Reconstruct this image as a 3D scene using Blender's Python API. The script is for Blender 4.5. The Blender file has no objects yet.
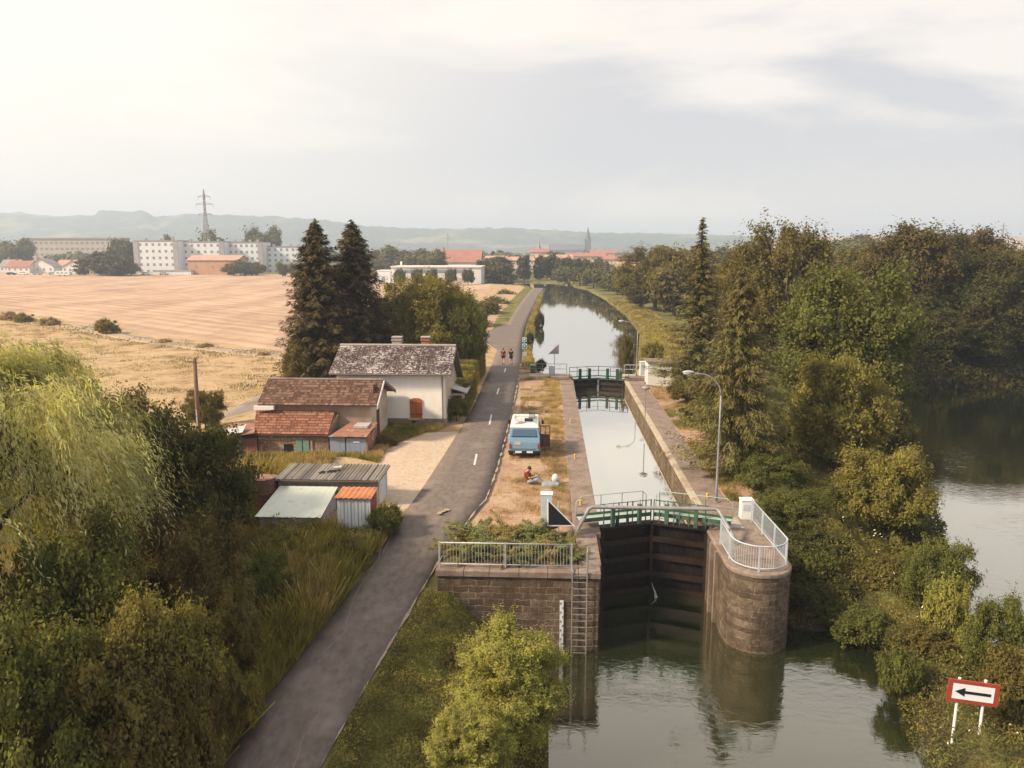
import bpy, math, random
import numpy as np
from math import radians as R
S = bpy.context.scene
COL = S.collection
# ------------------------------------------------------------------ camera
F = 780.0; H = 12.5
PITCH = math.atan(134/780); YAW = math.atan(38*math.cos(PITCH)/780)
cam = bpy.data.cameras.new('camera'); camo = bpy.data.objects.new('camera', cam); COL.objects.link(camo)
cam.sensor_fit = 'HORIZONTAL'; cam.sensor_width = 36; cam.lens = 36*F/1024
cam.clip_start = .2; cam.clip_end = 20000
camo.location = (0, 0, H); camo.rotation_euler = (R(90)-PITCH, 0, YAW)
S.camera = camo
S.view_settings.view_transform = 'Standard'; S.view_settings.look = 'None'
S.view_settings.gamma = 1; S.view_settings.exposure = 0.64; S.view_settings.use_curve_mapping = False
S.cycles.max_bounces = 6; S.cycles.diffuse_bounces = 3; S.cycles.glossy_bounces = 3
S.cycles.transmission_bounces = 3; S.cycles.volume_bounces = 1; S.cycles.transparent_max_bounces = 6
S.cycles.use_denoising = True; S.cycles.caustics_reflective = False; S.cycles.caustics_refractive = False
# ------------------------------------------------------------------ sky
SUN_EL, SUN_AZ = R(35), R(-112)       # azimuth measured from +Y towards +X
W = bpy.data.worlds.new('World'); S.world = W; W.use_nodes = True
nt = W.node_tree; nt.nodes.clear()
def N(t, tree=None, **k):
    n = (tree or nt).nodes.new(t)
    for a, b in k.items(): setattr(n, a, b)
    return n
L = lambda a, b, tree=None: (tree or nt).links.new(a, b)
out = N('ShaderNodeOutputWorld'); bg = N('ShaderNodeBackground'); L(bg.outputs[0], out.inputs[0])
bg.inputs['Strength'].default_value = 0.1
sky = N('ShaderNodeTexSky', sky_type='NISHITA'); sky.sun_disc = False
sky.sun_elevation = SUN_EL; sky.sun_rotation = SUN_AZ
tc = N('ShaderNodeTexCoord')
mp = N('ShaderNodeMapping'); mp.inputs['Scale'].default_value = (1.0, 1.0, 4.2); mp.inputs['Rotation'].default_value = (0, R(8), R(60)); mp.inputs['Location'].default_value = (6, 1, 4)
L(tc.outputs['Generated'], mp.inputs[0])
n1 = N('ShaderNodeTexNoise'); n1.inputs['Scale'].default_value = 1.9; n1.inputs['Detail'].default_value = 7; n1.inputs['Roughness'].default_value = .52; n1.inputs['Distortion'].default_value = .35
L(mp.outputs[0], n1.inputs['Vector'])
cr = N('ShaderNodeValToRGB'); L(n1.outputs[0], cr.inputs[0])
cr.color_ramp.elements[0].position = .44; cr.color_ramp.elements[0].color = (4.75, 4.55, 4.62, 1)
cr.color_ramp.elements[1].position = .585; cr.color_ramp.elements[1].color = (7.3, 6.6, 5.9, 1)
# sun side glow behind thin cloud
dot = N('ShaderNodeVectorMath', operation='DOT_PRODUCT')
sd = (math.cos(SUN_EL)*math.sin(R(-52)), math.cos(SUN_EL)*math.cos(R(-52)), math.sin(SUN_EL))
L(tc.outputs['Generated'], dot.inputs[0]); dot.inputs[1].default_value = sd
mr = N('ShaderNodeMapRange'); mr.interpolation_type = 'SMOOTHSTEP'
mr.inputs['From Min'].default_value = .50; mr.inputs['From Max'].default_value = 1.0
L(dot.outputs['Value'], mr.inputs['Value'])
mx1 = N('ShaderNodeMix', data_type='RGBA'); mx1.inputs['B'].default_value = (8.6, 7.8, 6.6, 1)
L(mr.outputs[0], mx1.inputs['Factor']); L(cr.outputs[0], mx1.inputs['A'])
mx2 = N('ShaderNodeMix', data_type='RGBA'); mx2.inputs['Factor'].default_value = .9
L(sky.outputs[0], mx2.inputs['A']); L(mx1.outputs['Result'], mx2.inputs['B'])
# pale warm band low over the horizon
sx = N('ShaderNodeSeparateXYZ'); L(tc.outputs['Generated'], sx.inputs[0])
mh_ = N('ShaderNodeMapRange'); mh_.interpolation_type = 'SMOOTHSTEP'; mh_.inputs['From Min'].default_value = .12; mh_.inputs['From Max'].default_value = -.02; mh_.inputs['To Max'].default_value = .6
L(sx.outputs[2], mh_.inputs['Value'])
mx3 = N('ShaderNodeMix', data_type='RGBA'); mx3.inputs['B'].default_value = (9.2, 7.6, 6.3, 1); L(mh_.outputs[0], mx3.inputs['Factor']); L(mx2.outputs['Result'], mx3.inputs['A'])
L(mx3.outputs['Result'], bg.inputs['Color'])
# ------------------------------------------------------------------ sun
sl = bpy.data.lights.new('sun', 'SUN'); so = bpy.data.objects.new('sun', sl); COL.objects.link(so)
sl.energy = 4.6; sl.angle = R(7); sl.color = (1, .80, .56)
sv = (math.cos(SUN_EL)*math.sin(SUN_AZ), math.cos(SUN_EL)*math.cos(SUN_AZ), math.sin(SUN_EL))
from mathutils import Vector
so.rotation_euler = Vector(sv).to_track_quat('Z', 'Y').to_euler()
so.location = (-60, 20, 60)

# ------------------------------------------------------------------ helpers
cp_, sp_, cy_, sy_ = math.cos(PITCH), math.sin(PITCH), math.cos(YAW), math.sin(YAW)
def ray(px, py):
    u = (px-512)/F; v = (384-py)/F
    x, y, z = u, cp_+v*sp_, -sp_+v*cp_
    return x*cy_-y*sy_, x*sy_+y*cy_, z
def at(px, py, z=0.0):
    r = ray(px, py); t = (z-H)/r[2]; return r[0]*t, r[1]*t
def atY(px, py, Y):
    r = ray(px, py); t = Y/r[1]; return r[0]*t, H+r[2]*t
rng = np.random.default_rng(7); random.seed(7)

class MB:
    def __init__(s): s.v = []; s.f = []
    def add(s, vs, fs):
        o = len(s.v); s.v += [tuple(map(float, p)) for p in vs]; s.f += [tuple(o+i for i in f) for f in fs]; return s
    def box(s, x0, x1, y0, y1, z0, z1, rz=0, c=None):
        vs = [(x, y, z) for z in (z0, z1) for x, y in ((x0, y0), (x1, y0), (x1, y1), (x0, y1))]
        if rz:
            cx, cy = c or ((x0+x1)/2, (y0+y1)/2); a, b = math.cos(rz), math.sin(rz)
            vs = [(cx+(x-cx)*a-(y-cy)*b, cy+(x-cx)*b+(y-cy)*a, z) for x, y, z in vs]
        return s.add(vs, [(3, 2, 1, 0), (4, 5, 6, 7), (0, 1, 5, 4), (1, 2, 6, 5), (2, 3, 7, 6), (3, 0, 4, 7)])
    def hexa(s, bot, top):
        return s.add(list(bot)+list(top), [(3, 2, 1, 0), (4, 5, 6, 7), (0, 1, 5, 4), (1, 2, 6, 5), (2, 3, 7, 6), (3, 0, 4, 7)])
    def prism(s, pts, z0, z1):
        n = len(pts)
        vs = [(x, y, z0) for x, y in pts]+[(x, y, z1) for x, y in pts]
        return s.add(vs, [tuple(range(n))[::-1], tuple(range(n, 2*n))]+[(i, (i+1) % n, n+(i+1) % n, n+i) for i in range(n)])
    def prismx(s, pts, x0, x1):        # outline in (y,z), extruded along x
        n = len(pts)
        vs = [(x0, y, z) for y, z in pts]+[(x1, y, z) for y, z in pts]
        return s.add(vs, [tuple(range(n)), tuple(range(n, 2*n))[::-1]]+[((i+1) % n, i, n+i, n+(i+1) % n) for i in range(n)])
    def prismy(s, pts, y0, y1):
        n = len(pts)
        vs = [(x, y0, z) for x, z in pts]+[(x, y1, z) for x, z in pts]
        return s.add(vs, [tuple(range(n))[::-1], tuple(range(n, 2*n))]+[(i, (i+1) % n, n+(i+1) % n, n+i) for i in range(n)])
    def tube(s, path, r, k=8, cap=True):
        P = [Vector(p) for p in path]; n = len(P)
        rs = r if isinstance(r, (list, tuple)) else [r]*n
        o = len(s.v); up = None
        for i, p in enumerate(P):
            d = (P[min(i+1, n-1)]-P[max(i-1, 0)]).normalized()
            if up is None:
                up = Vector((0, 0, 1)) if abs(d.z) < .9 else Vector((1, 0, 0))
            a = d.cross(up).normalized(); b = a.cross(d).normalized(); up = b
            for j in range(k):
                t = 2*math.pi*j/k; q = p+rs[i]*(math.cos(t)*a+math.sin(t)*b); s.v.append(tuple(q))
        for i in range(n-1):
            for j in range(k):
                s.f.append((o+i*k+j, o+(i+1)*k+j, o+(i+1)*k+(j+1) % k, o+i*k+(j+1) % k))
        if cap:
            s.f.append(tuple(o+j for j in range(k))); s.f.append(tuple(o+(n-1)*k+j for j in range(k))[::-1])
        return s
    def ball(s, c, r, k=10, m=6, sc=(1, 1, 1)):
        vs = [(c[0], c[1], c[2]-r*sc[2])]; fs = []
        for i in range(1, m):
            a = -math.pi/2+math.pi*i/m
            for j in range(k):
                t = 2*math.pi*j/k
                vs.append((c[0]+r*sc[0]*math.cos(a)*math.cos(t), c[1]+r*sc[1]*math.cos(a)*math.sin(t), c[2]+r*sc[2]*math.sin(a)))
        vs.append((c[0], c[1], c[2]+r*sc[2]))
        for j in range(k):
            fs.append((0, 1+(j+1) % k, 1+j)); e = 1+(m-2)*k
            fs.append((len(vs)-1, e+j, e+(j+1) % k))
            for i in range(m-2): fs.append((1+i*k+j, 1+i*k+(j+1) % k, 1+(i+1)*k+(j+1) % k, 1+(i+1)*k+j))
        return s.add(vs, fs)
    def build(s, name, mat, parent=None, smooth=False, bevel=0, world=True):
        me = bpy.data.meshes.new(name)
        if parent is not None and world:
            o = parent; ox = oy = oz = 0
            while o: ox += o.location.x; oy += o.location.y; oz += o.location.z; o = o.parent
            vs = [(x-ox, y-oy, z-oz) for x, y, z in s.v]
        else: vs = s.v
        me.from_pydata(vs, [], s.f); me.validate(); me.materials.append(mat)
        if smooth: me.polygons.foreach_set('use_smooth', [True]*len(me.polygons))
        o = bpy.data.objects.new(name, me); COL.objects.link(o); o.parent = parent
        if bevel:
            b = o.modifiers.new('bevel', 'BEVEL'); b.width = bevel; b.segments = 2; b.limit_method = 'ANGLE'
        return o
def tag(o, label=None, cat=None, group=None, kind=None):
    for k, v in (('label', label), ('category', cat), ('group', group), ('kind', kind)):
        if v: o[k] = v
    return o
def thing(name, label, cat, loc=(0, 0, 0), rz=0, group=None):
    o = bpy.data.objects.new(name, None); COL.objects.link(o); o.location = loc; o.rotation_euler = (0, 0, rz)
    o.empty_display_size = .3
    return tag(o, label, cat, group)
def copy_tree(o, parent=None):
    c = o.copy(); COL.objects.link(c); c.parent = parent
    for ch in [x for x in bpy.data.objects if x.parent == o]: copy_tree(ch, c)
    return c
def npmesh(name, V, Fq, mats, smooth=False, uv=None, attr=None, midx=None):
    """V (n,3), Fq (m,4) quads"""
    me = bpy.data.meshes.new(name); V = np.ascontiguousarray(V, dtype=np.float32); Fq = np.ascontiguousarray(Fq, dtype=np.int32)
    me.vertices.add(len(V)); me.vertices.foreach_set('co', V.ravel())
    k = Fq.shape[1]
    me.loops.add(Fq.size); me.loops.foreach_set('vertex_index', Fq.ravel())
    me.polygons.add(len(Fq)); me.polygons.foreach_set('loop_start', np.arange(0, Fq.size, k, dtype=np.int32))
    me.polygons.foreach_set('loop_total', np.full(len(Fq), k, dtype=np.int32))
    if smooth: me.polygons.foreach_set('use_smooth', np.ones(len(Fq), dtype=bool))
    for m in (mats if isinstance(mats, (list, tuple)) else [mats]): me.materials.append(m)
    if midx is not None: me.polygons.foreach_set('material_index', np.asarray(midx, dtype=np.int32))
    if attr is not None:
        a = me.color_attributes.new('zone', 'FLOAT_COLOR', 'POINT'); a.data.foreach_set('color', np.ascontiguousarray(attr, dtype=np.float32).ravel())
    if uv is not None:
        u = me.uv_layers.new(name='uv'); u.data.foreach_set('uv', np.ascontiguousarray(uv[Fq.ravel()], dtype=np.float32).ravel())
    me.update(calc_edges=True); me.validate()
    return me
def link(name, me, parent=None, loc=None, rz=0, sc=None):
    o = bpy.data.objects.new(name, me); COL.objects.link(o); o.parent = parent
    if loc is not None: o.location = loc
    o.rotation_euler = (0, 0, rz)
    if sc is not None: o.scale = sc if isinstance(sc, (tuple, list)) else (sc,)*3
    return o

# ------------------------------------------------------------------ materials
def newmat(name):
    m = bpy.data.materials.new(name); m.use_nodes = True; t = m.node_tree; t.nodes.clear()
    o = t.nodes.new('ShaderNodeOutputMaterial'); b = t.nodes.new('ShaderNodeBsdfPrincipled'); t.links.new(b.outputs[0], o.inputs[0])
    return m, t, b, o
def noise(t, scale, detail=5, rough=.6, vec=None, stretch=None, coord='Object', dist=0):
    c = t.nodes.new('ShaderNodeTexCoord')
    n = t.nodes.new('ShaderNodeTexNoise'); n.inputs['Scale'].default_value = scale; n.inputs['Detail'].default_value = detail
    n.inputs['Roughness'].default_value = rough; n.inputs['Distortion'].default_value = dist
    src = vec or c.outputs[coord]
    if stretch:
        mp = t.nodes.new('ShaderNodeMapping'); mp.inputs['Scale'].default_value = stretch; t.links.new(src, mp.inputs[0]); src = mp.outputs[0]
    t.links.new(src, n.inputs['Vector']); return n.outputs[0]
def ramp(t, fac, stops):
    r = t.nodes.new('ShaderNodeValToRGB'); t.links.new(fac, r.inputs[0]); e = r.color_ramp.elements
    while len(e) < len(stops): e.new(.5)
    for i, (p, c) in enumerate(stops): e[i].position = p; e[i].color = (*c, 1) if len(c) == 3 else c
    return r.outputs[0]
def mixc(t, fac, a, b, mode='MIX'):
    m = t.nodes.new('ShaderNodeMix'); m.data_type = 'RGBA'; m.blend_type = mode
    for i, x in (('Factor', fac), ('A', a), ('B', b)):
        if isinstance(x, (int, float)): m.inputs[i].default_value = x
        elif isinstance(x, (tuple, list)): m.inputs[i].default_value = (*x, 1) if len(x) == 3 else x
        else: t.links.new(x, m.inputs[i])
    return m.outputs['Result']
def math_(t, op, a, b=None):
    m = t.nodes.new('ShaderNodeMath'); m.operation = op
    for i, x in enumerate((a, b)):
        if x is None: continue
        if isinstance(x, (int, float)): m.inputs[i].default_value = x
        else: t.links.new(x, m.inputs[i])
    return m.outputs[0]
def bump(t, b, h, strength=.4, dist=.05):
    n = t.nodes.new('ShaderNodeBump'); n.inputs['Strength'].default_value = strength; n.inputs['Distance'].default_value = dist
    t.links.new(h, n.inputs['Height']); t.links.new(n.outputs[0], b.inputs['Normal'])
def pm(name, c1, c2, scale=3, rough=.8, bmp=.3, dist=.02, stretch=None, c3=None, s3=.4, metal=0, f3=(.5, .7)):
    m, t, b, o = newmat(name)
    n = noise(t, scale, 6, .65, stretch=stretch)
    c = ramp(t, n, [(.32, c1), (.68, c2)])
    if c3:
        n3 = noise(t, s3, 5, .6); f = ramp(t, n3, [(f3[0], (0, 0, 0)), (f3[1], (1, 1, 1))]); c = mixc(t, f, c, c3)
    t.links.new(c, b.inputs['Base Color']); b.inputs['Roughness'].default_value = rough; b.inputs['Metallic'].default_value = metal
    b.inputs['Specular IOR Level'].default_value = .3
    if bmp: bump(t, b, n, bmp, dist)
    return m
def leafmat(name, c1, c2, c3=None, trans=.33, big=.35):
    warm = lambda c: (min(c[0]*1.30, .8), min(c[1]*1.15, .8), c[2]*1.0) if c else None
    c1, c2, c3 = warm(c1), warm(c2), warm(c3)
    m, t, b, o = newmat(name)
    n = noise(t, 3.5, 4, .8); nb = noise(t, big, 3, .5)
    c = ramp(t, n, [(.3, c1), (.7, c2)])
    if c3: c = mixc(t, ramp(t, nb, [(.42, (0, 0, 0)), (.62, (1, 1, 1))]), c, c3)
    c = mixc(t, .8, c, ramp(t, noise(t, 1.3 if big > .2 else .25, 2, .5), [(.34, (.62, .60, .60)), (.66, (1.35, 1.35, 1.25))]), 'MULTIPLY')
    b.inputs['Roughness'].default_value = .7; b.inputs['Specular IOR Level'].default_value = .15
    t.links.new(c, b.inputs['Base Color'])
    tr = t.nodes.new('ShaderNodeBsdfTranslucent'); t.links.new(mixc(t, 1, c, (1.3, 1.25, .6), 'MULTIPLY'), tr.inputs[0])
    ms = t.nodes.new('ShaderNodeMixShader'); ms.inputs[0].default_value = trans
    t.links.new(b.outputs[0], ms.inputs[1]); t.links.new(tr.outputs[0], ms.inputs[2]); t.links.new(ms.outputs[0], o.inputs[0])
    return m
def masonry(name, c1, c2, mortar, sx, sz, stain=None, bmp=.6, msize=.02):
    m, t, b, o = newmat(name)
    c = t.nodes.new('ShaderNodeTexCoord'); sp = t.nodes.new('ShaderNodeSeparateXYZ'); t.links.new(c.outputs['Object'], sp.inputs[0])
    u = math_(t, 'ADD', sp.outputs[0], sp.outputs[1])
    cb = t.nodes.new('ShaderNodeCombineXYZ'); t.links.new(u, cb.inputs[0]); t.links.new(sp.outputs[2], cb.inputs[1])
    nz = t.nodes.new('ShaderNodeTexNoise'); nz.inputs['Scale'].default_value = 2.5; t.links.new(c.outputs['Object'], nz.inputs['Vector'])
    vm = t.nodes.new('ShaderNodeVectorMath'); vm.operation = 'MULTIPLY_ADD'; t.links.new(nz.outputs['Color'], vm.inputs[0]); vm.inputs[1].default_value = (.16, .16, .16); t.links.new(cb.outputs[0], vm.inputs[2])
    br = t.nodes.new('ShaderNodeTexBrick'); t.links.new(vm.outputs[0], br.inputs['Vector'])
    br.inputs['Color1'].default_value = (*c1, 1); br.inputs['Color2'].default_value = (*c2, 1); br.inputs['Mortar'].default_value = (*mortar, 1)
    br.inputs['Scale'].default_value = 1; br.inputs['Brick Width'].default_value = sx; br.inputs['Row Height'].default_value = sz
    br.inputs['Mortar Size'].default_value = msize; br.inputs['Mortar Smooth'].default_value = .4
    n = noise(t, 6, 6, .7); col = mixc(t, .75, br.outputs[0], ramp(t, n, [(.3, (.30, .30, .30)), (.7, (1.65, 1.6, 1.5))]), 'MULTIPLY')
    if stain:
        n2 = noise(t, .9, 7, .7, stretch=(1, 1, .6)); col = mixc(t, ramp(t, n2, [(.43, (0, 0, 0)), (.62, (.85, .85, .85))]), col, stain)
    n3 = noise(t, 7, 4, .7); col = mixc(t, ramp(t, n3, [(.62, (0, 0, 0)), (.70, (.6, .6, .6))]), col, (.42, .40, .36))
    t.links.new(col, b.inputs['Base Color']); b.inputs['Roughness'].default_value = .9; b.inputs['Specular IOR Level'].default_value = .2
    hh = math_(t, 'ADD', math_(t, 'MULTIPLY', br.outputs['Fac'], -1.0), math_(t, 'MULTIPLY', n, 1.2)); bump(t, b, hh, bmp, .04)
    return m
def tilemat(name, c1, c2, c3, lichen=None, lf=(.5, .6), ls=3.0):
    m, t, b, o = newmat(name)
    uvn = t.nodes.new('ShaderNodeUVMap'); uvn.uv_map = 'uv'
    fl = t.nodes.new('ShaderNodeVectorMath'); fl.operation = 'FLOOR'; t.links.new(uvn.outputs[0], fl.inputs[0])
    wn = t.nodes.new('ShaderNodeTexWhiteNoise'); wn.noise_dimensions = '2D'; t.links.new(fl.outputs[0], wn.inputs['Vector'])
    n = noise(t, 1.2, 5, .7)
    f = math_(t, 'ADD', math_(t, 'MULTIPLY', wn.outputs[0], .55), math_(t, 'MULTIPLY', n, .55))
    c = ramp(t, f, [(.28, c1), (.52, c2), (.8, c3)])
    if lichen:
        nl = noise(t, ls, 4, .75); nb = noise(t, .5, 3, .5); s = math_(t, 'ADD', math_(t, 'MULTIPLY', nl, .7), math_(t, 'MULTIPLY', nb, .3))
        c = mixc(t, ramp(t, s, [(lf[0], (0, 0, 0)), (lf[1], (1, 1, 1))]), c, lichen)
    # row coordinate, unused here; the roof's lip faces carry the painted overlap shade
    fr = t.nodes.new('ShaderNodeSeparateXYZ'); t.links.new(uvn.outputs[0], fr.inputs[0])
    t.links.new(c, b.inputs['Base Color']); b.inputs['Roughness'].default_value = .85; b.inputs['Specular IOR Level'].default_value = .25
    bump(t, b, noise(t, 14, 4, .7), .4, .02)
    return m
M = {}
M['stone'] = masonry('quay_stone', (.21, .16, .12), (.10, .075, .056), (.30, .24, .185), .62, .27, (.085, .058, .038), .9, .026)
M['pier_stone'] = masonry('pier_stone', (.185, .145, .11), (.09, .068, .05), (.22, .175, .135), .55, .24, (.065, .046, .032), 1.0, .022)
M['coping'] = pm('coping_stone', (.19, .145, .12), (.31, .25, .21), 5, .9, .5, .02, c3=(.16, .115, .09), s3=.9, f3=(.45, .7))
M['coping_light'] = pm('worn_edge_stone', (.36, .30, .23), (.52, .44, .35), 3, .85, .4, .02, c3=(.22, .175, .14), s3=.8)
M['concrete'] = pm('concrete', (.30, .26, .23), (.42, .38, .34), 4, .9, .3)
M['asphalt'] = pm('asphalt', (.12, .095, .084), (.195, .160, .140), 2.6, .85, .6, .01, stretch=(1.3, .7, 1), c3=(.23, .19, .165), s3=.5, f3=(.55, .75))
M['asphalt_pale'] = pm('pale_worn_asphalt', (.20, .165, .15), (.28, .235, .21), 6, .9, .4, .01, c3=(.17, .14, .13), s3=.3)
M['track'] = pm('gravel_track', (.34, .26, .185), (.43, .345, .26), 4, .95, .4, .02, c3=(.30, .23, .14), s3=.5)
M['white_line'] = pm('road_paint', (.52, .49, .45), (.74, .72, .68), 8, .7, .1)
M['kerbstone'] = pm('verge_dry_edge', (.28, .215, .155), (.42, .335, .25), 7, .9, .5)
M['white_wall'] = pm('white_render', (.83, .80, .75), (.89, .87, .82), 2.5, .9, .2, .01, c3=(.66, .61, .53), s3=.5, f3=(.6, .8), stretch=(1, 1, .25))
M['gable_render'] = pm('aged_render', (.50, .42, .32), (.62, .54, .43), 2.5, .9, .3, .01, c3=(.40, .32, .24), s3=.7)
M['brown_render'] = pm('brown_render', (.36, .27, .20), (.47, .37, .28), 2, .9, .4, .02, stretch=(1, 1, .3), c3=(.24, .17, .12), s3=.6)
M['rubble'] = masonry('rubble_wall', (.40, .28, .18), (.25, .17, .11), (.42, .34, .26), .45, .2, (.20, .13, .09), .6, .03)
M['plinth'] = pm('house_plinth', (.20, .15, .12), (.28, .22, .18), 3, .9, .4)
M['brown_tile'] = tilemat('brown_tiles', (.085, .05, .04), (.155, .088, .062), (.27, .175, .13), (.36, .30, .24), (.60, .70), 5)
M['red_tile'] = tilemat('red_tiles', (.17, .065, .042), (.26, .105, .065), (.36, .18, .115), (.40, .32, .25), (.60, .70), 6)
M['slate_tile'] = tilemat('lichened_tiles', (.045, .04, .045), (.075, .063, .066), (.13, .105, .105), (.50, .47, .46), (.51, .555), 5.0)
M['corrugated_old'] = tilemat('corrugated_cement', (.13, .11, .10), (.22, .19, .17), (.32, .29, .26), (.42, .40, .37), (.6, .7), 3)
M['corrugated_dark'] = pm('corrugated_side', (.20, .18, .17), (.30, .28, .26), 3, .8, .2)
M['mint_sheet'] = pm('mint_sheet_roof', (.60, .65, .58), (.70, .74, .66), 1.6, .5, .1, .01, c3=(.42, .44, .38), s3=1.6, f3=(.6, .78))
M['pale_board'] = pm('pale_boards', (.40, .40, .41), (.56, .57, .58), 3, .8, .2, .01, stretch=(4, 4, .3), c3=(.27, .22, .19), s3=1.1)
M['blue_white'] = pm('bluish_white_paint', (.50, .55, .60), (.66, .70, .74), 3, .6, .15, .01, stretch=(3, 3, .3), c3=(.36, .30, .27), s3=1.4, f3=(.6, .75))
M['rust_orange'] = pm('rusty_orange_sheet', (.42, .15, .07), (.56, .23, .11), 4, .75, .2, c3=(.25, .11, .07), s3=1.8)
M['rust_red'] = pm('rusty_red_sheet', (.22, .065, .05), (.32, .10, .07), 4, .75, .2)
M['rust_brown'] = pm('rusty_brown_sheet', (.20, .10, .07), (.36, .18, .12), 3, .8, .3, c3=(.42, .36, .33), s3=1.3, f3=(.55, .65))
M['rust_and_lip_shade'] = pm('dark_rust_and_lip_shade', (.09, .045, .035), (.16, .08, .06), 5, .8, .3)
M['grey_sheet'] = pm('grey_metal_sheet', (.36, .35, .36), (.52, .51, .52), 3, .5, .1, c3=(.30, .17, .12), s3=1.6, f3=(.55, .7))
M['teal_paint'] = pm('teal_door_paint', (.13, .24, .20), (.22, .34, .28), 5, .7, .1, stretch=(5, 5, .4))
M['blue_paint'] = pm('faded_blue_paint', (.20, .25, .32), (.30, .36, .44), 4, .7, .1, stretch=(4, 4, .4))
M['maroon_paint'] = pm('maroon_paint', (.20, .08, .07), (.28, .13, .11), 4, .7, .1, stretch=(4, 4, .4))
M['shutter'] = pm('orange_brown_shutter', (.36, .10, .035), (.46, .15, .05), 8, .6, .1, stretch=(4, 4, .5))
M['dark'] = pm('dark_interior', (.012, .01, .009), (.02, .017, .015), 3, .9, 0)
M['brick'] = masonry('chimney_brick', (.36, .13, .09), (.26, .09, .06), (.35, .28, .22), .22, .08, None, .3, .01)
M['white_paint'] = pm('white_paint', (.70, .70, .69), (.80, .80, .79), 3, .5, .05)
M['grey_wood'] = pm('grey_wood', (.16, .12, .10), (.26, .20, .17), 6, .85, .3, stretch=(5, 5, .3))
M['pole_wood'] = pm('creosoted_wood', (.12, .075, .055), (.22, .14, .10), 6, .85, .4, stretch=(6, 6, .3))
M['galv'] = pm('galvanised_steel', (.38, .40, .42), (.50, .52, .54), 6, .5, .05, metal=.2)
M['galv_dark'] = pm('dark_galvanised_steel', (.22, .22, .23), (.33, .33, .34), 6, .5, .05, metal=.2)
M['blue_rail'] = pm('pale_blue_paint', (.42, .48, .54), (.54, .59, .65), 5, .5, .05)
M['green_paint'] = pm('green_gate_paint', (.045, .095, .065), (.08, .145, .105), 6, .5, .1)
M['green_dark'] = pm('dark_green_paint', (.012, .045, .03), (.02, .07, .045), 6, .5, .1)
M['pale_green'] = pm('pale_green_deck', (.30, .38, .32), (.42, .50, .44), 5, .6, .1)
M['wet_wood'] = pm('wet_black_wood', (.004, .003, .0025), (.010, .007, .005), 3, .6, .4, .03, stretch=(1, 1, 3), c3=(.018, .012, .009), s3=.9, f3=(.58, .75))
M['beam_wood'] = pm('wet_brown_beam', (.010, .007, .005), (.032, .02, .013), 4, .6, .3)
M['black'] = pm('black_enamel', (.012, .014, .02), (.02, .022, .03), 4, .35, 0)
M['grey_sign'] = pm('grey_sign_back', (.16, .15, .155), (.23, .215, .22), 5, .6, .1)
M['sign_red'] = pm('sign_red', (.28, .045, .03), (.36, .06, .04), 6, .5, .05)
M['sign_white'] = pm('sign_white', (.70, .75, .80), (.78, .82, .86), 5, .5, .02)
M['sign_blue'] = pm('sign_blue', (.03, .22, .48), (.04, .27, .55), 5, .4, .02)
M['van_blue'] = pm('van_blue', (.17, .32, .47), (.22, .37, .52), 2, .35, .02)
M['van_white'] = pm('van_white', (.68, .67, .64), (.76, .75, .72), 3, .4, .03)
M['rubber'] = pm('rubber', (.015, .015, .016), (.03, .03, .03), 8, .8, .1)
M['chrome'] = pm('bumper_metal', (.35, .35, .36), (.45, .45, .46), 4, .3, .02, metal=.6)
M['yellow'] = pm('yellow_bollard_paint', (.50, .34, .08), (.60, .42, .12), 6, .5, .1)
M['lamp_glass'] = pm('lamp_glass', (.5, .5, .46), (.6, .6, .56), 3, .2, 0)
M['tail_red'] = pm('tail_lamp', (.35, .02, .015), (.4, .03, .02), 3, .25, 0)
M['mesh_dark'] = pm('door_mesh', (.05, .04, .035), (.08, .06, .05), 30, .7, .1)
M['skin'] = pm('skin', (.50, .30, .21), (.56, .35, .25), 8, .55, .05)
M['hair_brown'] = pm('brown_hair', (.05, .028, .016), (.08, .045, .028), 20, .7, .2)
M['cloth_red'] = pm('brick_red_cloth', (.14, .03, .022), (.20, .045, .03), 9, .9, .2)
M['cloth_grey'] = pm('grey_cloth', (.22, .24, .26), (.32, .34, .36), 9, .9, .2)
M['cloth_black'] = pm('black_cloth', (.018, .018, .02), (.035, .033, .035), 9, .9, .2)
M['cloth_navy'] = pm('dark_red_cloth', (.14, .035, .035), (.19, .05, .045), 9, .9, .2)
M['cloth_white'] = pm('white_cloth', (.66, .64, .62), (.76, .75, .72), 9, .9, .2)
M['bark'] = pm('bark', (.075, .055, .042), (.15, .115, .09), 5, .95, .7, .04, stretch=(3, 3, .5))
M['far_white'] = pm('far_white_wall', (.66, .66, .64), (.74, .74, .72), .3, .9, 0)
M['apartment'] = pm('apartment_wall', (.60, .66, .72), (.68, .73, .78), .15, .9, 0)
M['apartment_dark'] = pm('apartment_bay', (.30, .29, .32), (.38, .37, .40), .3, .9, 0)
M['far_glass'] = pm('far_window', (.20, .22, .26), (.27, .29, .33), .5, .3, 0)
M['cream_wall'] = pm('cream_wall', (.60, .47, .33), (.68, .55, .40), .2, .9, 0)
M['far_red'] = pm('far_red_roof', (.30, .135, .11), (.38, .19, .15), .3, .9, 0)
M['far_orange'] = pm('far_orange_roof', (.42, .26, .19), (.48, .32, .24), .3, .9, 0)
M['far_grey'] = pm('far_grey_roof', (.24, .22, .22), (.32, .29, .29), .3, .9, 0)
M['barn_wall'] = pm('barn_wall', (.42, .25, .16), (.50, .32, .22), .3, .9, 0)
M['school_wall'] = pm('school_wall', (.45, .39, .34), (.52, .45, .40), .2, .9, 0)
M['spire'] = pm('spire_slate', (.14, .15, .18), (.2, .2, .23), .3, .9, 0)
M['pylon'] = pm('pylon_steel', (.25, .24, .24), (.32, .31, .31), .5, .6, 0)
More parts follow.
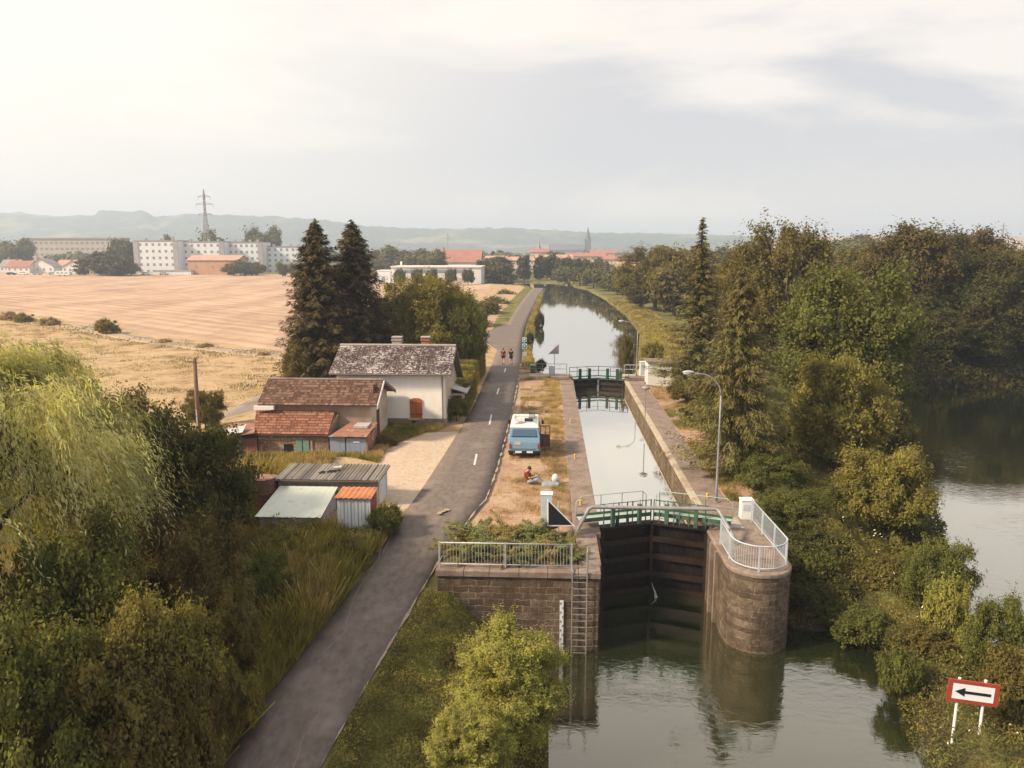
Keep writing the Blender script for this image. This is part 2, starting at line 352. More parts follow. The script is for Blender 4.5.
M['soil'] = pm('soil', (.16, .10, .06), (.24, .16, .10), 3, .95, .4)
M['foam'] = pm('foam', (.28, .36, .42), (.42, .50, .56), 5, .4, .3)
def glassmat(name, c):
    m, t, b, o = newmat(name); b.inputs['Base Color'].default_value = (*c, 1); b.inputs['Roughness'].default_value = .08; b.inputs['Specular IOR Level'].default_value = .8; return m
M['glass'] = glassmat('dark_glass', (.02, .03, .04)); M['van_glass'] = glassmat('van_glass', (.05, .11, .20))
# leaves
M['leaf_mid'] = leafmat('leaf_mid', (.065, .088, .027), (.14, .165, .05), (.10, .12, .036))
M['leaf_lit'] = leafmat('leaf_yellow_green', (.12, .13, .035), (.235, .235, .075), (.165, .16, .05), .35)
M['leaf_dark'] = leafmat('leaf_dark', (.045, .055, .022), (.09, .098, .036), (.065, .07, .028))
M['leaf_olive'] = leafmat('leaf_olive', (.085, .085, .03), (.16, .15, .05), (.12, .11, .04))
M['leaf_brown'] = leafmat('leaf_brownish', (.085, .075, .034), (.15, .13, .055), (.07, .072, .03))
M['leaf_bright'] = leafmat('leaf_bright', (.18, .215, .06), (.34, .37, .13), (.24, .26, .08), .38)
M['leaf_willow'] = leafmat('leaf_willow', (.34, .38, .22), (.52, .56, .34), (.25, .29, .15), .42)
M['leaf_fir'] = leafmat('fir_needles', (.055, .048, .024), (.105, .085, .042), (.075, .07, .03), .1)
M['leaf_fir_green'] = leafmat('spruce_needles', (.08, .09, .035), (.16, .165, .065), (.12, .11, .045), .15)
M['leaf_juniper'] = leafmat('juniper_needles', (.11, .16, .07), (.26, .31, .15), (.17, .15, .06), .15, 1.2)
M['leaf_far'] = leafmat('leaf_far', (.075, .09, .04), (.13, .14, .06), (.10, .10, .045), .15, .1)
M['leaf_far_dark'] = leafmat('leaf_far_dark', (.05, .06, .035), (.09, .10, .05), None, .15)
M['weed_gold'] = leafmat('golden_weeds', (.24, .23, .06), (.46, .42, .14), (.17, .18, .05), .3, .45)
M['weed_green'] = leafmat('green_weeds', (.075, .10, .028), (.16, .19, .055), (.17, .17, .06), .3, .3)
M['weed_dry'] = leafmat('dry_grass_blades', (.30, .24, .155), (.42, .35, .24), (.25, .22, .13), .3, .5)
M['weed_flower'] = leafmat('white_flowers', (.6, .56, .48), (.75, .7, .62), None, .2)

# water
def watermat(name, body, mirror0, mirror1, scale, strength, stretch=(1, 1, 1), rough=.03, f0=.1, f1=.95):
    m, t, b, o = newmat(name); t.nodes.remove(b)
    d = t.nodes.new('ShaderNodeBsdfDiffuse'); g = t.nodes.new('ShaderNodeBsdfGlossy'); ms = t.nodes.new('ShaderNodeMixShader')
    d.inputs[0].default_value = (*body, 1); g.inputs[0].default_value = (.95, .92, .85, 1); g.inputs['Roughness'].default_value = rough
    lw = t.nodes.new('ShaderNodeLayerWeight'); lw.inputs[0].default_value = .5
    mr = t.nodes.new('ShaderNodeMapRange'); mr.inputs['From Min'].default_value = f0; mr.inputs['From Max'].default_value = f1
    mr.inputs['To Min'].default_value = mirror0; mr.inputs['To Max'].default_value = mirror1; t.links.new(lw.outputs['Facing'], mr.inputs['Value'])
    n = noise(t, scale, 4, .55, stretch=stretch, dist=.6)
    big = noise(t, .12, 3, .5); mm = ramp(t, big, [(.4, (.15, .15, .15)), (.65, (1, 1, 1))])
    h = math_(t, 'MULTIPLY', n, mm)
    bp = t.nodes.new('ShaderNodeBump'); bp.inputs['Strength'].default_value = strength; bp.inputs['Distance'].default_value = .1
    t.links.new(h, bp.inputs['Height']); t.links.new(bp.outputs[0], g.inputs['Normal'])
    t.links.new(mr.outputs[0], ms.inputs[0]); t.links.new(d.outputs[0], ms.inputs[1]); t.links.new(g.outputs[0], ms.inputs[2]); t.links.new(ms.outputs[0], o.inputs[0])
    return m
M['water_low'] = watermat('lower_water', (.020, .026, .010), .17, .86, 1.9, .14, (1, 1.8, 1), f0=.38, f1=.85)
M['water_up'] = watermat('upper_water', (.20, .20, .15), .56, .97, 1.0, .05)

# ------------------------------------------------------------------ layout functions
def sst(a, b, x):
    t = np.clip((x-a)/(b-a), 0, 1); return t*t*(3-2*t)
def vnoise(x, y, s, seed=0):
    x = np.asarray(x)/s+seed*17.3; y = np.asarray(y)/s+seed*9.1
    xi = np.floor(x).astype(np.int64); yi = np.floor(y).astype(np.int64); fx = x-xi; fy = y-yi
    fx = fx*fx*(3-2*fx); fy = fy*fy*(3-2*fy)
    def h(i, j):
        n = (i*374761393+j*668265263+seed*1442695041) & 0x7fffffff; n = ((n ^ (n >> 13))*1274126177) & 0x7fffffff
        return ((n ^ (n >> 16)) & 0xffff)/65535.
    return (h(xi, yi)*(1-fx)+h(xi+1, yi)*fx)*(1-fy)+(h(xi, yi+1)*(1-fx)+h(xi+1, yi+1)*fx)*fy
def fbm(x, y, s, seed=0, o=4):
    return sum(vnoise(x, y, s/2**i, seed+i)/2**i for i in range(o))/sum(1/2**i for i in range(o))
def sdist(x, y, poly):
    P = np.array(poly, float); Q = np.roll(P, -1, 0); d = np.full(np.shape(x), 1e18); ins = np.zeros(np.shape(x), bool)
    for (ax, ay), (bx, by) in zip(P, Q):
        ex, ey = bx-ax, by-ay; t = np.clip(((x-ax)*ex+(y-ay)*ey)/(ex*ex+ey*ey+1e-12), 0, 1)
        d = np.minimum(d, (x-ax-t*ex)**2+(y-ay-t*ey)**2)
        c = ((ay > y) != (by > y)) & (x < (bx-ax)*(y-ay)/((by-ay) if by != ay else 1e-12)+ax); ins ^= c
    return np.where(ins, -1, 1)*np.sqrt(d)
def ldist(x, y, line):
    d = np.full(np.shape(x), 1e18)
    for (ax, ay), (bx, by) in zip(line[:-1], line[1:]):
        ex, ey = bx-ax, by-ay; t = np.clip(((x-ax)*ex+(y-ay)*ey)/(ex*ex+ey*ey+1e-12), 0, 1)
        d = np.minimum(d, (x-ax-t*ex)**2+(y-ay-t*ey)**2)
    return np.sqrt(d)
CL = [(1.2, 76.6), (-.9, 82), (-2.2, 98), (-2.3, 150), (-1.7, 245), (-8, 285), (-26, 306), (-42, 314)]
CR = [(8.2, 76.6), (9.9, 88), (14.2, 124), (15.6, 165), (14.8, 205), (12, 262), (4, 302), (-16, 324), (-42, 334)]
CANAL = CL+CR[::-1]
LOWER = [(-.5, 29.4), (-.1, 28), (.2, 25), (.2, 21), (-.5, 10), (-1, -30), (13, -30), (12.6, 8), (11.7, 18), (11.9, 22.4), (12.7, 26), (13.2, 29), (12.6, 30.9), (10.3, 31.2), (9, 34), (8, 36), (2.2, 36), (2.0, 29.4)]
RIVER = [(16.8, -30), (16.6, 10), (16.2, 20), (16.8, 27), (18.4, 33.4), (21.7, 42), (25, 59), (31, 76), (38, 90), (60, 97), (120, 100), (260, 104), (260, -30)]
CHAMBER = [(2.0, 33), (7.7, 33), (7.7, 77), (2.0, 77)]
def zprof(y):                       # the towpath climbs to the lock from the lower bank
    return -0.115*np.clip(36.5-y, 0, 30)+.0
def roadz(y): return zprof(np.asarray(y, float))
def zsolve(px, py):
    x, y = at(px, py, 0)
    for _ in range(12): x, y = at(px, py, float(roadz(y)))
    return x, y
RL = [(160, 860), (222, 768), (262, 706), (302, 655), (345, 600), (374, 560), (397, 525), (412, 503), (432, 474), (456, 436), (474, 405), (485, 380), (493, 362), (499, 345), (507, 325), (517, 308), (526, 296), (533, 288)]
RR = [(270, 860), (320, 768), (358, 700), (393, 640), (421, 592), (440, 560), (462, 530), (486, 500), (497, 470), (505, 440), (512, 412), (517, 388), (521, 362), (522, 345), (526, 325), (534, 308), (540, 296), (545, 288)]
RLw = [zsolve(*p) for p in RL]; RRw = [zsolve(*p) for p in RR]
RC = [((a[0]+b[0])/2, (a[1]+b[1])/2) for a, b in zip(RLw, RRw)]
LANE = [(-60, 38), (-40, 44), (-25.9, 51.5), (-24.2, 58), (-24, 66), (-23, 78), (-18, 92), (-11, 104), (-5.5, 108)]
TRACK = [(-190, 205), (-102, 147), (-60, 112), (-31, 93.5), (-20, 88), (-21, 80)]
YARD = [at(388, 512), at(372, 478), at(392, 447), at(424, 433), at(468, 430), at(452, 450), at(434, 474), at(404, 512)]
FIELD = [(-320, 232), (-102, 152), (-60, 117), (-31, 98), (-24, 108), (-22, 160), (-20, 240), (-21, 285), (-45, 318), (-110, 395), (-190, 420), (-330, 425), (-600, 420)]
def terrain(x, y):
    x = np.asarray(x, float); y = np.asarray(y, float)
    z = np.zeros(np.broadcast(x, y).shape)
    z = z - .7*sst(-22, -34, x)*sst(20, 40, y)*(1-sst(250, 400, y))
    left = 1-sst(-5.5, -2.5, x)
    near = zprof(y)*(1-sst(-4.6, -4.2, x)*sst(28, 29.4, y))
    z = np.where(x < 3, z+near*np.where(y < 29.2, 1, left), z)
    z = z - .9*sst(-8, -16, x)*(1-sst(26, 42, y))
    # island on the right, between lock and river
    z = np.where(x > 9.5, -np.clip((x-12.5)*.16, 0, 2.4)*(1-sst(85, 110, y))-2.3*(1-sst(24, 36, y)), z)
    z = np.where((x > 9.5) & (y > 26), z, z)
    z += (fbm(x, y, 6, 3)-.5)*.35*(np.abs(ldist(x, y, RC)-0) > 4)*(~((x > -3.2) & (x < 9.6) & (y > 28) & (y < 84)))
    z += (fbm(x, y, 90, 5)-.5)*1.2*sst(110, 170, y)*sst(60, 90, ldist(x, y, [(4, 76), (6, 250)]))
    # water bodies
    zone = (x > -4.4) & (x < 1.45) & (y > 29.45) & (y < 84)
    dl = sdist(x, y, LOWER); dr = sdist(x, y, RIVER); dc = sdist(x, y, CANAL); dh = sdist(x, y, CHAMBER)
    low = np.maximum(-3.35+np.where(dl > 0, dl*.62, dl*1.2), -5.2)
    pier = (x > 7.1) & (x < 9.85) & (y > 30)
    z = np.where(zone | ((x > 8.4) & (x < 9.9) & (y > 36)), z, np.minimum(z, np.where(pier, -5, low)))
    z = np.minimum(z, np.maximum(-3.35+np.where(dr > 0, dr*.45, dr*1.0), -5.2))
    z = np.minimum(z, np.maximum(-.55+np.where(dc > 0, dc*.7, dc*1.5), -2.5))
    z = np.where(dh < 0, -6, z)
    dn = ldist(x, y, RC); w = 1-sst(2.0, 3.4, dn)
    z = np.where((dn < 3.4) & (x < 0) & (y < 300), z*(1-w)+(roadz(y)-.06)*w, z)
    dn = ldist(x, y, LANE); w = 1-sst(1.5, 3, dn); z = np.where(dn < 3, z*(1-w)+(-.7*sst(-22, -34, x)-.05)*w, z)
    return z
def tz(x, y): return float(terrain(np.array([x]), np.array([y]))[0])
# ---- ground mesh
def spaced(a, b, fine, lo, hi, g=1.09):
    c = list(np.arange(a, b+1e-6, fine)); s = fine
    while c[-1] < hi: s *= g; c.append(c[-1]+s)
    s = fine; pre = []
    v = a
    while v > lo: s *= g; v -= s; pre.append(v)
    return np.array(pre[::-1]+c)
gx = np.clip(spaced(-30, 30, .4, -7500, 7500), -7700, 7700); gy = np.clip(spaced(12, 110, .45, -400, 9500, 1.05), -430, 9700)
X, Y = np.meshgrid(gx, gy); Zt = terrain(X, Y)
nx, ny = len(gx), len(gy)
idx = np.arange(nx*ny).reshape(ny, nx)
Fq = np.stack([idx[:-1, :-1], idx[:-1, 1:], idx[1:, 1:], idx[1:, :-1]], -1).reshape(-1, 4)
wob = (fbm(X, Y, 3, 11)-.5)
def inpoly(poly, soft, wa=1.0): return 1-sst(-soft, soft, sdist(X, Y, poly)+wob*wa*4)
stub = inpoly(FIELD, 2, .6)
dirt = np.maximum(((X > -3.6+wob*1.2) & (X < 1.3) & (Y > 33) & (Y < 92)).astype(float), ((X > 8.4) & (X < 11.6+wob*3) & (Y > 36) & (Y < 76)).astype(float))
RED = [(-11.5, 112), (-9.6, 118), (-9.6, 175), (-12, 215), (-18, 215), (-15, 150)]
dirt = np.maximum(dirt, inpoly(RED, 1.0, .4))
green = np.clip((1-sst(4.2, 5.6, ldist(X, Y, RC)))*(X < 0)*(Y > 108)+sst(10, 14, X)+sst(250, 330, Y)*.8+(1-sst(1.5, 4.5, ldist(X, Y, CL[1:]+[]))) * (Y > 80)+(1-sst(9, 20, ldist(X, Y, CR[1:]+[])))*(Y > 84)+(1-sst(30, 40, Y))*(X < -3), 0, 1)*(1-stub)
grav = inpoly(YARD, .5, .12)
attr = np.stack([stub, green, dirt, grav], -1).reshape(-1, 4)
m, t, b, o = newmat('ground')
va = t.nodes.new('ShaderNodeVertexColor'); va.layer_name = 'zone'
sep = t.nodes.new('ShaderNodeSeparateColor'); t.links.new(va.outputs[0], sep.inputs[0])
nA = noise(t, .35, 8, .68); nB = noise(t, 3.0, 6, .7); nC = noise(t, .03, 5, .6)
dry = ramp(t, nA, [(.32, (.20, .145, .08)), (.44, (.38, .275, .165)), (.56, (.48, .36, .225)), (.70, (.30, .215, .12))])
dry = mixc(t, .5, dry, ramp(t, nB, [(.3, (.5, .5, .5)), (.7, (1.4, 1.35, 1.2))]), 'MULTIPLY')
stf = noise(t, .10, 6, .6, stretch=(1.0, .22, 1)); 
mpw = t.nodes.new('ShaderNodeMapping'); mpw.inputs['Rotation'].default_value = (0, 0, R(-53)); tcw = t.nodes.new('ShaderNodeTexCoord'); t.links.new(tcw.outputs['Object'], mpw.inputs[0])
wv = t.nodes.new('ShaderNodeTexWave'); wv.inputs['Scale'].default_value = .075; wv.inputs['Distortion'].default_value = .9; wv.inputs['Detail'].default_value = 4; wv.inputs['Detail Scale'].default_value = 1.5
t.links.new(mpw.outputs[0], wv.inputs['Vector'])
stc = ramp(t, stf, [(.34, (.39, .27, .20)), (.62, (.53, .40, .30))])
stc = mixc(t, .42, stc, ramp(t, wv.outputs['Fac'], [(.1, (.78, .74, .72)), (.9, (1.12, 1.12, 1.1))]), 'MULTIPLY')
stc = mixc(t, .9, stc, ramp(t, noise(t, .35, 6, .75, vec=mpw.outputs[0], stretch=(1.0, .10, 1)), [(.3, (.72, .70, .68)), (.7, (1.22, 1.2, 1.15))]), 'MULTIPLY')
stc = mixc(t, .5, stc, ramp(t, nB, [(.3, (.7, .7, .7)), (.7, (1.25, 1.2, 1.15))]), 'MULTIPLY')
grn = ramp(t, nA, [(.32, (.07, .075, .025)), (.5, (.15, .15, .05)), (.66, (.27, .23, .095)), (.8, (.34, .27, .14))])
grn = mixc(t, .5, grn, ramp(t, nB, [(.3, (.5, .5, .5)), (.7, (1.35, 1.3, 1.2))]), 'MULTIPLY')
drc = ramp(t, nA, [(.34, (.28, .185, .125)), (.5, (.39, .27, .19)), (.62, (.45, .33, .235)), (.74, (.30, .235, .13))])
drc = mixc(t, .5, drc, ramp(t, nB, [(.3, (.55, .52, .5)), (.7, (1.35, 1.3, 1.25))]), 'MULTIPLY')
grc = ramp(t, nB, [(.3, (.44, .34, .25)), (.7, (.58, .47, .36))])
def brk(ch):  # ragged zone edges
    return ramp(t, math_(t, 'ADD', ch, math_(t, 'MULTIPLY', math_(t, 'SUBTRACT', nB, .5), .5)), [(.42, (0, 0, 0)), (.58, (1, 1, 1))])
c = mixc(t, brk(sep.outputs[1]), dry, grn); c = mixc(t, 0, c, c); c = mixc(t, brk(sep.outputs[2]), c, drc); c = mixc(t, brk(sep.outputs[0]), c, stc); c = mixc(t, brk(va.outputs['Alpha']), c, grc)
tcz = t.nodes.new('ShaderNodeTexCoord'); spz = t.nodes.new('ShaderNodeSeparateXYZ'); t.links.new(tcz.outputs['Object'], spz.inputs[0])
mz = t.nodes.new('ShaderNodeMapRange'); mz.inputs['From Min'].default_value = -2.2; mz.inputs['From Max'].default_value = -2.9; t.links.new(spz.outputs[2], mz.inputs['Value'])
c = mixc(t, mz.outputs[0], c, (.055, .045, .028))    # wet mud at the water's edge
t.links.new(c, b.inputs['Base Color']); b.inputs['Roughness'].default_value = 1; b.inputs['Specular IOR Level'].default_value = .1
bump(t, b, math_(t, 'ADD', nB, math_(t, 'MULTIPLY', nA, 2)), .7, .12)
M['ground'] = m
g = link('ground', npmesh('ground', np.stack([X, Y, Zt], -1).reshape(-1, 3), Fq, m, True, attr=attr)); tag(g, kind='structure')

def ribbon(name, left, right, mat, dz, zf=None, sub=6, skirt=.12):
    A = np.array(left); B = np.array(right)
    def dens(P):
        o = []
        for i in range(len(P)-1):
            p0 = P[max(i-1, 0)]; p1 = P[i]; p2 = P[i+1]; p3 = P[min(i+2, len(P)-1)]
            for k in range(sub):
                u = k/sub; o.append(.5*((2*p1)+(-p0+p2)*u+(2*p0-5*p1+4*p2-p3)*u*u+(-p0+3*p1-3*p2+p3)*u**3))
        o.append(P[-1]); return np.array(o)
    A = dens(A); B = dens(B); n = len(A); zf = zf or roadz
    rows = []
    za = zf(A[:, 1])+dz; zb = zf(B[:, 1])+dz
    cols = [np.column_stack([A, za-skirt])]
    for k in np.linspace(0, 1, 5):
        P = A*(1-k)+B*k; cols.append(np.column_stack([P, za*(1-k)+zb*k+.03*4*k*(1-k)*0]))
    cols.append(np.column_stack([B, zb-skirt]))
    V = np.stack(cols, 1).reshape(-1, 3); m_ = len(cols); ii = np.arange(n*m_).reshape(n, m_)
    Q = np.stack([ii[:-1, :-1], ii[:-1, 1:], ii[1:, 1:], ii[1:, :-1]], -1).reshape(-1, 4)
    o = link(name, npmesh(name, V, Q, mat, True)); return tag(o, kind='structure')
ribbon('road', RLw, RRw, M['asphalt'], .03)
def offs(line, d):
    P = np.array(line, float); T = np.gradient(P, axis=0); T /= np.linalg.norm(T, axis=1)[:, None]; return P+np.column_stack([-T[:, 1], T[:, 0]])*d
lz = lambda w: (lambda y: w)
LN = np.array(LANE)
ribbon('lane', offs(LN, 1.35), offs(LN, -1.35), M['asphalt_pale'], .03, lambda y: np.interp(y, [40, 51, 60, 110], [-.7, -.3, -.1, 0]), 5)
TK = np.array(TRACK); ribbon('field_track', offs(TK[:4], 1.5), offs(TK[:4], -1.5), M['track'], .05, lambda y: np.interp(y, [80, 93, 110, 210], [-.5, -.6, -.62, -.6]), 6)
# dry pale edge along the right side of the towpath
def dense(line, st):
    P_ = np.array(line, float); d = np.r_[0, np.cumsum(np.hypot(*np.diff(P_, axis=0).T))]; u = np.arange(0, d[-1], st); return np.column_stack([np.interp(u, d, P_[:, 0]), np.interp(u, d, P_[:, 1])])
def ragged(name, line, wmin, wmax, side, mat, dz=.042):
    P_ = dense(line, .22); n = len(P_); w = np.maximum(wmin+(wmax-wmin)*np.clip(fbm(P_[:, 0], P_[:, 1], .7, 91)*1.8-.4, 0, 1), .004); z = roadz(P_[:, 1])+dz; j = (fbm(P_[:, 0], P_[:, 1], .5, 92)-.5)*.05
    V = np.vstack([np.column_stack([P_[:, 0]-w*.5+j, P_[:, 1], z]), np.column_stack([P_[:, 0]+w*.5+j, P_[:, 1], z])])
    tag(link(name, npmesh(name, V, np.array([[i, n+i, n+i+1, i+1] for i in range(n-1)]), mat)), kind='structure')
ragged('road_edge', RRw[0:13], -.05, .15, 1, M['kerbstone'])
mb = MB(); mb.add([(*at(a_, b_), .034) for a_, b_ in [(497, 350), (488, 343), (470, 340), (470, 333), (491, 331), (506, 323), (515, 330), (512, 345)]], [tuple(range(8))])
tag(mb.build('lane_junction', M['asphalt']), kind='structure')
# centre dashes and patches
mb = MB()
for (px, py, dx, dy) in [(475.5, 460, 1.2, 11), (490.5, 420, 1, 10), (498, 391.5, .9, 6), (505, 370.5, .6, 4)]:
    a = at(px+dx, py-dy/2); bb = at(px-dx, py+dy/2); w = .06
    mb.add([(bb[0]-w, bb[1], .037), (bb[0]+w, bb[1], .037), (a[0]+w, a[1], .037), (a[0]-w, a[1], .037)], [(0, 1, 2, 3)])
tag(mb.build('road_marking', M['white_line']), kind='structure')
mb = MB(); px, py = at(443, 512)
for k in range(3):
    q = [(px+.15*(k-1)+.16*math.cos(a)*random.uniform(.6, 1.2), py+.22*(k-1)+.22*math.sin(a)*random.uniform(.5, 1.1), .0375+.004*k) for a in np.linspace(0, 2*math.pi, 10)[:-1]]
    mb.add(q, [tuple(range(9))])
tag(mb.build('road_patch', M['kerbstone']), kind='structure')
# cracks in the near asphalt
mb = MB()
for path in ([(388, 520), (378, 560), (352, 600), (345, 632), (318, 660)], [(330, 690), (316, 720), (300, 745), (292, 775)], [(403, 512), (392, 535), (381, 560)]):
    P = [zsolve(*p) for p in path]; pts = []
    for (a, c_), (d_, e) in zip(P[:-1], P[1:]):
        for k in range(6): pts.append((a+(d_-a)*k/6+random.uniform(-.05, .05), c_+(e-c_)*k/6))
    for (a, c_), (d_, e) in zip(pts[:-1], pts[1:]):
        z0 = float(roadz(c_))+.0365; z1 = float(roadz(e))+.0365; w = .014
        mb.add([(a-w, c_, z0), (a+w, c_, z0), (d_+w, e, z1), (d_-w, e, z1)], [(0, 1, 2, 3)])
tag(mb.build('road_crack', M['asphalt_pale']), kind='structure')

# ---- water sheets
mb = MB(); mb.add([(-3, -60, -3.3), (260, -60, -3.3), (260, 120, -3.3), (-3, 120, -3.3)], [(0, 1, 2, 3)])
tag(mb.build('lower_water', M['water_low']), kind='structure')
mb = MB(); mb.add([(2.1, 34.9, -.9), (7.6, 34.9, -.9), (7.6, 76, -.9), (2.1, 76, -.9)], [(0, 1, 2, 3)])
tag(mb.build('chamber_water', M['water_up']), kind='structure')
A = np.array([(2.3, 75.9)]+CL)+[-.6, 0]; B = np.array([(7.4, 75.9)]+CR); A[0, 0] = 2.31; B[0, 0] = 7.39
n = min(len(A), len(B)); A = np.vstack([A, A[-1:]]) if len(A) < len(B) else A
V = np.vstack([np.column_stack([A, np.full(len(A), -.5)]), np.column_stack([B+[.6, 0], np.full(len(B), -.5)])]); k = len(A)
V[k, 0] = 7.39
tag(link('canal_water', npmesh('canal_water', V, np.array([[i, k+i, k+i+1, i+1] for i in range(k-1)]), M['water_up'])), kind='structure')

# ---- hills
def hilltab(px): return np.interp(px, [-400, 0, 25, 60, 98, 102, 148, 158, 190, 240, 320, 370, 420, 480, 560, 640, 760, 860, 1400], [216, 213, 212, 216, 215, 211, 211, 217, 214, 216, 221, 227, 229, 230, 233, 234, 237, 242, 250])
ang = np.linspace(-.85, .85, 420); dep = np.concatenate([np.linspace(2300, 3500, 26), [3900, 5000]])
A_, D_ = np.meshgrid(ang, dep)
hx = D_*np.tan(A_-YAW*0)*1.0; hy = D_
pxs = 512+F/cp_*np.tan(A_+YAW)
top = H+(250-hilltab(pxs))/F*3400/1.0*cp_
hz_ = -3+(top+3)*sst(2250, 3450, D_)+(fbm(hx, hy, 420, 21)-.5)*70*sst(2300, 2700, D_)*(1-sst(3100, 3400, D_))+(fbm(hx, hy, 26, 4, 2)-.5)*16*sst(2400, 2600, D_)
k1, k2 = A_.shape; ii = np.arange(k1*k2).reshape(k1, k2)
Q = np.stack([ii[:-1, :-1], ii[:-1, 1:], ii[1:, 1:], ii[1:, :-1]], -1).reshape(-1, 4)
mh = pm('wooded_hills', (.02, .035, .03), (.10, .12, .07), .012, 1, .8, 8, c3=(.22, .21, .12), s3=.0035, f3=(.54, .62))
tag(link('hills', npmesh('hills', np.stack([hx, hy, hz_], -1).reshape(-1, 3), Q, mh, True)), kind='structure')
ang = np.linspace(.2, .8, 120); dep = np.linspace(1300, 2200, 14); A_, D_ = np.meshgrid(ang, dep)
pxs = 512+F/cp_*np.tan(A_+YAW); top = H+(250-np.interp(pxs, [660, 760, 820, 900, 1024, 1300], [262, 244, 237, 235, 237, 244]))/F*2000*cp_
hx = D_*np.tan(A_); hz_ = -3+(top+3)*sst(1350, 2050, D_)
k1, k2 = A_.shape; ii = np.arange(k1*k2).reshape(k1, k2); Q = np.stack([ii[:-1, :-1], ii[:-1, 1:], ii[1:, 1:], ii[1:, :-1]], -1).reshape(-1, 4)
mf = pm('farmland_hill', (.36, .25, .18), (.46, .33, .24), .006, 1, 0, c3=(.16, .16, .08), s3=.004, f3=(.6, .66))
tag(link('farmland_hill', npmesh('farmland_hill', np.stack([hx, D_, hz_], -1).reshape(-1, 3), Q, mf, True)), kind='structure')

# ---- haze
mb = MB(); mb.box(-7800, 7800, -450, 9800, -7, 215)
hm = bpy.data.materials.new('haze'); hm.use_nodes = True; t = hm.node_tree; t.nodes.clear()
o = t.nodes.new('ShaderNodeOutputMaterial'); pv = t.nodes.new('ShaderNodeVolumePrincipled')
pv.inputs['Color'].default_value = (.66, .79, 1.0, 1); pv.inputs['Density'].default_value = .00036; pv.inputs['Anisotropy'].default_value = .15
t.links.new(pv.outputs[0], o.inputs['Volume'])
hz = mb.build('haze', hm); tag(hz, kind='stuff'); hz['label'] = 'pale blue morning haze over the whole valley'; hz['category'] = 'haze'

# ================================================================== lock masonry
wl = thing('lock_wall', 'long stone left wall of the lock chamber beside the camper van', 'lock wall', (1.7, 55, 0))
MB().box(.9, 2.3, 32.0, 76.8, -6, -.16).build('wall', M['stone'], wl)
mb = MB()
y = 33.2
while y < 76.5:
    l = random.uniform(1.1, 1.7); y1 = min(y+l, 76.6)
    mb.box(1.15+random.uniform(-.02, .02), 2.36, y+.008, y1-.008, -.16, .05+random.uniform(-.008, .008)); y = y1
mb.build('coping', M['coping'], wl, bevel=.015)
wr = thing('lock_wall', 'long stone right wall of the lock chamber with a pale worn edge', 'lock wall', (8, 55, 0))
MB().box(7.36, 9.0, 34.4, 76.8, -6, -.16).build('wall', M['stone'], wr)
m1 = MB(); m2 = MB(); y = 34.6
while y < 76.5:
    l = random.uniform(1.1, 1.7); y1 = min(y+l, 76.6)
    m1.box(7.32, 7.66, y+.008, y1-.008, -.16, .05+random.uniform(-.006, .006), 0)
    m2.box(7.675, 9.0+random.uniform(-.03, .06), y+.3+.008, y1+.3-.008, -.16, .045+random.uniform(-.012, .012)); y = y1
m1.build('coping', M['coping_light'], wr, bevel=.02); m2.build('paving', M['coping'], wr, bevel=.015)
# quay on the left, below the gate
q = thing('quay_wall', 'dark coursed stone quay wall with the ladder below the lock', 'quay wall', (-1.2, 29, 0))
MB().box(-4.35, 2.02, 29.0, 30.1, -6, -.2).build('wall', M['stone'], q)
MB().box(1.0, 2.12, 30.1, 33.3, -6, -.2).build('return_wall', M['stone'], q)
mb = MB(); x = -4.42
while x < 2.0:
    x1 = min(x+random.uniform(1.0, 1.4), 2.1)
    mb.box(x+.006, x1-.006, 28.9, 29.75, -.2, .045+random.uniform(-.006, .006)); x = x1
for k in range(3): mb.box(1.25, 2.16, 29.76+k*1.17, 29.76+k*1.17+1.16, -.2, .04)
mb.build('coping', M['coping'], q, bevel=.02)
# rounded pier on the right
def capsule(x0, x1, yb, yc, k=14, grow=0):
    cx = (x0+x1)/2; r = (x1-x0)/2+grow
    return [(cx-r, yb)]+[(cx-r*math.cos(a), yc-r*1.0*math.sin(a)) for a in np.linspace(0, math.pi, k)]+[(cx+r, yb)]
pr = thing('lock_pier', 'rounded stone pier head on the right of the lower gates', 'pier', (8.5, 31, 0))
MB().prism(capsule(7.22, 9.78, 34.35, 30.35), -6, -.14).build('wall', M['pier_stone'], pr)
MB().box(9.0, 9.72, 34.36, 38, -6, -.2).build('back_wall', M['pier_stone'], pr)
MB().prism(capsule(7.22, 9.78, 38.1, 30.35, grow=.035), -.14, .05).build('coping', M['coping'], pr, bevel=.05)
mb = MB()
for k, (a, b_) in enumerate([((7.55, 9.4), (30.6, 32.2)), ((7.6, 9.4), (32.22, 34.0)), ((7.6, 9.3), (34.02, 37.4))]):
    mb.box(a[0], a[1], b_[0], b_[1], .052, .065)
mb.build('paving', M['coping'], pr)
mb = MB()
for yy in (31.7, 32.7): mb.box(7.10, 7.30, yy, yy+.22, -5, -.1)
mb.build('gate_groove', M['coping'], pr)
MB().box(7.6, 8.9, 34.2, 35.6, .068, .085).build('slab', M['concrete'], pr)
# upper head platforms
ul = thing('lock_platform', 'stepped stone platform left of the upper gates', 'platform', (.2, 77, 0))
MB().box(-2.0, 2.28, 76.8, 78.6, -3, .10).build('platform', M['coping_light'], ul, bevel=.03)
MB().box(.2, 2.27, 74.9, 76.2, .055, .34).build('beam_block', M['coping'], ul, bevel=.03)
ur = thing('lock_platform', 'stepped stone platform right of the upper gates by the white hut', 'platform', (8.2, 77, 0))
MB().box(7.42, 11.4, 76.8, 78.6, -3, .10).build('platform', M['coping_light'], ur, bevel=.03)
MB().box(7.45, 10.0, 74.9, 76.2, .055, .34).build('beam_block', M['coping'], ur, bevel=.03)

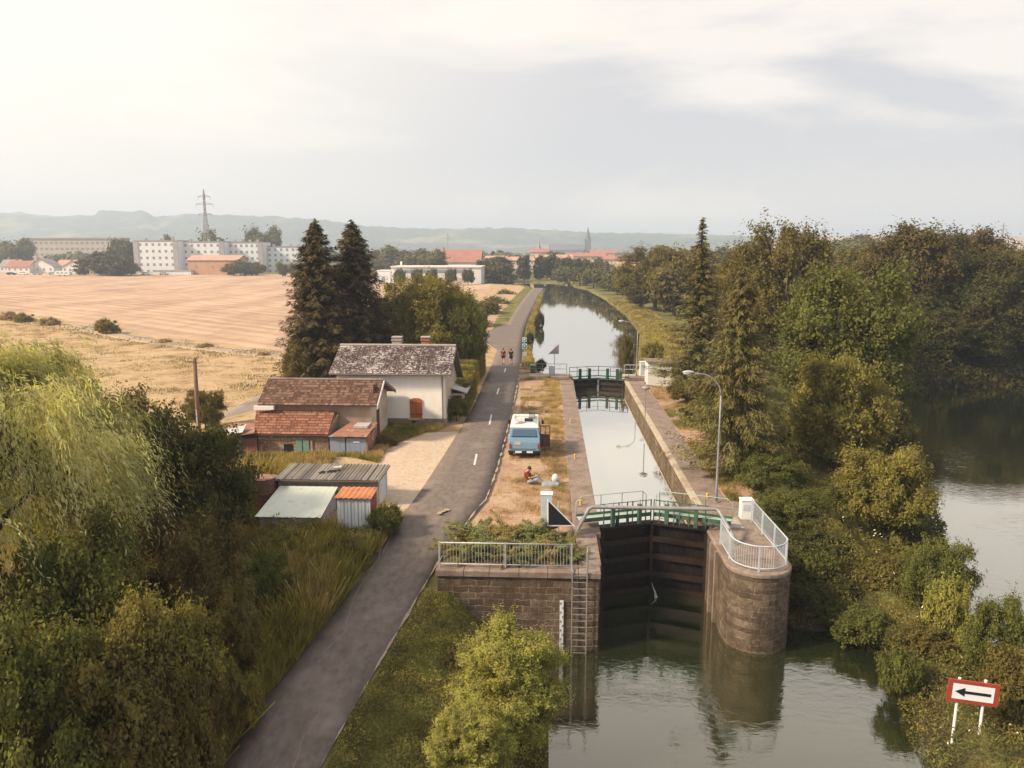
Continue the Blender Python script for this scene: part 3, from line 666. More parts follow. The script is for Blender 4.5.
# ---- lock gates
def gate(hx, hy, ax, ay, ztop, zbot, label, upper):
    """leaf from heel (hx,hy) to mitre (ax,ay)"""
    g = thing('lock_gate', label, 'lock gate', (hx, hy, 0), group='lower lock gates' if not upper else 'upper lock gates')
    d = Vector((ax-hx, ay-hy, 0)); Ln = d.length; d.normalize(); n = Vector((-d.y, d.x, 0))
    if n.y > 0: n = -n                       # towards the camera, downstream
    def bx(mb, s0, s1, n0, n1, z0, z1):
        c = [Vector((hx, hy, 0))+d*s+n*k for s, k in ((s0, n0), (s1, n0), (s1, n1), (s0, n1))]
        area = sum(c[i].x*c[(i+1) % 4].y-c[(i+1) % 4].x*c[i].y for i in range(4))
        if area < 0: c = c[::-1]
        return mb.hexa([(p.x, p.y, z0) for p in c], [(p.x, p.y, z1) for p in c])
    pl = MB(); k = 0; s = .12
    while s < Ln-.15:
        e = min(s+.24, Ln-.12); bx(pl, s+.004, e-.004, -.06+.006*(k % 2), .05+.006*(k % 2), zbot, ztop-.05); s = e; k += 1
    pl.build('planking', M['wet_wood'], g)
    for z in ([-.75, -1.6, -2.45, -3.2] if not upper else [-.45]):
        bx(MB(), .1, Ln-.1, .055, .26, z-.12, z+.12).build('cross_beam', M['beam_wood'], g, bevel=.01)
    bx(MB(), 0, .16, -.13, .29, zbot, ztop).build('heel_post', M['beam_wood'], g)
    bx(MB(), Ln-.13, Ln-.002, -.13, .29, zbot, ztop+.02).build('mitre_post', M['beam_wood'] if not upper else M['galv'], g)
    bx(MB(), 0, Ln, -.15, .30, ztop, ztop+.10).build('top_beam', M['beam_wood'] if not upper else M['green_paint'], g, bevel=.01)
    if not upper:
        s0, s1 = -.95, Ln-.1; zw = .42
        bx(MB(), s0, s1, -.35, .12, zw, zw+.05).build('walkway', M['pale_green'], g)
        bx(MB(), s0, s1, .125, .165, zw-.08, zw+.10).build('walkway_edge', M['green_paint'], g)
        bx(MB(), s0, s1, -.40, -.355, zw-.08, zw+.16).build('walkway_edge', M['green_paint'], g)
        for f in (.22, .72):
            s = f*Ln; bx(MB(), s-.09, s+.09, .17, .33, ztop+.10, 1.0).build('bracket_post', M['green_paint'], g, bevel=.01)
            p = Vector((hx, hy, 0))+d*s+n*.25; MB().tube([(p.x, p.y, 1.0), (p.x, p.y, 1.22)], .035).build('gear_spindle', M['galv'], g)
        a = Vector((hx, hy, 0))+d*(.0)+n*.2; b_ = Vector((hx, hy, 0))+d*(Ln-.15)+n*.2; MB().tube([(a.x, a.y, 1.13), (b_.x, b_.y, 1.13)], .02).build('handrail', M['green_paint'], g)
        for f in (.06, .34, .50, .60, .85, .95):
            s = f*Ln; bx(MB(), s-.022, s+.022, .17, .215, ztop+.1, 1.15).build('stanchion', M['green_paint'], g)
        for f in (.35, .55):
            s = f*Ln; bx(MB(), s-.05, s+.05, -.1, .0, ztop+.10, zw).build('support', M['green_paint'], g)
        # far handrail
        top = [Vector((hx, hy, 0))+d*s+n*(-.42) for s in (s0, s0+.25, s1-.2, s1)]
        MB().tube([(top[0].x, top[0].y, .45), (top[0].x, top[0].y, 1.15), (top[1].x, top[1].y, 1.38), (top[2].x, top[2].y, 1.38), (top[3].x, top[3].y, 1.2), (top[3].x, top[3].y, .45)], .019).build('handrail', M['pale_green'], g, True)
        for f in (.1, .5, .9):
            p = Vector((hx, hy, 0))+d*(f*Ln)+n*(-.42); MB().tube([(p.x, p.y, .4), (p.x, p.y, 1.38)], .015).build('rail_post', M['green_paint'], g)
        a = top[0]; b_ = top[3]; MB().tube([(a.x, a.y, .9), (b_.x, b_.y, .9)], .012).build('mid_rail', M['green_paint'], g)
    else:
        bx(MB(), -.5, Ln-.08, -.1, .35, .30, .35).build('walkway', M['green_dark'], g)
        for f in (.25, .62):
            s = f*Ln; bx(MB(), s-.13, s+.13, .08, .34, ztop+.10, .42).build('bracket_post', M['green_dark'], g, bevel=.02)
            bx(MB(), s-.12, s+.12, .10, .34, .42, 1.1).build('gear_column', M['green_dark'], g, bevel=.02)
            bx(MB(), s-.22, s+.22, .08, .14, -.35, -.02).build('paddle_plate', M['wet_wood'], g)
        for nn in (.36,):
            for z in (1.3, .9):
                a = Vector((hx, hy, 0))+d*(-.5)+n*nn; b_ = Vector((hx, hy, 0))+d*(Ln-.1)+n*nn
                MB().tube([(a.x, a.y, z), (b_.x, b_.y, z)], .026).build('rail', M['green_dark'], g)
            for s in (-.5, .3, Ln*.5, Ln-.12):
                p = Vector((hx, hy, 0))+d*s+n*nn; MB().tube([(p.x, p.y, .3), (p.x, p.y, 1.3)], .026).build('rail_post', M['green_dark'], g)
    return g
gate(2.33, 34.25, 4.83, 35.1, -.05, -5, 'left leaf of the tall dark lower gates with its green walkway', False)
gate(7.34, 34.25, 4.84, 35.1, -.05, -5, 'right leaf of the tall dark lower gates with its green walkway', False)
gate(2.33, 75.3, 4.83, 76.2, .0, -3, 'left leaf of the distant upper gates with dark green railings', True)
gate(7.34, 75.3, 4.84, 76.2, .0, -3, 'right leaf of the distant upper gates with dark green railings', True)
tag(MB().box(2.31, 7.35, 34.3, 36.0, -6, -4.4).build('gate_sill', M['stone']), 'stone sill under the lower lock gates', 'sill')
tag(MB().box(2.31, 7.35, 75.2, 77.2, -6, -1.9).build('gate_sill', M['stone']), 'stone sill under the upper lock gates', 'sill')
mb = MB(); mb.tube([(4.86, 34.5, -2.75), (4.9, 34.35, -2.9), (4.98, 34.15, -3.1), (5.02, 34.05, -3.31)], [.01, .02, .045, .09], 8)
tag(mb.build('leak_spray', M['foam']), 'small pale jet of water leaking between the lower gates', 'water jet', kind='stuff')
# bubbler pipe bridge
pb = thing('pipe_bridge', 'grey pipe arching across in front of the lower gates', 'pipe', (1.4, 32.6, 0))
A1 = atY(592, 507, 33.4); B1 = atY(716, 506, 33.4); zt = A1[1]
MB().tube([(1.25, 33.0, .0), (1.3, 33.05, .25), (A1[0]-.15, 33.35, zt-.08), (A1[0]+.02, 33.4, zt), (B1[0]-.05, 33.4, zt), (B1[0]+.12, 33.3, zt-.06), (7.95, 32.3, .42), (8.02, 32.2, .3), (8.02, 32.2, .05)], .085, 10).build('pipe', M['galv_dark'], pb, True)
MB().tube([(8.02, 32.2, .06), (8.02, 32.2, .12)], .13, 12).build('flange', M['galv_dark'], pb)
for f in (.33, .62): MB().tube([(A1[0]+(B1[0]-A1[0])*f, 33.4, zt-.06), (A1[0]+(B1[0]-A1[0])*f, 33.4, zt+.06)], .075, 10).build('pipe_joint', M['galv'], pb)

# ---- railings
def railing(name, label, cat, pts, h, mat, sp, post_every, z0=.05, bottom=.14, rr=.028, br=.0075):
    g = thing(name, label, cat, (pts[0][0], pts[0][1], z0))
    P = [Vector((x, y, 0)) for x, y in pts]; seg = [(P[i+1]-P[i]).length for i in range(len(P)-1)]; T = sum(seg)
    def pos(s):
        for i, l in enumerate(seg):
            if s <= l or i == len(seg)-1: return P[i]+(P[i+1]-P[i])*(s/l)
            s -= l
    MB().tube([(p.x, p.y, z0+h) for p in P], rr, 8).build('top_rail', mat, g, True)
    MB().tube([(p.x, p.y, z0+bottom) for p in P], rr*.8, 8).build('bottom_rail', mat, g, True)
    mb = MB(); s = sp/2
    while s < T: p = pos(s); mb.tube([(p.x, p.y, z0+bottom), (p.x, p.y, z0+h)], br, 5, False); s += sp
    mb.build('bar_panel', mat, g)
    k = max(1, round(T/post_every))
    for i in range(k+1):
        p = pos(T*i/k*.9999); MB().box(p.x-.03, p.x+.03, p.y-.03, p.y+.03, z0-.01, z0+h+.03).build('post', mat, g)
    return g
railing('quay_railing', 'straight grey bar railing along the top of the quay wall', 'railing', [(-4.3, 29.25), (.95, 29.25)], 1.02, M['galv'], .125, 2.62)
cap = capsule(7.42, 9.60, 35.6, 30.4, 16)
pp = [(7.42, 31.9)]+cap[2:-1]+[(9.60, 31.5), (9.42, 35.4)]
pp = [(7.42, 32.3)]+[p for p in cap[1:-1]]+[(9.45, 35.2)]
railing('pier_railing', 'pale blue curved bar railing around the rounded pier head', 'railing', pp, 1.05, M['blue_rail'], .10, 1.8)
gp = thing('gate_cabinet', 'white control cabinet at the end of the curved pier railing', 'cabinet', (9.15, 35.6, .05))
xa, za = atY(741, 499, 35.6); xb, _ = atY(753, 499, 35.6)
MB().box(xa, xb, 35.4, 35.9, .055, za-.04).build('body', M['white_paint'], gp, bevel=.01)
MB().box(xa-.03, xb+.03, 35.37, 35.93, za-.04, za).build('lid', M['white_paint'], gp, bevel=.01)
MB().box(xa+.08, xb-.08, 35.385, 35.398, .5, za-.2).build('door', M['blue_rail'], gp)
# ladder and gauge board on quay wall
ld = thing('wall_ladder', 'steel ladder down the face of the dark quay wall', 'ladder', (1.2, 28.85, -3.2))
for x in (.98, 1.56): MB().tube([(x, 28.87, -3.5), (x, 28.87, .95 if x > 1.2 else .1), (x, 29.05, 1.05 if x > 1.2 else .12), (x, 29.3, .95 if x > 1.2 else .1), (x, 29.3, .05)], .026, 8).build('rail', M['galv_dark'], ld)
for k in range(13): MB().tube([(.98, 28.87, -3.3+k*.27), (1.56, 28.87, -3.3+k*.27)], .014, 6).build('rung', M['galv_dark'], ld)
ga = thing('water_gauge', 'narrow white and blue depth gauge board on the quay wall', 'gauge', (.55, 28.97, -3))
gx0 = .50; MB().box(gx0, gx0+.15, 28.95, 28.995, -3.35, -1.15).build('board', M['white_paint'], ga)
mb = MB()
for k in range(11): mb.box(gx0+(.08 if k % 2 else .0)+.005, gx0+(.145 if k % 2 else .07), 28.940, 28.949, -3.2+k*.19, -3.2+k*.19+.09)
mb.build('scale_marks', M['blue_paint'], ga)
# triangular barrier signs
def tri(label, v, Y, face, rim, base, th=.04):
    """v: three (x,z) corners"""
    g = thing('barrier_sign', label, 'sign', (base[0], Y, base[1]))
    cx = sum(p[0] for p in v)/3; cz = sum(p[1] for p in v)/3
    big = v; sm = [(cx+(x-cx)*.84, cz+(z-cz)*.84) for x, z in v]
    MB().prismy(big if True else v, Y-th, Y).build('rim', rim, g, bevel=.01)
    MB().prismy(sm, Y-th-.012, Y-th-.002).build('panel', face, g)
    MB().tube([(base[0], Y+.05, base[1]), (base[0], Y+.05, max(z for _, z in v)-.15)], .035, 8).build('post', M['galv'], g)
    return g
Yt = 32.4
v = [atY(547, 498, Yt), atY(547, 526, Yt), atY(575, 526, Yt)]
tri('black triangular panel with white rim on a post by the lower gate', [v[1], v[2], v[0]], Yt, M['black'], M['white_paint'], (atY(558, 560, Yt)[0], .0))
bx_, bz = atY(541, 494, Yt+.35); bx2, bz2 = atY(552, 524, Yt+.35)
sc = thing('sign_lamp_box', 'white box cabinet on a post just behind the black triangle', 'cabinet', (bx_, Yt+.3, 0))
MB().box(bx_, bx2, Yt+.2, Yt+.65, bz2, bz).build('body', M['blue_rail'], sc, bevel=.012)  # blue-grey body under the white lid: shade put into the colour
MB().box(bx_-.02, bx2+.02, Yt+.18, Yt+.67, bz, bz+.03).build('lid', M['white_paint'], sc)
MB().tube([((bx_+bx2)/2, Yt+.42, 0), ((bx_+bx2)/2, Yt+.42, bz2)], .06).build('post', M['galv'], sc)
Yt = 79.0
v = [atY(548, 354, Yt), atY(559, 354, Yt), atY(559, 343.5, Yt)]
tri('grey triangular panel on a thin post by the upper gate', v, Yt, M['grey_sign'], M['galv'], (atY(554.5, 370, Yt)[0], .1))
cb = thing('cabinet', 'small pale metal cabinet beside the grey triangle post', 'cabinet', (-.3, 78, .1))
x0, z0 = atY(549, 366, 78); x1, _ = atY(555, 366, 78)
MB().box(x0, x1, 77.8, 78.2, .102, z0).build('body', M['blue_rail'], cb, bevel=.02); MB().box(x0-.03, x1+.03, 77.77, 78.23, z0, z0+.05).build('lid', M['white_paint'], cb)
MB().box(x0+.06, x1-.06, 77.785, 77.798, .25, z0-.1).build('door', M['blue_rail'], cb)
wb = thing('litter_bin', 'dark green litter bin on the grass by the blue signs', 'bin', (-2.0, 79, 0))
x0, z0 = atY(533, 371, 79.5)
MB().tube([(x0, 79.5, tz(x0, 79.5)-.05), (x0, 79.5, .8)], [.28, .30], 12).build('barrel', M['green_paint'], wb); MB().tube([(x0, 79.5, .8), (x0, 79.5, .86)], [.33, .29], 12).build('rim', M['galv_dark'], wb)
# upper bank fence left of gate
railing('canal_railing', 'thin dark rail along the canal edge left of the upper gates', 'railing', [(-1.9, 78.5), (1.8, 78.5)], 1.0, M['galv_dark'], 1.2, 1.25, .1, .5, .025, .015)
railing('canal_railing', 'thin rail along the platform between the upper gates and white hut', 'railing', [(7.6, 78.5), (11.2, 78.5)], .95, M['galv'], 1.2, 1.2, .1, .5, .025, .015)
# signpost with two round blue signs
sg = thing('sign_post', 'post with two blue and white path signs at the canal bank', 'sign post', (-2.95, 84, 0))
xs, _ = atY(524.5, 360, 83)
MB().tube([(xs, 83, tz(xs, 83)-.1), (xs, 83, 3.35)], .035).build('post', M['galv'], sg)
for zc, s in ((3.05, .23), (2.35, .27)):
    p = MB().box(xs-s, xs+s, 82.94, 82.965, zc-s, zc+s).build('sign_plate', M['sign_white'], sg)
    d = MB(); pts = [(xs+s*.82*math.cos(a), zc+s*.82*math.sin(a)) for a in np.linspace(0, 2*math.pi, 25)[:-1]]
    d.prismy(pts, 82.925, 82.938).build('blue_disc', M['sign_blue'], p)
    MB().prismy([(xs-.03*s/.3, zc-.12), (xs+.10, zc+.02), (xs+.02, zc+.14), (xs-.12, zc+.04)], 82.91, 82.923).build('white_symbol', M['sign_white'], p)
MB().box(xs-.25, xs+.25, 82.94, 82.965, 1.25, 1.7).build('sign_plate', M['sign_white'], sg)

# ---- street lamps
def lamp(label, x, y, h, dx, Yd=0):
    g = thing('street_lamp', label, 'street lamp', (x, y, 0), group='curved street lamps')
    MB().tube([(x, y, -.2), (x, y, .9), (x, y, h*.55), (x, y, h*.82)], [.075, .062, .045, .038], 10).build('post', M['galv_dark'], g, True)
    MB().tube([(x, y, 0.02), (x, y, .10)], .17, 10).build('base', M['galv_dark'], g)
    arc = [(x+dx*(1-math.cos(a)), y+Yd*(1-math.cos(a)), h*.82+h*.16*math.sin(a)) for a in np.linspace(0, math.pi/2, 9)]
    arc.append((arc[-1][0]+dx*.25, arc[-1][1], arc[-1][2]+.05))
    MB().tube(arc, .034, 8).build('arm', M['galv_dark'], g, True)
    e = arc[-1]; s = 1 if dx > 0 else -1
    hd = MB(); hd.ball((e[0]+s*.25, e[1], e[2]+.03), .30, 12, 8, (1, .40, .28)); hd = hd.build('lamp_head', M['galv'], g, True)
    MB().ball((e[0]+s*.28, e[1], e[2]-.03), .22, 10, 6, (1, .5, .4)).build('lamp_glass', M['lamp_glass'], hd, True)
    return g
x, z = atY(720.5, 385, 38.0)
lx = atY(716, 503, 38)[0]
_, zt_ = atY(690, 371, 38); lamp('tall curved grey street lamp at the near end of the right lock wall', lx, 38.0, zt_, -1.1)
x, _ = atY(637, 376, 77.4); _, z = atY(628, 321, 77.4); lamp('thin curved street lamp between the upper gates and the white hut', x, 77.9, z, -1.1)
# signal post with round disc near middle of right wall
sp = thing('signal_post', 'thin signal post with a round top on the right lock wall', 'signal post', (8.0, 57, 0))
x, _ = atY(645, 415, 57.4)
MB().tube([(x, 57.4, .04), (x, 57.4, 2.3)], .035, 8).build('post', M['galv_dark'], sp); MB().ball((x, 57.4, 2.42), .32, 14, 8, (1, 1, .42)).build('round_head', M['galv_dark'], sp, True)
# mooring bollards (small yellow)
def bollard(label, x, y):
    g = thing('mooring_bollard', label, 'bollard', (x, y, .05), group='small yellow mooring bollards')
    MB().tube([(x, y, .04), (x, y, .26)], [.07, .06], 10).build('stem', M['yellow'], g); MB().ball((x, y, .28), .085, 10, 6, (1, 1, .5)).build('cap', M['yellow'], g, True)
bollard('yellow mooring bollard on the left lock wall by the gate', 1.62, 37.2)
bollard('yellow mooring bollard on the left lock wall near the van', 1.62, 46.0)
bollard('far yellow mooring bollard on the left lock wall', 1.62, 56.0)
bollard('yellow mooring bollard at the foot of the near street lamp', 8.1, 38.6)
bollard('orange yellow mooring bollard half way along the right lock wall', 8.4, 47.5)
# white hut
hu = thing('lock_hut', 'small white hut with a thin overhanging roof under the spruce', 'hut', (10.3, 72.5, 0))
xa, zr = atY(648, 362, 72.5); xb, _ = atY(672, 362, 72.5); zb_, zt1 = -.1, atY(650, 362.5, 72.5)[1]
MB().box(xa, xb, 72.5, 74.6, -.3, zt1).build('wall', M['white_paint'], hu)
MB().hexa([(xa-.15, 72.3, zt1+.02), (xb+.3, 72.3, zt1-.08), (xb+.3, 74.8, zt1-.08), (xa-.15, 74.8, zt1+.02)], [(xa-.15, 72.3, zt1+.12), (xb+.3, 72.3, zt1+.02), (xb+.3, 74.8, zt1+.02), (xa-.15, 74.8, zt1+.12)]).build('roof', M['coping'], hu)
w_ = MB().box(xa+(xb-xa)*.52, xa+(xb-xa)*.78, 72.46, 72.496, .95, 1.5).build('window', M['glass'], hu)
MB().box(xa+(xb-xa)*.50, xa+(xb-xa)*.80, 72.44, 72.498, .89, .945).build('sill', M['concrete'], w_)
MB().box(xa-.03, xa-.004, 73.1, 73.95, -.05, 1.75).build('door', M['blue_rail'], hu)
cb = thing('cabinet', 'small white cabinet just left of the white hut', 'cabinet', (8.9, 77, .1)); x0, z0 = atY(640, 362, 77.3); x1, _ = atY(645.5, 362, 77.3)
MB().box(x0, x1, 77.1, 77.6, .102, z0).build('body', M['white_paint'], cb, bevel=.02); MB().box(x0-.04, x1+.04, 77.06, 77.64, z0, z0+.06).build('lid', M['white_paint'], cb)
MB().box(x0+.06, x1-.06, 77.085, 77.098, .3, z0-.12).build('door', M['blue_rail'], cb)
# big arrow board in the foreground right
zb = -2.2
for _ in range(25):
    xa_, ya_ = at(968, 740, zb); zb = .5*zb+.5*tz(xa_, ya_)
ab = thing('arrow_sign', 'red bordered white board with a black arrow pointing left on two posts', 'sign', (12.9, 21, zb))
SIGNX = 0; x1a, y1a = at(956, 738, zb+.0); x2a, y2a = at(980, 742, zb+.0)
dirv = Vector((x2a-x1a, y2a-y1a, 0)); yaw = R(-9)
Yb = y1a; xw, zw1 = atY(950, 681, Yb); xe, _ = atY(998, 684, Yb); _, zw0 = atY(950, 703, Yb)
cx = SIGNX = (xw+xe)/2; w2 = (xe-xw)/2; tilt = R(-2.2)
def brd(mb, x0, x1, z0, z1, y0, y1):
    vs = []
    for y_ in (y0, y1):
        for (xx, zz) in ((x0, z0), (x1, z0), (x1, z1), (x0, z1)):
            X2 = xx*math.cos(tilt)-zz*math.sin(tilt); Z2 = xx*math.sin(tilt)+zz*math.cos(tilt)
            vs.append((cx+X2*math.cos(yaw)-y_*math.sin(yaw), Yb+X2*math.sin(yaw)+y_*math.cos(yaw), (zw0+zw1)/2+Z2))
    return mb.add(vs, [(0, 1, 2, 3), (7, 6, 5, 4), (1, 0, 4, 5), (2, 1, 5, 6), (3, 2, 6, 7), (0, 3, 7, 4)])
h2 = (zw1-zw0)/2
brd(MB(), -w2, w2, -h2, h2, -.03, .03).build('red_frame', M['sign_red'], ab)
brd(MB(), -w2*.81, w2*.81, -h2*.68, h2*.68, -.042, -.031).build('white_panel', M['sign_white'], ab)
mb = MB(); brd(mb, -w2*.35, w2*.68, -h2*.12, h2*.12, -.055, -.044)
vs = []
for y_ in (-.055, -.044):
    for xx, zz in ((-w2*.72, 0), (-w2*.34, -h2*.38), (-w2*.34, h2*.38)):
        X2 = xx*math.cos(tilt)-zz*math.sin(tilt); Z2 = xx*math.sin(tilt)+zz*math.cos(tilt)
        vs.append((cx+X2*math.cos(yaw)-y_*math.sin(yaw), Yb+X2*math.sin(yaw)+y_*math.cos(yaw), (zw0+zw1)/2+Z2))
mb.add(vs, [(0, 1, 2), (5, 4, 3), (0, 3, 4, 1), (1, 4, 5, 2), (2, 5, 3, 0)]); mb.build('black_arrow', M['black'], ab)
for s in (-.5, .52):
    X2 = w2*s; px_ = cx+X2*math.cos(yaw)-.07*-math.sin(yaw); py_ = Yb+X2*math.sin(yaw)+.07
    MB().tube([(px_-.04, py_, zb-.6), (px_, py_, zw1+.05)], .045, 8).build('post', M['white_paint'], ab)

# ================================================================== buildings near the lock
def tile_roof(name, parent, c00, c10, c01, c11, nw, nr, amp, step, mat, thick=.05, waves=True, sub=4, holes=(), under='dark'):
    """c00,c10 = eave left/right; c01,c11 = ridge left/right."""
    P = [np.array(c, float) for c in (c00, c10, c01, c11)]
    nrm = np.cross(P[1]-P[0], P[2]-P[0]); nrm /= np.linalg.norm(nrm)
    if nrm[2] < 0: nrm = -nrm
    us = np.linspace(0, nw, nw*sub+1)
    vs = []
    for r in range(nr): vs += [(r+0.0, step), (r+.985, 0.0)]
    V = []; UV = []; 
    for v_, st in vs:
        f = v_/nr
        for u in us:
            g_ = u/nw; p = (P[0]*(1-g_)+P[1]*g_)*(1-f)+(P[2]*(1-g_)+P[3]*g_)*f
            p = p+nrm*(st+amp*(math.sin(u*2*math.pi) if waves else 0)+.004*random.uniform(-1, 1)*(2 if step else 1)); V.append(p); UV.append((u, v_+.01 if st else v_-.01))
    k = len(us); ii = np.arange(len(V)).reshape(-1, k)
    Q = np.stack([ii[:-1, :-1], ii[:-1, 1:], ii[1:, 1:], ii[1:, :-1]], -1)
    Qr = Q.reshape(-1, 4)
    mi = np.zeros((len(vs)-1, k-1), int); mi[1::2] = 1 if step >= .03 else 0  # lip of each course gets the dark material: overlap shade painted as colour
    o = link(name, npmesh(name, np.array(V)-np.array(origin(parent)), Qr, [mat, M['rust_and_lip_shade']], False, uv=np.array(UV), midx=mi.ravel()), parent)
    a, b_, c, d = [tuple(p-nrm*(amp+.012)) for p in P]; e = [tuple(p-nrm*(amp+.012+thick)) for p in P]
    MB().hexa([e[0], e[1], e[3], e[2]], [a, b_, d, c]).build('roof_board', M['grey_wood'], o, world=True)
    return o
def origin(o):
    x = y = z = 0
    while o: x += o.location.x; y += o.location.y; z += o.location.z; o = o.parent
    return x, y, z
def shutter_window(parent, x, y, z0, w, h, mat, face='y', arch=True):
    """on a wall facing -Y (face y) at plane y; or facing +X (face x) where x plane, y centre"""
    mb = MB()
    return mb
# --- white house
WY = 55.0
xr, ze = atY(447, 374, 54.55); xrr, zr = atY(452.5, 346, 57.9); xl, _ = atY(328.6, 371.6, 54.55); xlr, _ = atY(338, 345, 57.9)
xg = atY(446, 400, WY)[0]; xgl = xl+.45
wh = thing('white_house', 'white rendered house with a lichen spotted dark tiled roof', 'house', ((xg+xgl)/2, WY, 0))
YB = 61.6; zwall = ze-.05; zrear = 2.5
MB().prismx([(WY, .45), (YB, .45), (YB, zrear+.05), (57.9, zr-.22), (WY, zwall)], xgl, xg-.03).build('wall', M['white_wall'], wh)
MB().prismx([(WY+.002, .45), (YB-.002, .45), (YB-.002, zrear+.04), (57.9, zr-.23), (WY+.002, zwall-.01)], xg-.029, xg).build('gable_wall', M['gable_render'], wh)
MB().box(xgl-.03, xg+.03, WY-.04, YB+.03, -.4, .45).build('plinth', M['plinth'], wh)
xr_ = xg+.42
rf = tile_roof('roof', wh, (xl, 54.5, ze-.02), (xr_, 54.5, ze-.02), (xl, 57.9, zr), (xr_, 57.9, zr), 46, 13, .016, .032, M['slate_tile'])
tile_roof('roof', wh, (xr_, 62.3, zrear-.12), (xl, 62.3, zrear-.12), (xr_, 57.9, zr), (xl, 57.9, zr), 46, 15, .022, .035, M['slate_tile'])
MB().tube([(xl, 57.9, zr+.04), (xr_, 57.9, zr+.04)], .10, 8).build('ridge_tiles', M['concrete'], wh)
MB().tube([(xl+.05, 54.44, ze-.06), (xr_-.02, 54.44, ze-.06)], .055, 6).build('gutter', M['grey_wood'], wh)
for s in ((54.5, ze-.07, 57.9, zr-.05), (62.3, zrear-.17, 57.9, zr-.05)):
    MB().hexa([(xr_, s[0], s[1]-.16), (xr_+.04, s[0], s[1]-.16), (xr_+.04, s[2], s[3]-.16), (xr_, s[2], s[3]-.16)], [(xr_, s[0], s[1]+.03), (xr_+.04, s[0], s[1]+.03), (xr_+.04, s[2], s[3]+.03), (xr_, s[2], s[3]+.03)]).build('verge_board', M['grey_wood'], wh)
for pxc, mt, w in ((397, 'concrete', .34), (425.5, 'brick', .30)):
    cx_, _ = atY(pxc, 340, 58.3); zt_ = atY(pxc, 337.5, 58.3)[1]
    c_ = MB().box(cx_-w, cx_+w, 58.05, 58.75, zr-.7, zt_).build('chimney', M[mt], rf)
    MB().box(cx_-w-.06, cx_+w+.06, 57.99, 58.81, zt_-.22, zt_-.13).build('band', M[mt], c_); MB().box(cx_-w-.05, cx_+w+.05, 58.0, 58.8, zt_, zt_+.07).build('cap', M['concrete'], c_)
wx0, wz1 = atY(409.8, 398, WY); wx1, wz0 = atY(422.5, 418, WY); mx = (wx0+wx1)/2
win = MB().prismy([(wx0, wz0), (wx1, wz0), (wx1, wz1-.12), (mx+.2, wz1), (mx-.2, wz1), (wx0, wz1-.12)], WY-.03, WY-.004).build('window', M['dark'], wh)
for a_, b_ in ((wx0, mx-.012), (mx+.012, wx1)):
    l = a_ < mx-.1 and b_ < mx
    pts = [(a_, wz0), (b_, wz0), (b_, wz1-(.02 if l else .12)), (a_+(.0 if l else .2), wz1 if not l else wz1-.12)]
    if l: pts = [(a_, wz0), (b_, wz0), (b_, wz1), (mx-.2, wz1), (a_, wz1-.12)]
    else: pts = [(a_, wz0), (b_, wz0), (b_, wz1-.12), (mx+.2, wz1), (a_, wz1)]
    s_ = MB().prismy(pts, WY-.07, WY-.034).build('shutter', M['shutter'], win)
    for zz in (wz0+.25, wz1-.38): MB().box(a_+.03, b_-.03, WY-.085, WY-.072, zz, zz+.07).build('hinge_bar', M['rust_and_lip_shade'], s_)
MB().box(wx0-.12, wx1+.12, WY-.10, WY-.004, wz0-.12, wz0-.02).build('sill', M['gable_render'], win)
MB().tube([(xg-.25, WY-.06, ze-.1), (xg-.25, WY-.06, -.1)], .045, 6).build('downpipe', M['grey_wood'], wh)
MB().box(atY(414, 430, WY)[0]-.12, atY(414, 430, WY)[0]+.12, WY-.06, WY-.041, .12, .28).build('vent', M['dark'], wh)
# porch at the gable (right side)
pc = MB().box(xg, xg+1.0, 58.0, 60.4, -.2, 1.75).build('porch', M['gable_render'], wh)
MB().hexa([(xg, 57.85, 2.15), (xg+1.2, 57.85, 1.78), (xg+1.2, 60.6, 1.78), (xg, 60.6, 2.15)], [(xg, 57.85, 2.23), (xg+1.2, 57.85, 1.86), (xg+1.2, 60.6, 1.86), (xg, 60.6, 2.23)]).build('porch_roof', M['pale_board'], pc)
for yy in (58.3, 59.2): MB().box(xg+1.0, xg+1.02, yy, yy+.7, .3, 1.6).build('porch_window', M['glass'], pc)
MB().box(xg+.15, xg+.8, 57.97, 57.997, .7, 1.6).build('porch_window', M['glass'], pc)
# --- brown house with red roofs
bxr, bze = atY(373.5, 405.5, 48.9); bxl, _ = atY(257.6, 402, 48.9); brx, brz = atY(380, 380.5, 51.0); blx, _ = atY(268.5, 379.5, 51.0)
gx_ = atY(372, 440, 49.2)[0]; gl = bxl+.7; YBk = 54.2; zrr = 2.75
bh = thing('farm_outhouse', 'brown plastered house with faded tiled roof and sagging lean-tos', 'house', ((gx_+gl)/2, 49.2, 0))
MB().prismx([(49.2, -.4), (YBk, -.4), (YBk, zrr-.1), (51.0, brz-.22), (49.2, bze-.02)], gl, gx_-.03).build('wall', M['brown_render'], bh)
MB().prismx([(49.202, -.4), (YBk-.002, -.4), (YBk-.002, zrr-.11), (51.0, brz-.23), (49.202, bze-.03)], gx_-.029, gx_).build('gable_wall', M['gable_render'], bh)
xr_ = gx_+.5
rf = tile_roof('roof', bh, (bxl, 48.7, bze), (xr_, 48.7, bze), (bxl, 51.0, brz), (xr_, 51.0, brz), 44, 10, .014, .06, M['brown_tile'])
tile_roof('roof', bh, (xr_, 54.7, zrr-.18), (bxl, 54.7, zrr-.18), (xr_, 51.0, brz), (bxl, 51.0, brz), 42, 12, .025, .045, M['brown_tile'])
MB().tube([(bxl, 51.0, brz+.05), (xr_, 51.0, brz+.05)], .10, 8).build('ridge_tiles', M['coping'], bh)
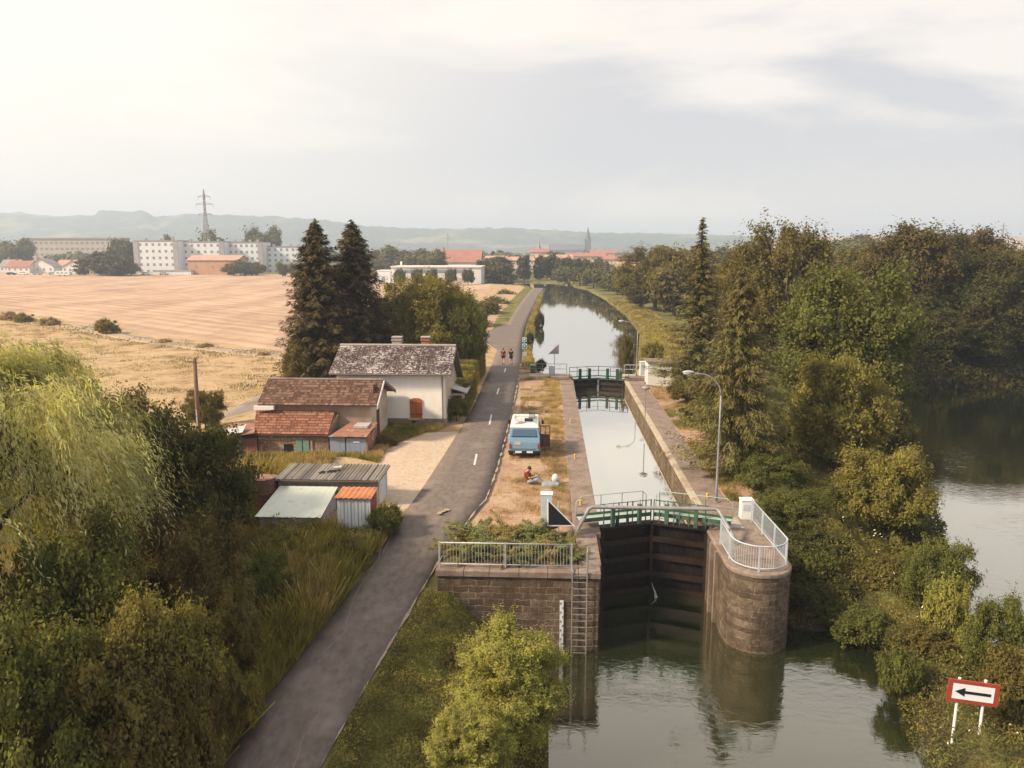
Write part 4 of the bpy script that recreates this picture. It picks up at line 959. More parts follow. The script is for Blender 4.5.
for s in ((48.7, bze-.03, 51.0, brz), (54.7, zrr-.2, 51.0, brz)):
    MB().hexa([(xr_, s[0], s[1]-.16), (xr_+.06, s[0], s[1]-.16), (xr_+.06, s[2], s[3]-.16), (xr_, s[2], s[3]-.16)], [(xr_, s[0], s[1]+.06), (xr_+.06, s[0], s[1]+.06), (xr_+.06, s[2], s[3]+.06), (xr_, s[2], s[3]+.06)]).build('verge_board', M['blue_white'] if s[0] < 50 else M['grey_wood'], bh)
MB().box(bxl-.15, bxl+1.15, 48.55, 48.75, bze-.28, bze-.04).build('fascia_board', M['white_paint'], bh)
for yy, z0_, hh in ((50.1, 2.6, 1.15), (51.6, 2.6, 1.15)):
    w_ = MB().box(gx_, gx_+.02, yy-.35, yy+.35, z0_, z0_+hh).build('window', M['dark'], bh)
    MB().box(gx_+.021, gx_+.055, yy-.42, yy-.37, z0_-.03, z0_+hh+.03).build('frame', M['rust_brown'], w_); MB().box(gx_+.021, gx_+.055, yy+.37, yy+.42, z0_-.03, z0_+hh+.03).build('frame', M['rust_brown'], w_)
    MB().box(gx_+.021, gx_+.05, yy-.30, yy-.01, z0_+.03, z0_+hh-.03).build('shutter', M['maroon_paint'], w_)
    MB().box(gx_+.021, gx_+.09, yy-.45, yy+.45, z0_-.10, z0_-.035).build('sill', M['concrete'], w_)
MB().box(gx_, gx_+.02, 50.7, 51.55, 0, 1.9).build('door', M['rust_and_lip_shade'], bh)
# lower lean-to, red tiled
lx0 = atY(253.7, 435.8, 46.2)[0]; lx1, lz = atY(326, 435, 46.2); tx0 = atY(263.5, 411, 49.1)[0]; tx1, tzr = atY(334.8, 411, 49.1)
ln_ = MB().prismx([(46.5, -.4), (49.19, -.4), (49.19, tzr-.14), (46.5, lz+.02)], lx0+.15, lx1+.05).build('lean_to', M['rubble'], bh)
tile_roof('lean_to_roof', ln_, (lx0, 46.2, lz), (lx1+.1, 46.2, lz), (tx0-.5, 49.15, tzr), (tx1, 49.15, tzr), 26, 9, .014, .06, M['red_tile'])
sx, sz = atY(282, 416, 48.6)
MB().hexa([(sx-.16, 48.0, sz-.36), (sx+.18, 48.0, sz-.36), (sx+.24, 48.65, sz+.02), (sx-.10, 48.65, sz+.02)], [(sx-.16, 48.0, sz-.28), (sx+.18, 48.0, sz-.28), (sx+.24, 48.65, sz+.10), (sx-.10, 48.65, sz+.10)]).build('skylight', M['white_paint'], ln_)
dx0, dz1 = atY(297, 440, 46.5); dx1 = atY(307, 440, 46.5)[0]
MB().box(atY(283.5, 440, 46.5)[0], atY(292.5, 440, 46.5)[0], 46.47, 46.497, -.2, atY(288, 444, 46.5)[1]).build('doorway', M['dark'], ln_)
dd = MB().box(atY(296, 440, 46.5)[0], atY(309, 440, 46.5)[0], 46.42, 46.497, -.15, dz1).build('door', M['teal_paint'], ln_)
MB().box(atY(302.5, 440, 46.5)[0]-.015, atY(302.5, 440, 46.5)[0]+.015, 46.405, 46.418, -.15, dz1).build('door_gap', M['dark'], dd)
MB().box(atY(310.5, 440, 46.5)[0], atY(312.5, 440, 46.5)[0], 46.44, 46.497, -.1, dz1).build('jamb', M['pale_board'], ln_)
# small rusty lean-to on the right
rx0, rz0 = atY(329, 436.5, 46.3); rx1 = atY(367, 436, 46.3)[0]; _, rz1 = atY(350, 426, 48.2)
ls = MB().box(rx0+.05, rx1-.05, 48.3, 48.4, -.3, rz1-.1).build('back_wall', M['grey_wood'], bh)
r2 = MB(); r2.hexa([(rx0, 46.2, rz0), (rx1, 46.2, rz0), (rx1+.1, 48.9, rz1+.06), (rx0+.7, 48.9, rz1+.06)], [(rx0, 46.2, rz0+.04), (rx1, 46.2, rz0+.04), (rx1+.1, 48.9, rz1+.10), (rx0+.7, 48.9, rz1+.10)])
r2.build('rusty_roof', M['rust_brown'], bh)
sx0 = rx0+1.0; MB().box(sx0+.2, sx0+1.1, 47.6, 48.7, rz1-.02, rz1+.13).build('roof_patch', M['grey_sheet'], bh)
MB().box(rx0, rx0+.95, 46.42, 46.48, -.3, rz0-.02).build('blue_door', M['blue_paint'], bh)
MB().box(rx0+1.0, rx0+1.55, 46.5, 46.55, -.3, rz0-.02).build('rusty_door', M['rust_and_lip_shade'], bh)
MB().box(rx1-1.35, rx1-.1, 46.42, 46.48, -.3, rz0-.12).build('blue_door', M['blue_paint'], bh)
MB().box(rx1-.09, rx1-.01, 46.4, 49.15, -.3, rz0-.02).build('side_wall', M['rust_brown'], bh)
MB().box(rx1-.9, rx1-.5, 46.395, 46.415, .75, .85).build('door_sign', M['white_paint'], bh)
# --- low shed at the left end
sh = thing('low_shed', 'low shed with a patched tin roof at the left end of the brown house', 'shed', (-20, 46.5, -.2))
ax0, az0 = atY(213, 438.5, 45.8); ax1, az1 = atY(254, 433, 45.8); bx0, bz0 = atY(232, 424, 48.2); bx1, bz1 = atY(257, 424, 48.2)
MB().box(ax0+.5, ax1-.1, 46.3, 48.0, -.7, az0-.06).build('wall', M['grey_wood'], sh)
MB().hexa([(ax0, 45.8, az0-.02), (ax1, 45.8, az1-.04), (bx1, 48.3, bz1), (bx0, 48.3, bz0)], [(ax0, 45.8, az0+.04), (ax1, 45.8, az1+.02), (bx1, 48.3, bz1+.06), (bx0, 48.3, bz0+.06)]).build('roof', M['rust_brown'], sh)
MB().hexa([(ax0-.1, 45.75, az0+.045), (ax1-.7, 45.75, az1+.03), (ax1-.8, 46.7, az1+.30), (ax0+.5, 46.7, az0+.34)], [(ax0-.1, 45.75, az0+.07), (ax1-.7, 45.75, az1+.055), (ax1-.8, 46.7, az1+.33), (ax0+.5, 46.7, az0+.37)]).build('roof_sheet', M['grey_sheet'], sh)
MB().box(ax0+.8, ax0+1.5, 46.25, 46.295, -.5, az0-.12).build('grey_door', M['blue_paint'], sh); MB().box(ax0+1.75, ax0+2.55, 46.25, 46.295, -.5, az0-.1).build('maroon_door', M['maroon_paint'], sh)
# --- corrugated shed group
YF = 36.6
cx0, cz0 = atY(275, 478, YF); cx1, _ = atY(379.5, 479, YF); dx0, dz0 = atY(284, 464, YF+1.9); dx1, _ = atY(388, 464.5, YF+1.9)
cs = thing('corrugated_shed', 'long shed with a broken corrugated grey roof beside the towpath', 'shed', ((cx0+cx1)/2, YF, 0))
zb_ = -.45
MB().prismx([(YF+.12, zb_), (YF+1.95, zb_), (YF+1.95, dz0-.12), (YF+.12, cz0-.08)], cx0+.1, cx1-.1).build('wall', M['corrugated_dark'], cs)
crf = tile_roof('roof', cs, (cx0, YF-.1, cz0-.03), (cx1, YF-.1, cz0-.03), (cx0+.15, YF+2.1, dz0), (cx1+.12, YF+2.1, dz0), 30, 1, .035, .0, M['corrugated_old'])
MB().box(cx1-.098, cx1-.06, YF+.2, YF+1.9, -.3, cz0-.12).build('white_door', M['blue_white'], cs)
MB().box(cx1-.055, cx1-.02, YF+1.75, YF+1.9, -.3, cz0-.0).build('door_frame', M['blue_white'], cs)
hx_, hz_2 = atY(332, 474, YF+1.0); nrm = (dz0-cz0)/2.2
mb = MB(); 
for (ox, oy, w) in ((-.45, -.15, .35), (0, .0, .5), (.3, .18, .28)):
    z_ = cz0-.03+nrm*(.9+.2+oy)+.045
    mb.add([(hx_+ox-w/2, YF+.8+oy, z_-.05*nrm), (hx_+ox+w/2, YF+.85+oy, z_), (hx_+ox+w/2-.08, YF+1.15+oy, z_+.33*nrm), (hx_+ox-w/2+.1, YF+1.1+oy, z_+.28*nrm)], [(0, 1, 2, 3)])
mb.build('roof_hole', M['dark'], cs)
MB().box(hx_+.0, hx_+.4, YF+1.2, YF+1.5, cz0+nrm*1.35+.0, cz0+nrm*1.35+.12, .3).build('loose_sheet', M['pale_board'], cs)
# mint lean-to
mx0, mz0 = atY(255, 516, 34.2); mx1, _ = atY(321, 516.5, 34.2); nx0, nz0 = atY(279.5, 486, 36.5); nx1, _ = atY(337.5, 487, 36.5)
ms_ = thing('lean_to_shed', 'lean-to shed with a large pale mint sheet roof', 'shed', ((mx0+mx1)/2, 34.3, 0))
MB().hexa([(mx0+.15, 34.35, zb_-.3), (mx1-.12, 34.35, zb_-.3), (nx1-.12, 36.55, zb_-.3), (nx0+.1, 36.55, zb_-.3)], [(mx0+.15, 34.35, mz0-.05), (mx1-.12, 34.35, mz0-.05), (nx1-.12, 36.55, nz0-.06), (nx0+.1, 36.55, nz0-.06)]).build('wall', M['pale_board'], ms_)
tile_roof('roof', ms_, (mx0, 34.15, mz0-.02), (mx1, 34.15, mz0-.02), (nx0, 36.6, nz0), (nx1, 36.6, nz0), 9, 1, .008, 0, M['mint_sheet'], .03)
MB().box(mx0+1.7, mx1-.5, 34.31, 34.345, zb_, mz0-.1).build('white_panel', M['blue_white'], ms_)
# rusty cabinet with white metal door
kx0, kz0 = atY(335, 497.5, 33.3); kx1, _ = atY(370, 498, 33.3); jx1, jz = atY(376.5, 489, 34.6)
kb = thing('metal_cabinet_shed', 'tall narrow shed with rusty orange roof and white ribbed door', 'shed', ((kx0+kx1)/2, 33.4, 0))
MB().box(kx0+.05, kx1-.02, 33.4, 34.7, -.6, kz0-.04).build('body', M['rust_red'], kb)
tile_roof('roof', kb, (kx0-.03, 33.25, kz0-.01), (kx1+.06, 33.25, kz0-.01), (kx0-.03, 34.8, kz0+.05), (kx1+.06, 34.8, kz0+.05), 7, 1, .02, 0, M['rust_orange'], .03)
mb = MB(); nb = 9
for k in range(nb):
    a_ = kx0+.06+(kx1-kx0-.16)*k/nb; mb.box(a_+.01, a_+(kx1-kx0-.16)/nb-.01, 33.35-(.02 if k % 2 else 0), 33.395, -.45, kz0-.12)
mb.build('door', M['blue_white'], kb); MB().box(kx1-.09, kx1-.01, 33.33, 33.395, -.6, kz0-.05).build('corner_post', M['blue_white'], kb)
# rusty junk drums left of the sheds
for (px_, py_, w, h_, lab) in ((264, 502, .55, 1.5, 'rusty brown tank left of the corrugated shed'), (271, 487, .42, 1.3, 'dark stacked rusty drum behind the rusty tank')):
    x_, _ = atY(px_, py_, 36.3 if px_ < 268 else 37.0); yy = 36.3 if px_ < 268 else 37.0
    g_ = thing('rusty_tank', lab, 'tank', (x_, yy, -.3)); MB().tube([(x_, yy, -.6), (x_, yy, h_*.98), (x_, yy, h_)], [w, w, w*.9], 14).build('drum', M['rust_and_lip_shade'], g_)
    for z_ in (.3, .8): MB().tube([(x_, yy, z_), (x_, yy, z_+.05)], w+.02, 14).build('hoop', M['rust_red'], g_)
    MB().tube([(x_, yy, h_+.002), (x_, yy, h_+.06)], [w*1.05, w*.8], 12).build('lid', M['rust_brown'], g_)
x_, _ = atY(310, 462, 40); g_ = thing('stone_heap', 'small heap of pale stones behind the corrugated shed', 'stone heap', (x_, 40, 0)); mb = MB()
for k in range(9): mb.ball((x_+random.uniform(-.7, .7), 40+random.uniform(-.4, .4), .15+random.random()*.5), random.uniform(.2, .4), 7, 5)
mb.build('stones', M['kerbstone'], g_)
# wooden pole
x_, z_ = atY(194.5, 358, 51.5); xb_, zb2 = atY(199, 436, 51.5)
ug = thing('utility_pole', 'weathered wooden pole standing in front of a round bush', 'utility pole', (xb_, 51.5, -.4))
MB().tube([(xb_, 51.5, -.9), (x_, 51.5, z_)], [.17, .12], 10).build('pole', M['pole_wood'], ug, True)
MB().box(x_-.55, x_+.05, 51.35, 51.45, z_-.28, z_-.20).build('cross_arm', M['pole_wood'], ug); MB().tube([(x_-.5, 51.4, z_-.2), (x_-.5, 51.4, z_-.06)], .035).build('insulator', M['white_paint'], ug)
MB().box(xb_-.02, xb_+.05, 51.31, 51.36, 0.0, 1.7).build('cable_guard', M['galv'], ug)

# ================================================================== camper van
vx0, _ = atY(509, 455, 45.9); vx1, _ = atY(539.5, 455, 45.9); vcx = (vx0+vx1)/2
van = thing('camper_van', 'old blue camper van with white roof parked on the dry grass', 'van', (vcx, 45.9, .02))
hw = .95; LV = 4.3
def vprof(zlist):  # profile in (y,z) side view, rear at y=0
    return zlist
body = MB(); sec = [(0.02, .42), (LV-.05, .42), (LV, .75), (LV-.02, 1.05), (LV-.45, 1.30), (LV-.50, 1.32), (.06, 1.32), (0.0, 1.0)]
body.prismx(sec, -hw, hw).build('body', M['van_blue'], van, world=False, bevel=.05)
MB().hexa([(-hw+.01, .07, 1.321), (hw-.01, .07, 1.321), (hw-.01, LV-.5, 1.321), (-hw+.01, LV-.5, 1.321)], [(-hw+.12, .20, 1.86), (hw-.12, .20, 1.86), (hw-.12, LV-.95, 1.86), (-hw+.12, LV-.95, 1.86)]).build('upper_body', M['van_blue'], van, world=False, bevel=.04)
MB().hexa([(-hw+.06, .16, 1.862), (hw-.06, .16, 1.862), (hw-.06, LV-.88, 1.862), (-hw+.06, LV-.88, 1.862)], [(-hw+.14, .30, 2.06), (hw-.14, .30, 2.06), (hw-.14, LV-1.0, 2.06), (-hw+.14, LV-1.0, 2.06)]).build('roof', M['van_white'], van, world=False, bevel=.05)
def slab(y0, z0, y1, z1, w0, w1, off):  # thin pane on the sloped rear/front
    n = Vector((0, z1-z0, -(y1-y0))).normalized()*off
    a = [(-w0, y0, z0), (w0, y0, z0), (w1, y1, z1), (-w1, y1, z1)]
    return [(x, y-abs(n.y)*(1 if off > 0 else -1), z) for x, y, z in a]
rw = MB(); rw.hexa([(-.74, .035, 1.37), (.74, .035, 1.37), (.74, .10, 1.37), (-.74, .10, 1.37)], [(-.70, .145, 1.78), (.70, .145, 1.78), (.70, .21, 1.78), (-.70, .21, 1.78)])
rw = rw.build('rear_window', M['van_glass'], van, world=False)
MB().hexa([(-.78, .045, 1.335), (.78, .045, 1.335), (.78, .09, 1.335), (-.78, .09, 1.335)], [(-.78, .052, 1.368), (.78, .052, 1.368), (.78, .1, 1.368), (-.78, .1, 1.368)]).build('window_seal', M['rubber'], rw, world=False)
MB().hexa([(-.72, LV-.47, 1.36), (.72, LV-.47, 1.36), (.72, LV-.50, 1.36), (-.72, LV-.50, 1.36)][::-1], [(-.68, LV-.86, 1.80), (.68, LV-.86, 1.80), (.68, LV-.90, 1.80), (-.68, LV-.90, 1.80)][::-1]).build('windscreen', M['van_glass'], van, world=False)
for s in (-1, 1):
    for (y0, y1) in ((.45, 1.35), (1.5, 2.4), (2.6, 3.3)):
        xx0, xx1 = hw-.012, hw-.10
        MB().hexa([(s*xx0, y0, 1.40), (s*xx0, y1, 1.40), (s*(xx0-.03), y1, 1.40), (s*(xx0-.03), y0, 1.40)], [(s*xx1, y0+.02, 1.78), (s*xx1, y1-.02, 1.78), (s*(xx1-.03), y1-.02, 1.78), (s*(xx1-.03), y0+.02, 1.78)]).build('side_window', M['van_glass'], van, world=False)
    for yy in (.85, LV-.85):
        w_ = MB().tube([(s*(hw-.24), yy, .33), (s*(hw+.01), yy, .33)], .33, 18).build('wheel', M['rubber'], van, world=False)
        MB().tube([(s*(hw+.012), yy, .33), (s*(hw+.035), yy, .33)], [.19, .15], 14).build('hub_cap', M['chrome'], w_, world=False)
    MB().box(s*.86-.05, s*.86+.05, -.03, .02, .62, .92).build('tail_lamp', M['tail_red'], van, world=False)
    MB().tube([(s*.68, LV-.01, .78), (s*.68, LV+.05, .78)], .11, 12).build('headlight', M['lamp_glass'], van, world=False)
    MB().box(s*1.08-.07, s*1.08+.07, LV-.75, LV-.70, 1.35, 1.6).build('mirror', M['black'], van, world=False)
MB().box(-.97, .97, -.10, -.01, .36, .50).build('rear_bumper', M['rubber'], van, world=False, bevel=.02)
MB().box(-.95, .95, LV+.01, LV+.12, .36, .52).build('front_bumper', M['chrome'], van, world=False, bevel=.02)
MB().box(-.55, -.15, -.115, -.102, .38, .49).build('number_plate', M['white_paint'], van, world=False)
MB().box(.15, .52, -.115, -.102, .38, .49).build('number_plate', M['white_paint'], van, world=False)
MB().box(-.60, -.22, -.015, -.0, .86, 1.04).build('rear_badge_panel', M['gable_render'], van, world=False)
MB().box(-.70, .7, .0, .01, .58, .60).build('tailgate_gap', M['rubber'], van, world=False)
mb = MB(); mb.tube([(-.48, .62, 2.062), (-.48, .62, 2.26)], [.34, .32], 20); mb.build('spare_wheel_cover', M['van_white'], van, True, .03, world=False)
MB().box(-.62, -.34, .44, .60, 2.262, 2.275).build('cover_mark', M['maroon_paint'], van, world=False)
mb = MB()
for yy in (.7, 1.5, 2.3): mb.box(-.68, .68, yy, yy+.05, 2.10, 2.14)
for xx in (-.68, .64): mb.box(xx, xx+.04, .5, 2.8, 2.08, 2.12)
for xx in (-.6, .6):
    for yy in (.7, 2.3): mb.box(xx-.02, xx+.02, yy, yy+.04, 2.03, 2.10)
mb.build('roof_rack', M['galv'], van, world=False)
MB().box(-.02, .5, .95, 1.35, 2.062, 2.24).build('roof_box', M['black'], van, world=False, bevel=.03); MB().box(.2, .62, 1.6, 2.2, 2.141, 2.30).build('roof_bag', M['cloth_grey'], van, world=False, bevel=.06)
# side door panels, swung open
dr = MB().hexa([(hw+.01, 1.0, .5), (hw+.62, .92, .5), (hw+.62, .96, .5), (hw+.01, 1.04, .5)], [(hw-.02, 1.0, 1.30), (hw+.60, .92, 1.30), (hw+.60, .96, 1.30), (hw-.02, 1.04, 1.30)]).build('side_door', M['rust_and_lip_shade'], van, world=False)
for (x0_, x1_, z0_, z1_) in ((0, .62, 1.80, 1.86), (0, .05, 1.3, 1.80), (.57, .62, 1.3, 1.80), (.29, .33, 1.3, 1.8)):
    MB().box(hw+x0_, hw+x1_, .92, .97, z0_, z1_).build('window_frame', M['mesh_dark'], dr, world=False)

# ================================================================== people
def person(label, joints, mats, loc, rz=0, scale=1, hold=None):
    g = thing('person', label, 'person', loc, rz)
    g.scale = (scale,)*3
    J = joints
    def P(k): return Vector(J[k])
    b = MB()
    b.tube([P('pelvis')-(P('chest')-P('pelvis'))*.12, P('pelvis'), P('pelvis').lerp(P('chest'), .45), P('chest'), P('neck')-(P('neck')-P('chest'))*.25, P('neck')], [.12, .155, .135, .165, .12, .06], 14)
    hd = (P('head')-P('neck')).normalized()
    b.tube([P('neck')-hd*.05, P('neck')+hd*.09], [.06, .055], 10)
    hc = P('head'); b.ball(hc, .115, 16, 12, (.82, .95, 1.12))
    f = P('face').normalized(); b.ball(hc+f*.105-hd*.02, .022, 8, 6); b.ball(hc+f*.06-hd*.07, .055, 10, 8)
    sd_ = f.cross(hd).normalized()
    for s in (-1, 1): b.ball(hc+sd_*s*.098, .028, 8, 6, (.5, 1, 1.2))
    for s in ('L', 'R'):
        b.tube([P('sh'+s), P('el'+s), P('wr'+s)], [.056, .043, .029], 10); b.ball(P('sh'+s), .062, 10, 8)
        b.tube([P('neck').lerp(P('chest'), .4), P('sh'+s)], [.06, .058], 8)
        b.tube([P('hip'+s), P('kn'+s), P('an'+s)], [.088, .058, .038], 12); b.ball(P('hip'+s), .10, 10, 8); b.ball(P('kn'+s), .060, 10, 8)
        fd = P('toe'+s)-P('an'+s); b.tube([P('an'+s)-fd*.25+Vector((0, 0, -.03)), P('an'+s)+fd*.4+Vector((0, 0, -.02)), P('toe'+s)], [.04, .042, .03], 10)
        # hand: palm, four fingers, thumb
        w = P('wr'+s); d_ = (w-P('el'+s)).normalized(); a_ = d_.cross(Vector((0, 1, .2))).normalized(); c_ = d_.cross(a_)
        b.tube([w, w+d_*.045, w+d_*.085], [.027, .036, .03], 10)
        for i, l in enumerate((.065, .078, .072, .055)):
            o_ = w+d_*.08+a_*(.03-.02*i); b.tube([o_, o_+d_*l*.55, o_+d_*l+c_*l*.35], [.0105, .0095, .008], 6)
        o_ = w+d_*.03+a_*.03; b.tube([o_, o_+d_*.035+a_*.025, o_+d_*.065+a_*.03], [.012, .011, .009], 6)
    bo = b.build('body', M['skin'], None, True); bo.name = 'body'; bo.parent = g
    rm = bo.modifiers.new('skin', 'REMESH'); rm.mode = 'VOXEL'; rm.voxel_size = .011; rm.use_smooth_shade = True
    sm_ = bo.modifiers.new('smooth', 'SMOOTH'); sm_.iterations = 2; sm_.factor = .5
    def cloth(name, parts, mat):
        c = MB()
        for pts, rr in parts:
            c.tube(pts, rr, 14)
            for p, r_ in zip(pts, rr): c.ball(p, r_*.99, 10, 8)
        co = c.build(name, mat, None, True); co.parent = g
        r_ = co.modifiers.new('cloth', 'REMESH'); r_.mode = 'VOXEL'; r_.voxel_size = .016; r_.use_smooth_shade = True
        s2 = co.modifiers.new('smooth', 'SMOOTH'); s2.iterations = 3
    cloth('shirt', [([P('pelvis')+(P('chest')-P('pelvis'))*.1, P('pelvis').lerp(P('chest'), .5), P('chest')], [.165, .155, .18])]+[([P('chest').lerp(P('neck'), .5), P('sh'+s), P('sh'+s).lerp(P('el'+s), .6)], [.10, .082, .068]) for s in 'LR'], mats[0])
    e = mats[3] if len(mats) > 3 else .9
    cloth('trousers', [([P('pelvis'), P('hip'+s), P('hip'+s).lerp(P('kn'+s), min(e*2, 1))]+([P('kn'+s).lerp(P('an'+s), e)] if e > .5 else []), [.155, .115, .085]+([.062] if e > .5 else [])) for s in 'LR'], mats[1])
    h_ = MB(); h_.ball(hc+hd*.03-f*.02, .122, 16, 12, (.86, .98, 1.0)); ho = h_.build('hair', mats[2], None, True); ho.parent = g
    for s in 'LR':
        fd = P('toe'+s)-P('an'+s); k_ = MB(); k_.tube([P('an'+s)-fd*.3+Vector((0, 0, -.035)), P('an'+s)+fd*.4+Vector((0, 0, -.03)), P('toe'+s)+fd*.08], [.05, .052, .036], 10)
        so_ = k_.build('shoe', M['rubber'], None, True); so_.parent = g
    for s in (-1, 1):
        e_ = MB(); e_.ball(hc+f*.098+sd_*s*.035+hd*.005, .011, 6, 5); eo = e_.build('eye', M['black'], None); eo.parent = g
    return g
walkJ = lambda ph: dict(pelvis=(0, 0, .95), chest=(0, .02, 1.32), neck=(0, .02, 1.5), head=(0, .04, 1.64), face=(0, 1, 0),
    shL=(-.19, 0, 1.43), elL=(-.25, -.08*ph, 1.15), wrL=(-.24, .10*ph, .93), shR=(.19, 0, 1.43), elR=(.25, .08*ph, 1.15), wrR=(.24, .12, .95-.02*ph),
    hipL=(-.09, 0, .92), knL=(-.10, .16*ph+.02, .50), anL=(-.10, .24*ph, .10), toeL=(-.10, .24*ph+.15, .04), hipR=(.09, 0, .92), knR=(.10, -.06*ph+.04, .50), anR=(.10, -.26*ph, .12), toeR=(.10, -.26*ph+.14, .04))
x_, y_ = at(503.2, 364.5); person('left runner on the towpath in a dark red top seen from behind', walkJ(1), (M['cloth_navy'], M['cloth_black'], M['hair_brown'], .25), (x_, y_, .03))
x_, y_ = at(511, 365); person('right runner on the towpath dressed all in black', walkJ(-1), (M['cloth_black'], M['cloth_black'], M['hair_brown'], .25), (x_, y_, .03))
sitJ = dict(pelvis=(0, 0, .16), chest=(-.10, .0, .50), neck=(-.06, 0, .68), head=(0.02, 0, .80), face=(.95, 0, -.3),
    shL=(-.08, .19, .60), elL=(.06, .26, .38), wrL=(.28, .14, .40), shR=(-.08, -.19, .60), elR=(.06, -.26, .38), wrR=(.28, -.12, .40),
    hipL=(.02, .10, .14), knL=(.42, .14, .40), anL=(.66, .12, .09), toeL=(.82, .13, .05), hipR=(.02, -.10, .14), knR=(.46, -.13, .30), anR=(.80, -.13, .08), toeR=(.96, -.14, .06))
x_, y_ = at(529, 484); person('person in a brick red shirt sitting on the ground behind the van', sitJ, (M['cloth_red'], M['cloth_grey'], M['hair_brown'], .9), (x_, y_, tz(x_, y_)+.02), R(-8), 1.05)
bk = thing('blanket', 'crumpled grey and white blanket on the ground beside the sitting person', 'blanket', (x_+1.3, y_-.3, tz(x_, y_)))
mb = MB(); n_ = 16; bx0, by0 = x_+1.2, y_-.25; zg = tz(x_+1.3, y_)+.03
vs = [(bx0+.9*i/n_-.45+.06*math.sin(j*.9), by0+.6*j/n_-.3, zg+.10+.13*float(fbm(i*.9, j*.9, 2.3, 8))+.0) for j in range(n_) for i in range(n_)]
vs += [(v_[0], v_[1], zg-.04) for v_ in vs]; o_ = n_*n_
fs = [(j*n_+i, j*n_+i+1, (j+1)*n_+i+1, (j+1)*n_+i) for j in range(n_-1) for i in range(n_-1)]
rim = [i for i in range(n_)]+[j*n_+n_-1 for j in range(1, n_)]+[(n_-1)*n_+i for i in range(n_-2, -1, -1)]+[j*n_ for j in range(n_-2, 0, -1)]
fs += [(rim[k], o_+rim[k], o_+rim[(k+1) % len(rim)], rim[(k+1) % len(rim)]) for k in range(len(rim))]
mb.add(vs, fs); mb.build('cloth', M['cloth_grey'], bk, True)
bg_ = thing('white_bag', 'white rucksack standing at the feet of the sitting person', 'bag', (x_+1.35, y_+.15, zg)); 
MB().ball((x_+1.42, y_+.12, zg+.26), .24, 14, 10, (.8, .6, 1.15)).build('bag_body', M['cloth_white'], bg_, True); MB().ball((x_+1.42, y_-.06, zg+.18), .13, 12, 8, (1, .6, .9)).build('front_pocket', M['cloth_grey'], bg_, True)
MB().tube([(x_+1.36, y_+.12, zg+.5), (x_+1.42, y_+.12, zg+.58), (x_+1.48, y_+.12, zg+.5)], .012).build('handle', M['cloth_black'], bg_)

# ================================================================== far town
def win_mesh(w, h):
    return None
def gable_house(name, label, cat, x, y, w, d, hw_, hr, wall, roof, rows=1, cols=4, rz=0, group=None, chim=1, z0=None, axis='x', ww=1.0, wh_=1.2):
    z0 = tz(x, y) if z0 is None else z0
    g = thing(name, label, cat, (x, y, z0), rz, group)
    if axis == 'x': MB().prismx([(-d/2, -1), (d/2, -1), (d/2, hw_), (0, hw_+hr-.2), (-d/2, hw_)], -w/2, w/2).build('wall', wall, g, world=False)
    else: MB().prismy([(-w/2, -1), (w/2, -1), (w/2, hw_), (0, hw_+hr-.2), (-w/2, hw_)], -d/2, d/2).build('wall', wall, g, world=False)
    rf = MB(); e = .5
    for s in (-1, 1):
        if axis == 'x':
            a = [(-w/2-e, s*(d/2+e), hw_-.25), (w/2+e, s*(d/2+e), hw_-.25), (w/2+e, 0, hw_+hr), (-w/2-e, 0, hw_+hr)]
        else:
            a = [(s*(w/2+e), -d/2-e, hw_-.25), (s*(w/2+e), d/2+e, hw_-.25), (0, d/2+e, hw_+hr), (0, -d/2-e, hw_+hr)]
        if (axis == 'x') == (s > 0): a = a[::-1]
        rf.hexa([(p[0], p[1], p[2]) for p in a], [(p[0], p[1], p[2]+.25) for p in a])
    ro = rf.build('roof', roof, g, world=False)
    for k in range(chim):
        cx = (-w*.3+k*w*.5); MB().box(cx-.5, cx+.5, .4, 1.3, hw_+hr*.5, hw_+hr+1.3).build('chimney', M['far_red'], ro, world=False)
    if rows and cols:
        me = None
        for r in range(rows):
            for c_ in range(cols):
                cx = -w/2+w*(c_+.5)/cols; cz = hw_*(r+.55)/rows
                if me is None:
                    wo = MB().box(-ww/2, ww/2, -.06, -.01, -wh_/2, wh_/2).build('window', M['far_glass'], g, world=False); me = wo.data
                    MB()
                else: wo = link('window', me, g)
                wo.location = (cx, -d/2, cz)
    return g
def gx(px, Y): return atY(px, 260, Y)[0]
def gz(py, Y): return atY(500, py, Y)[1]
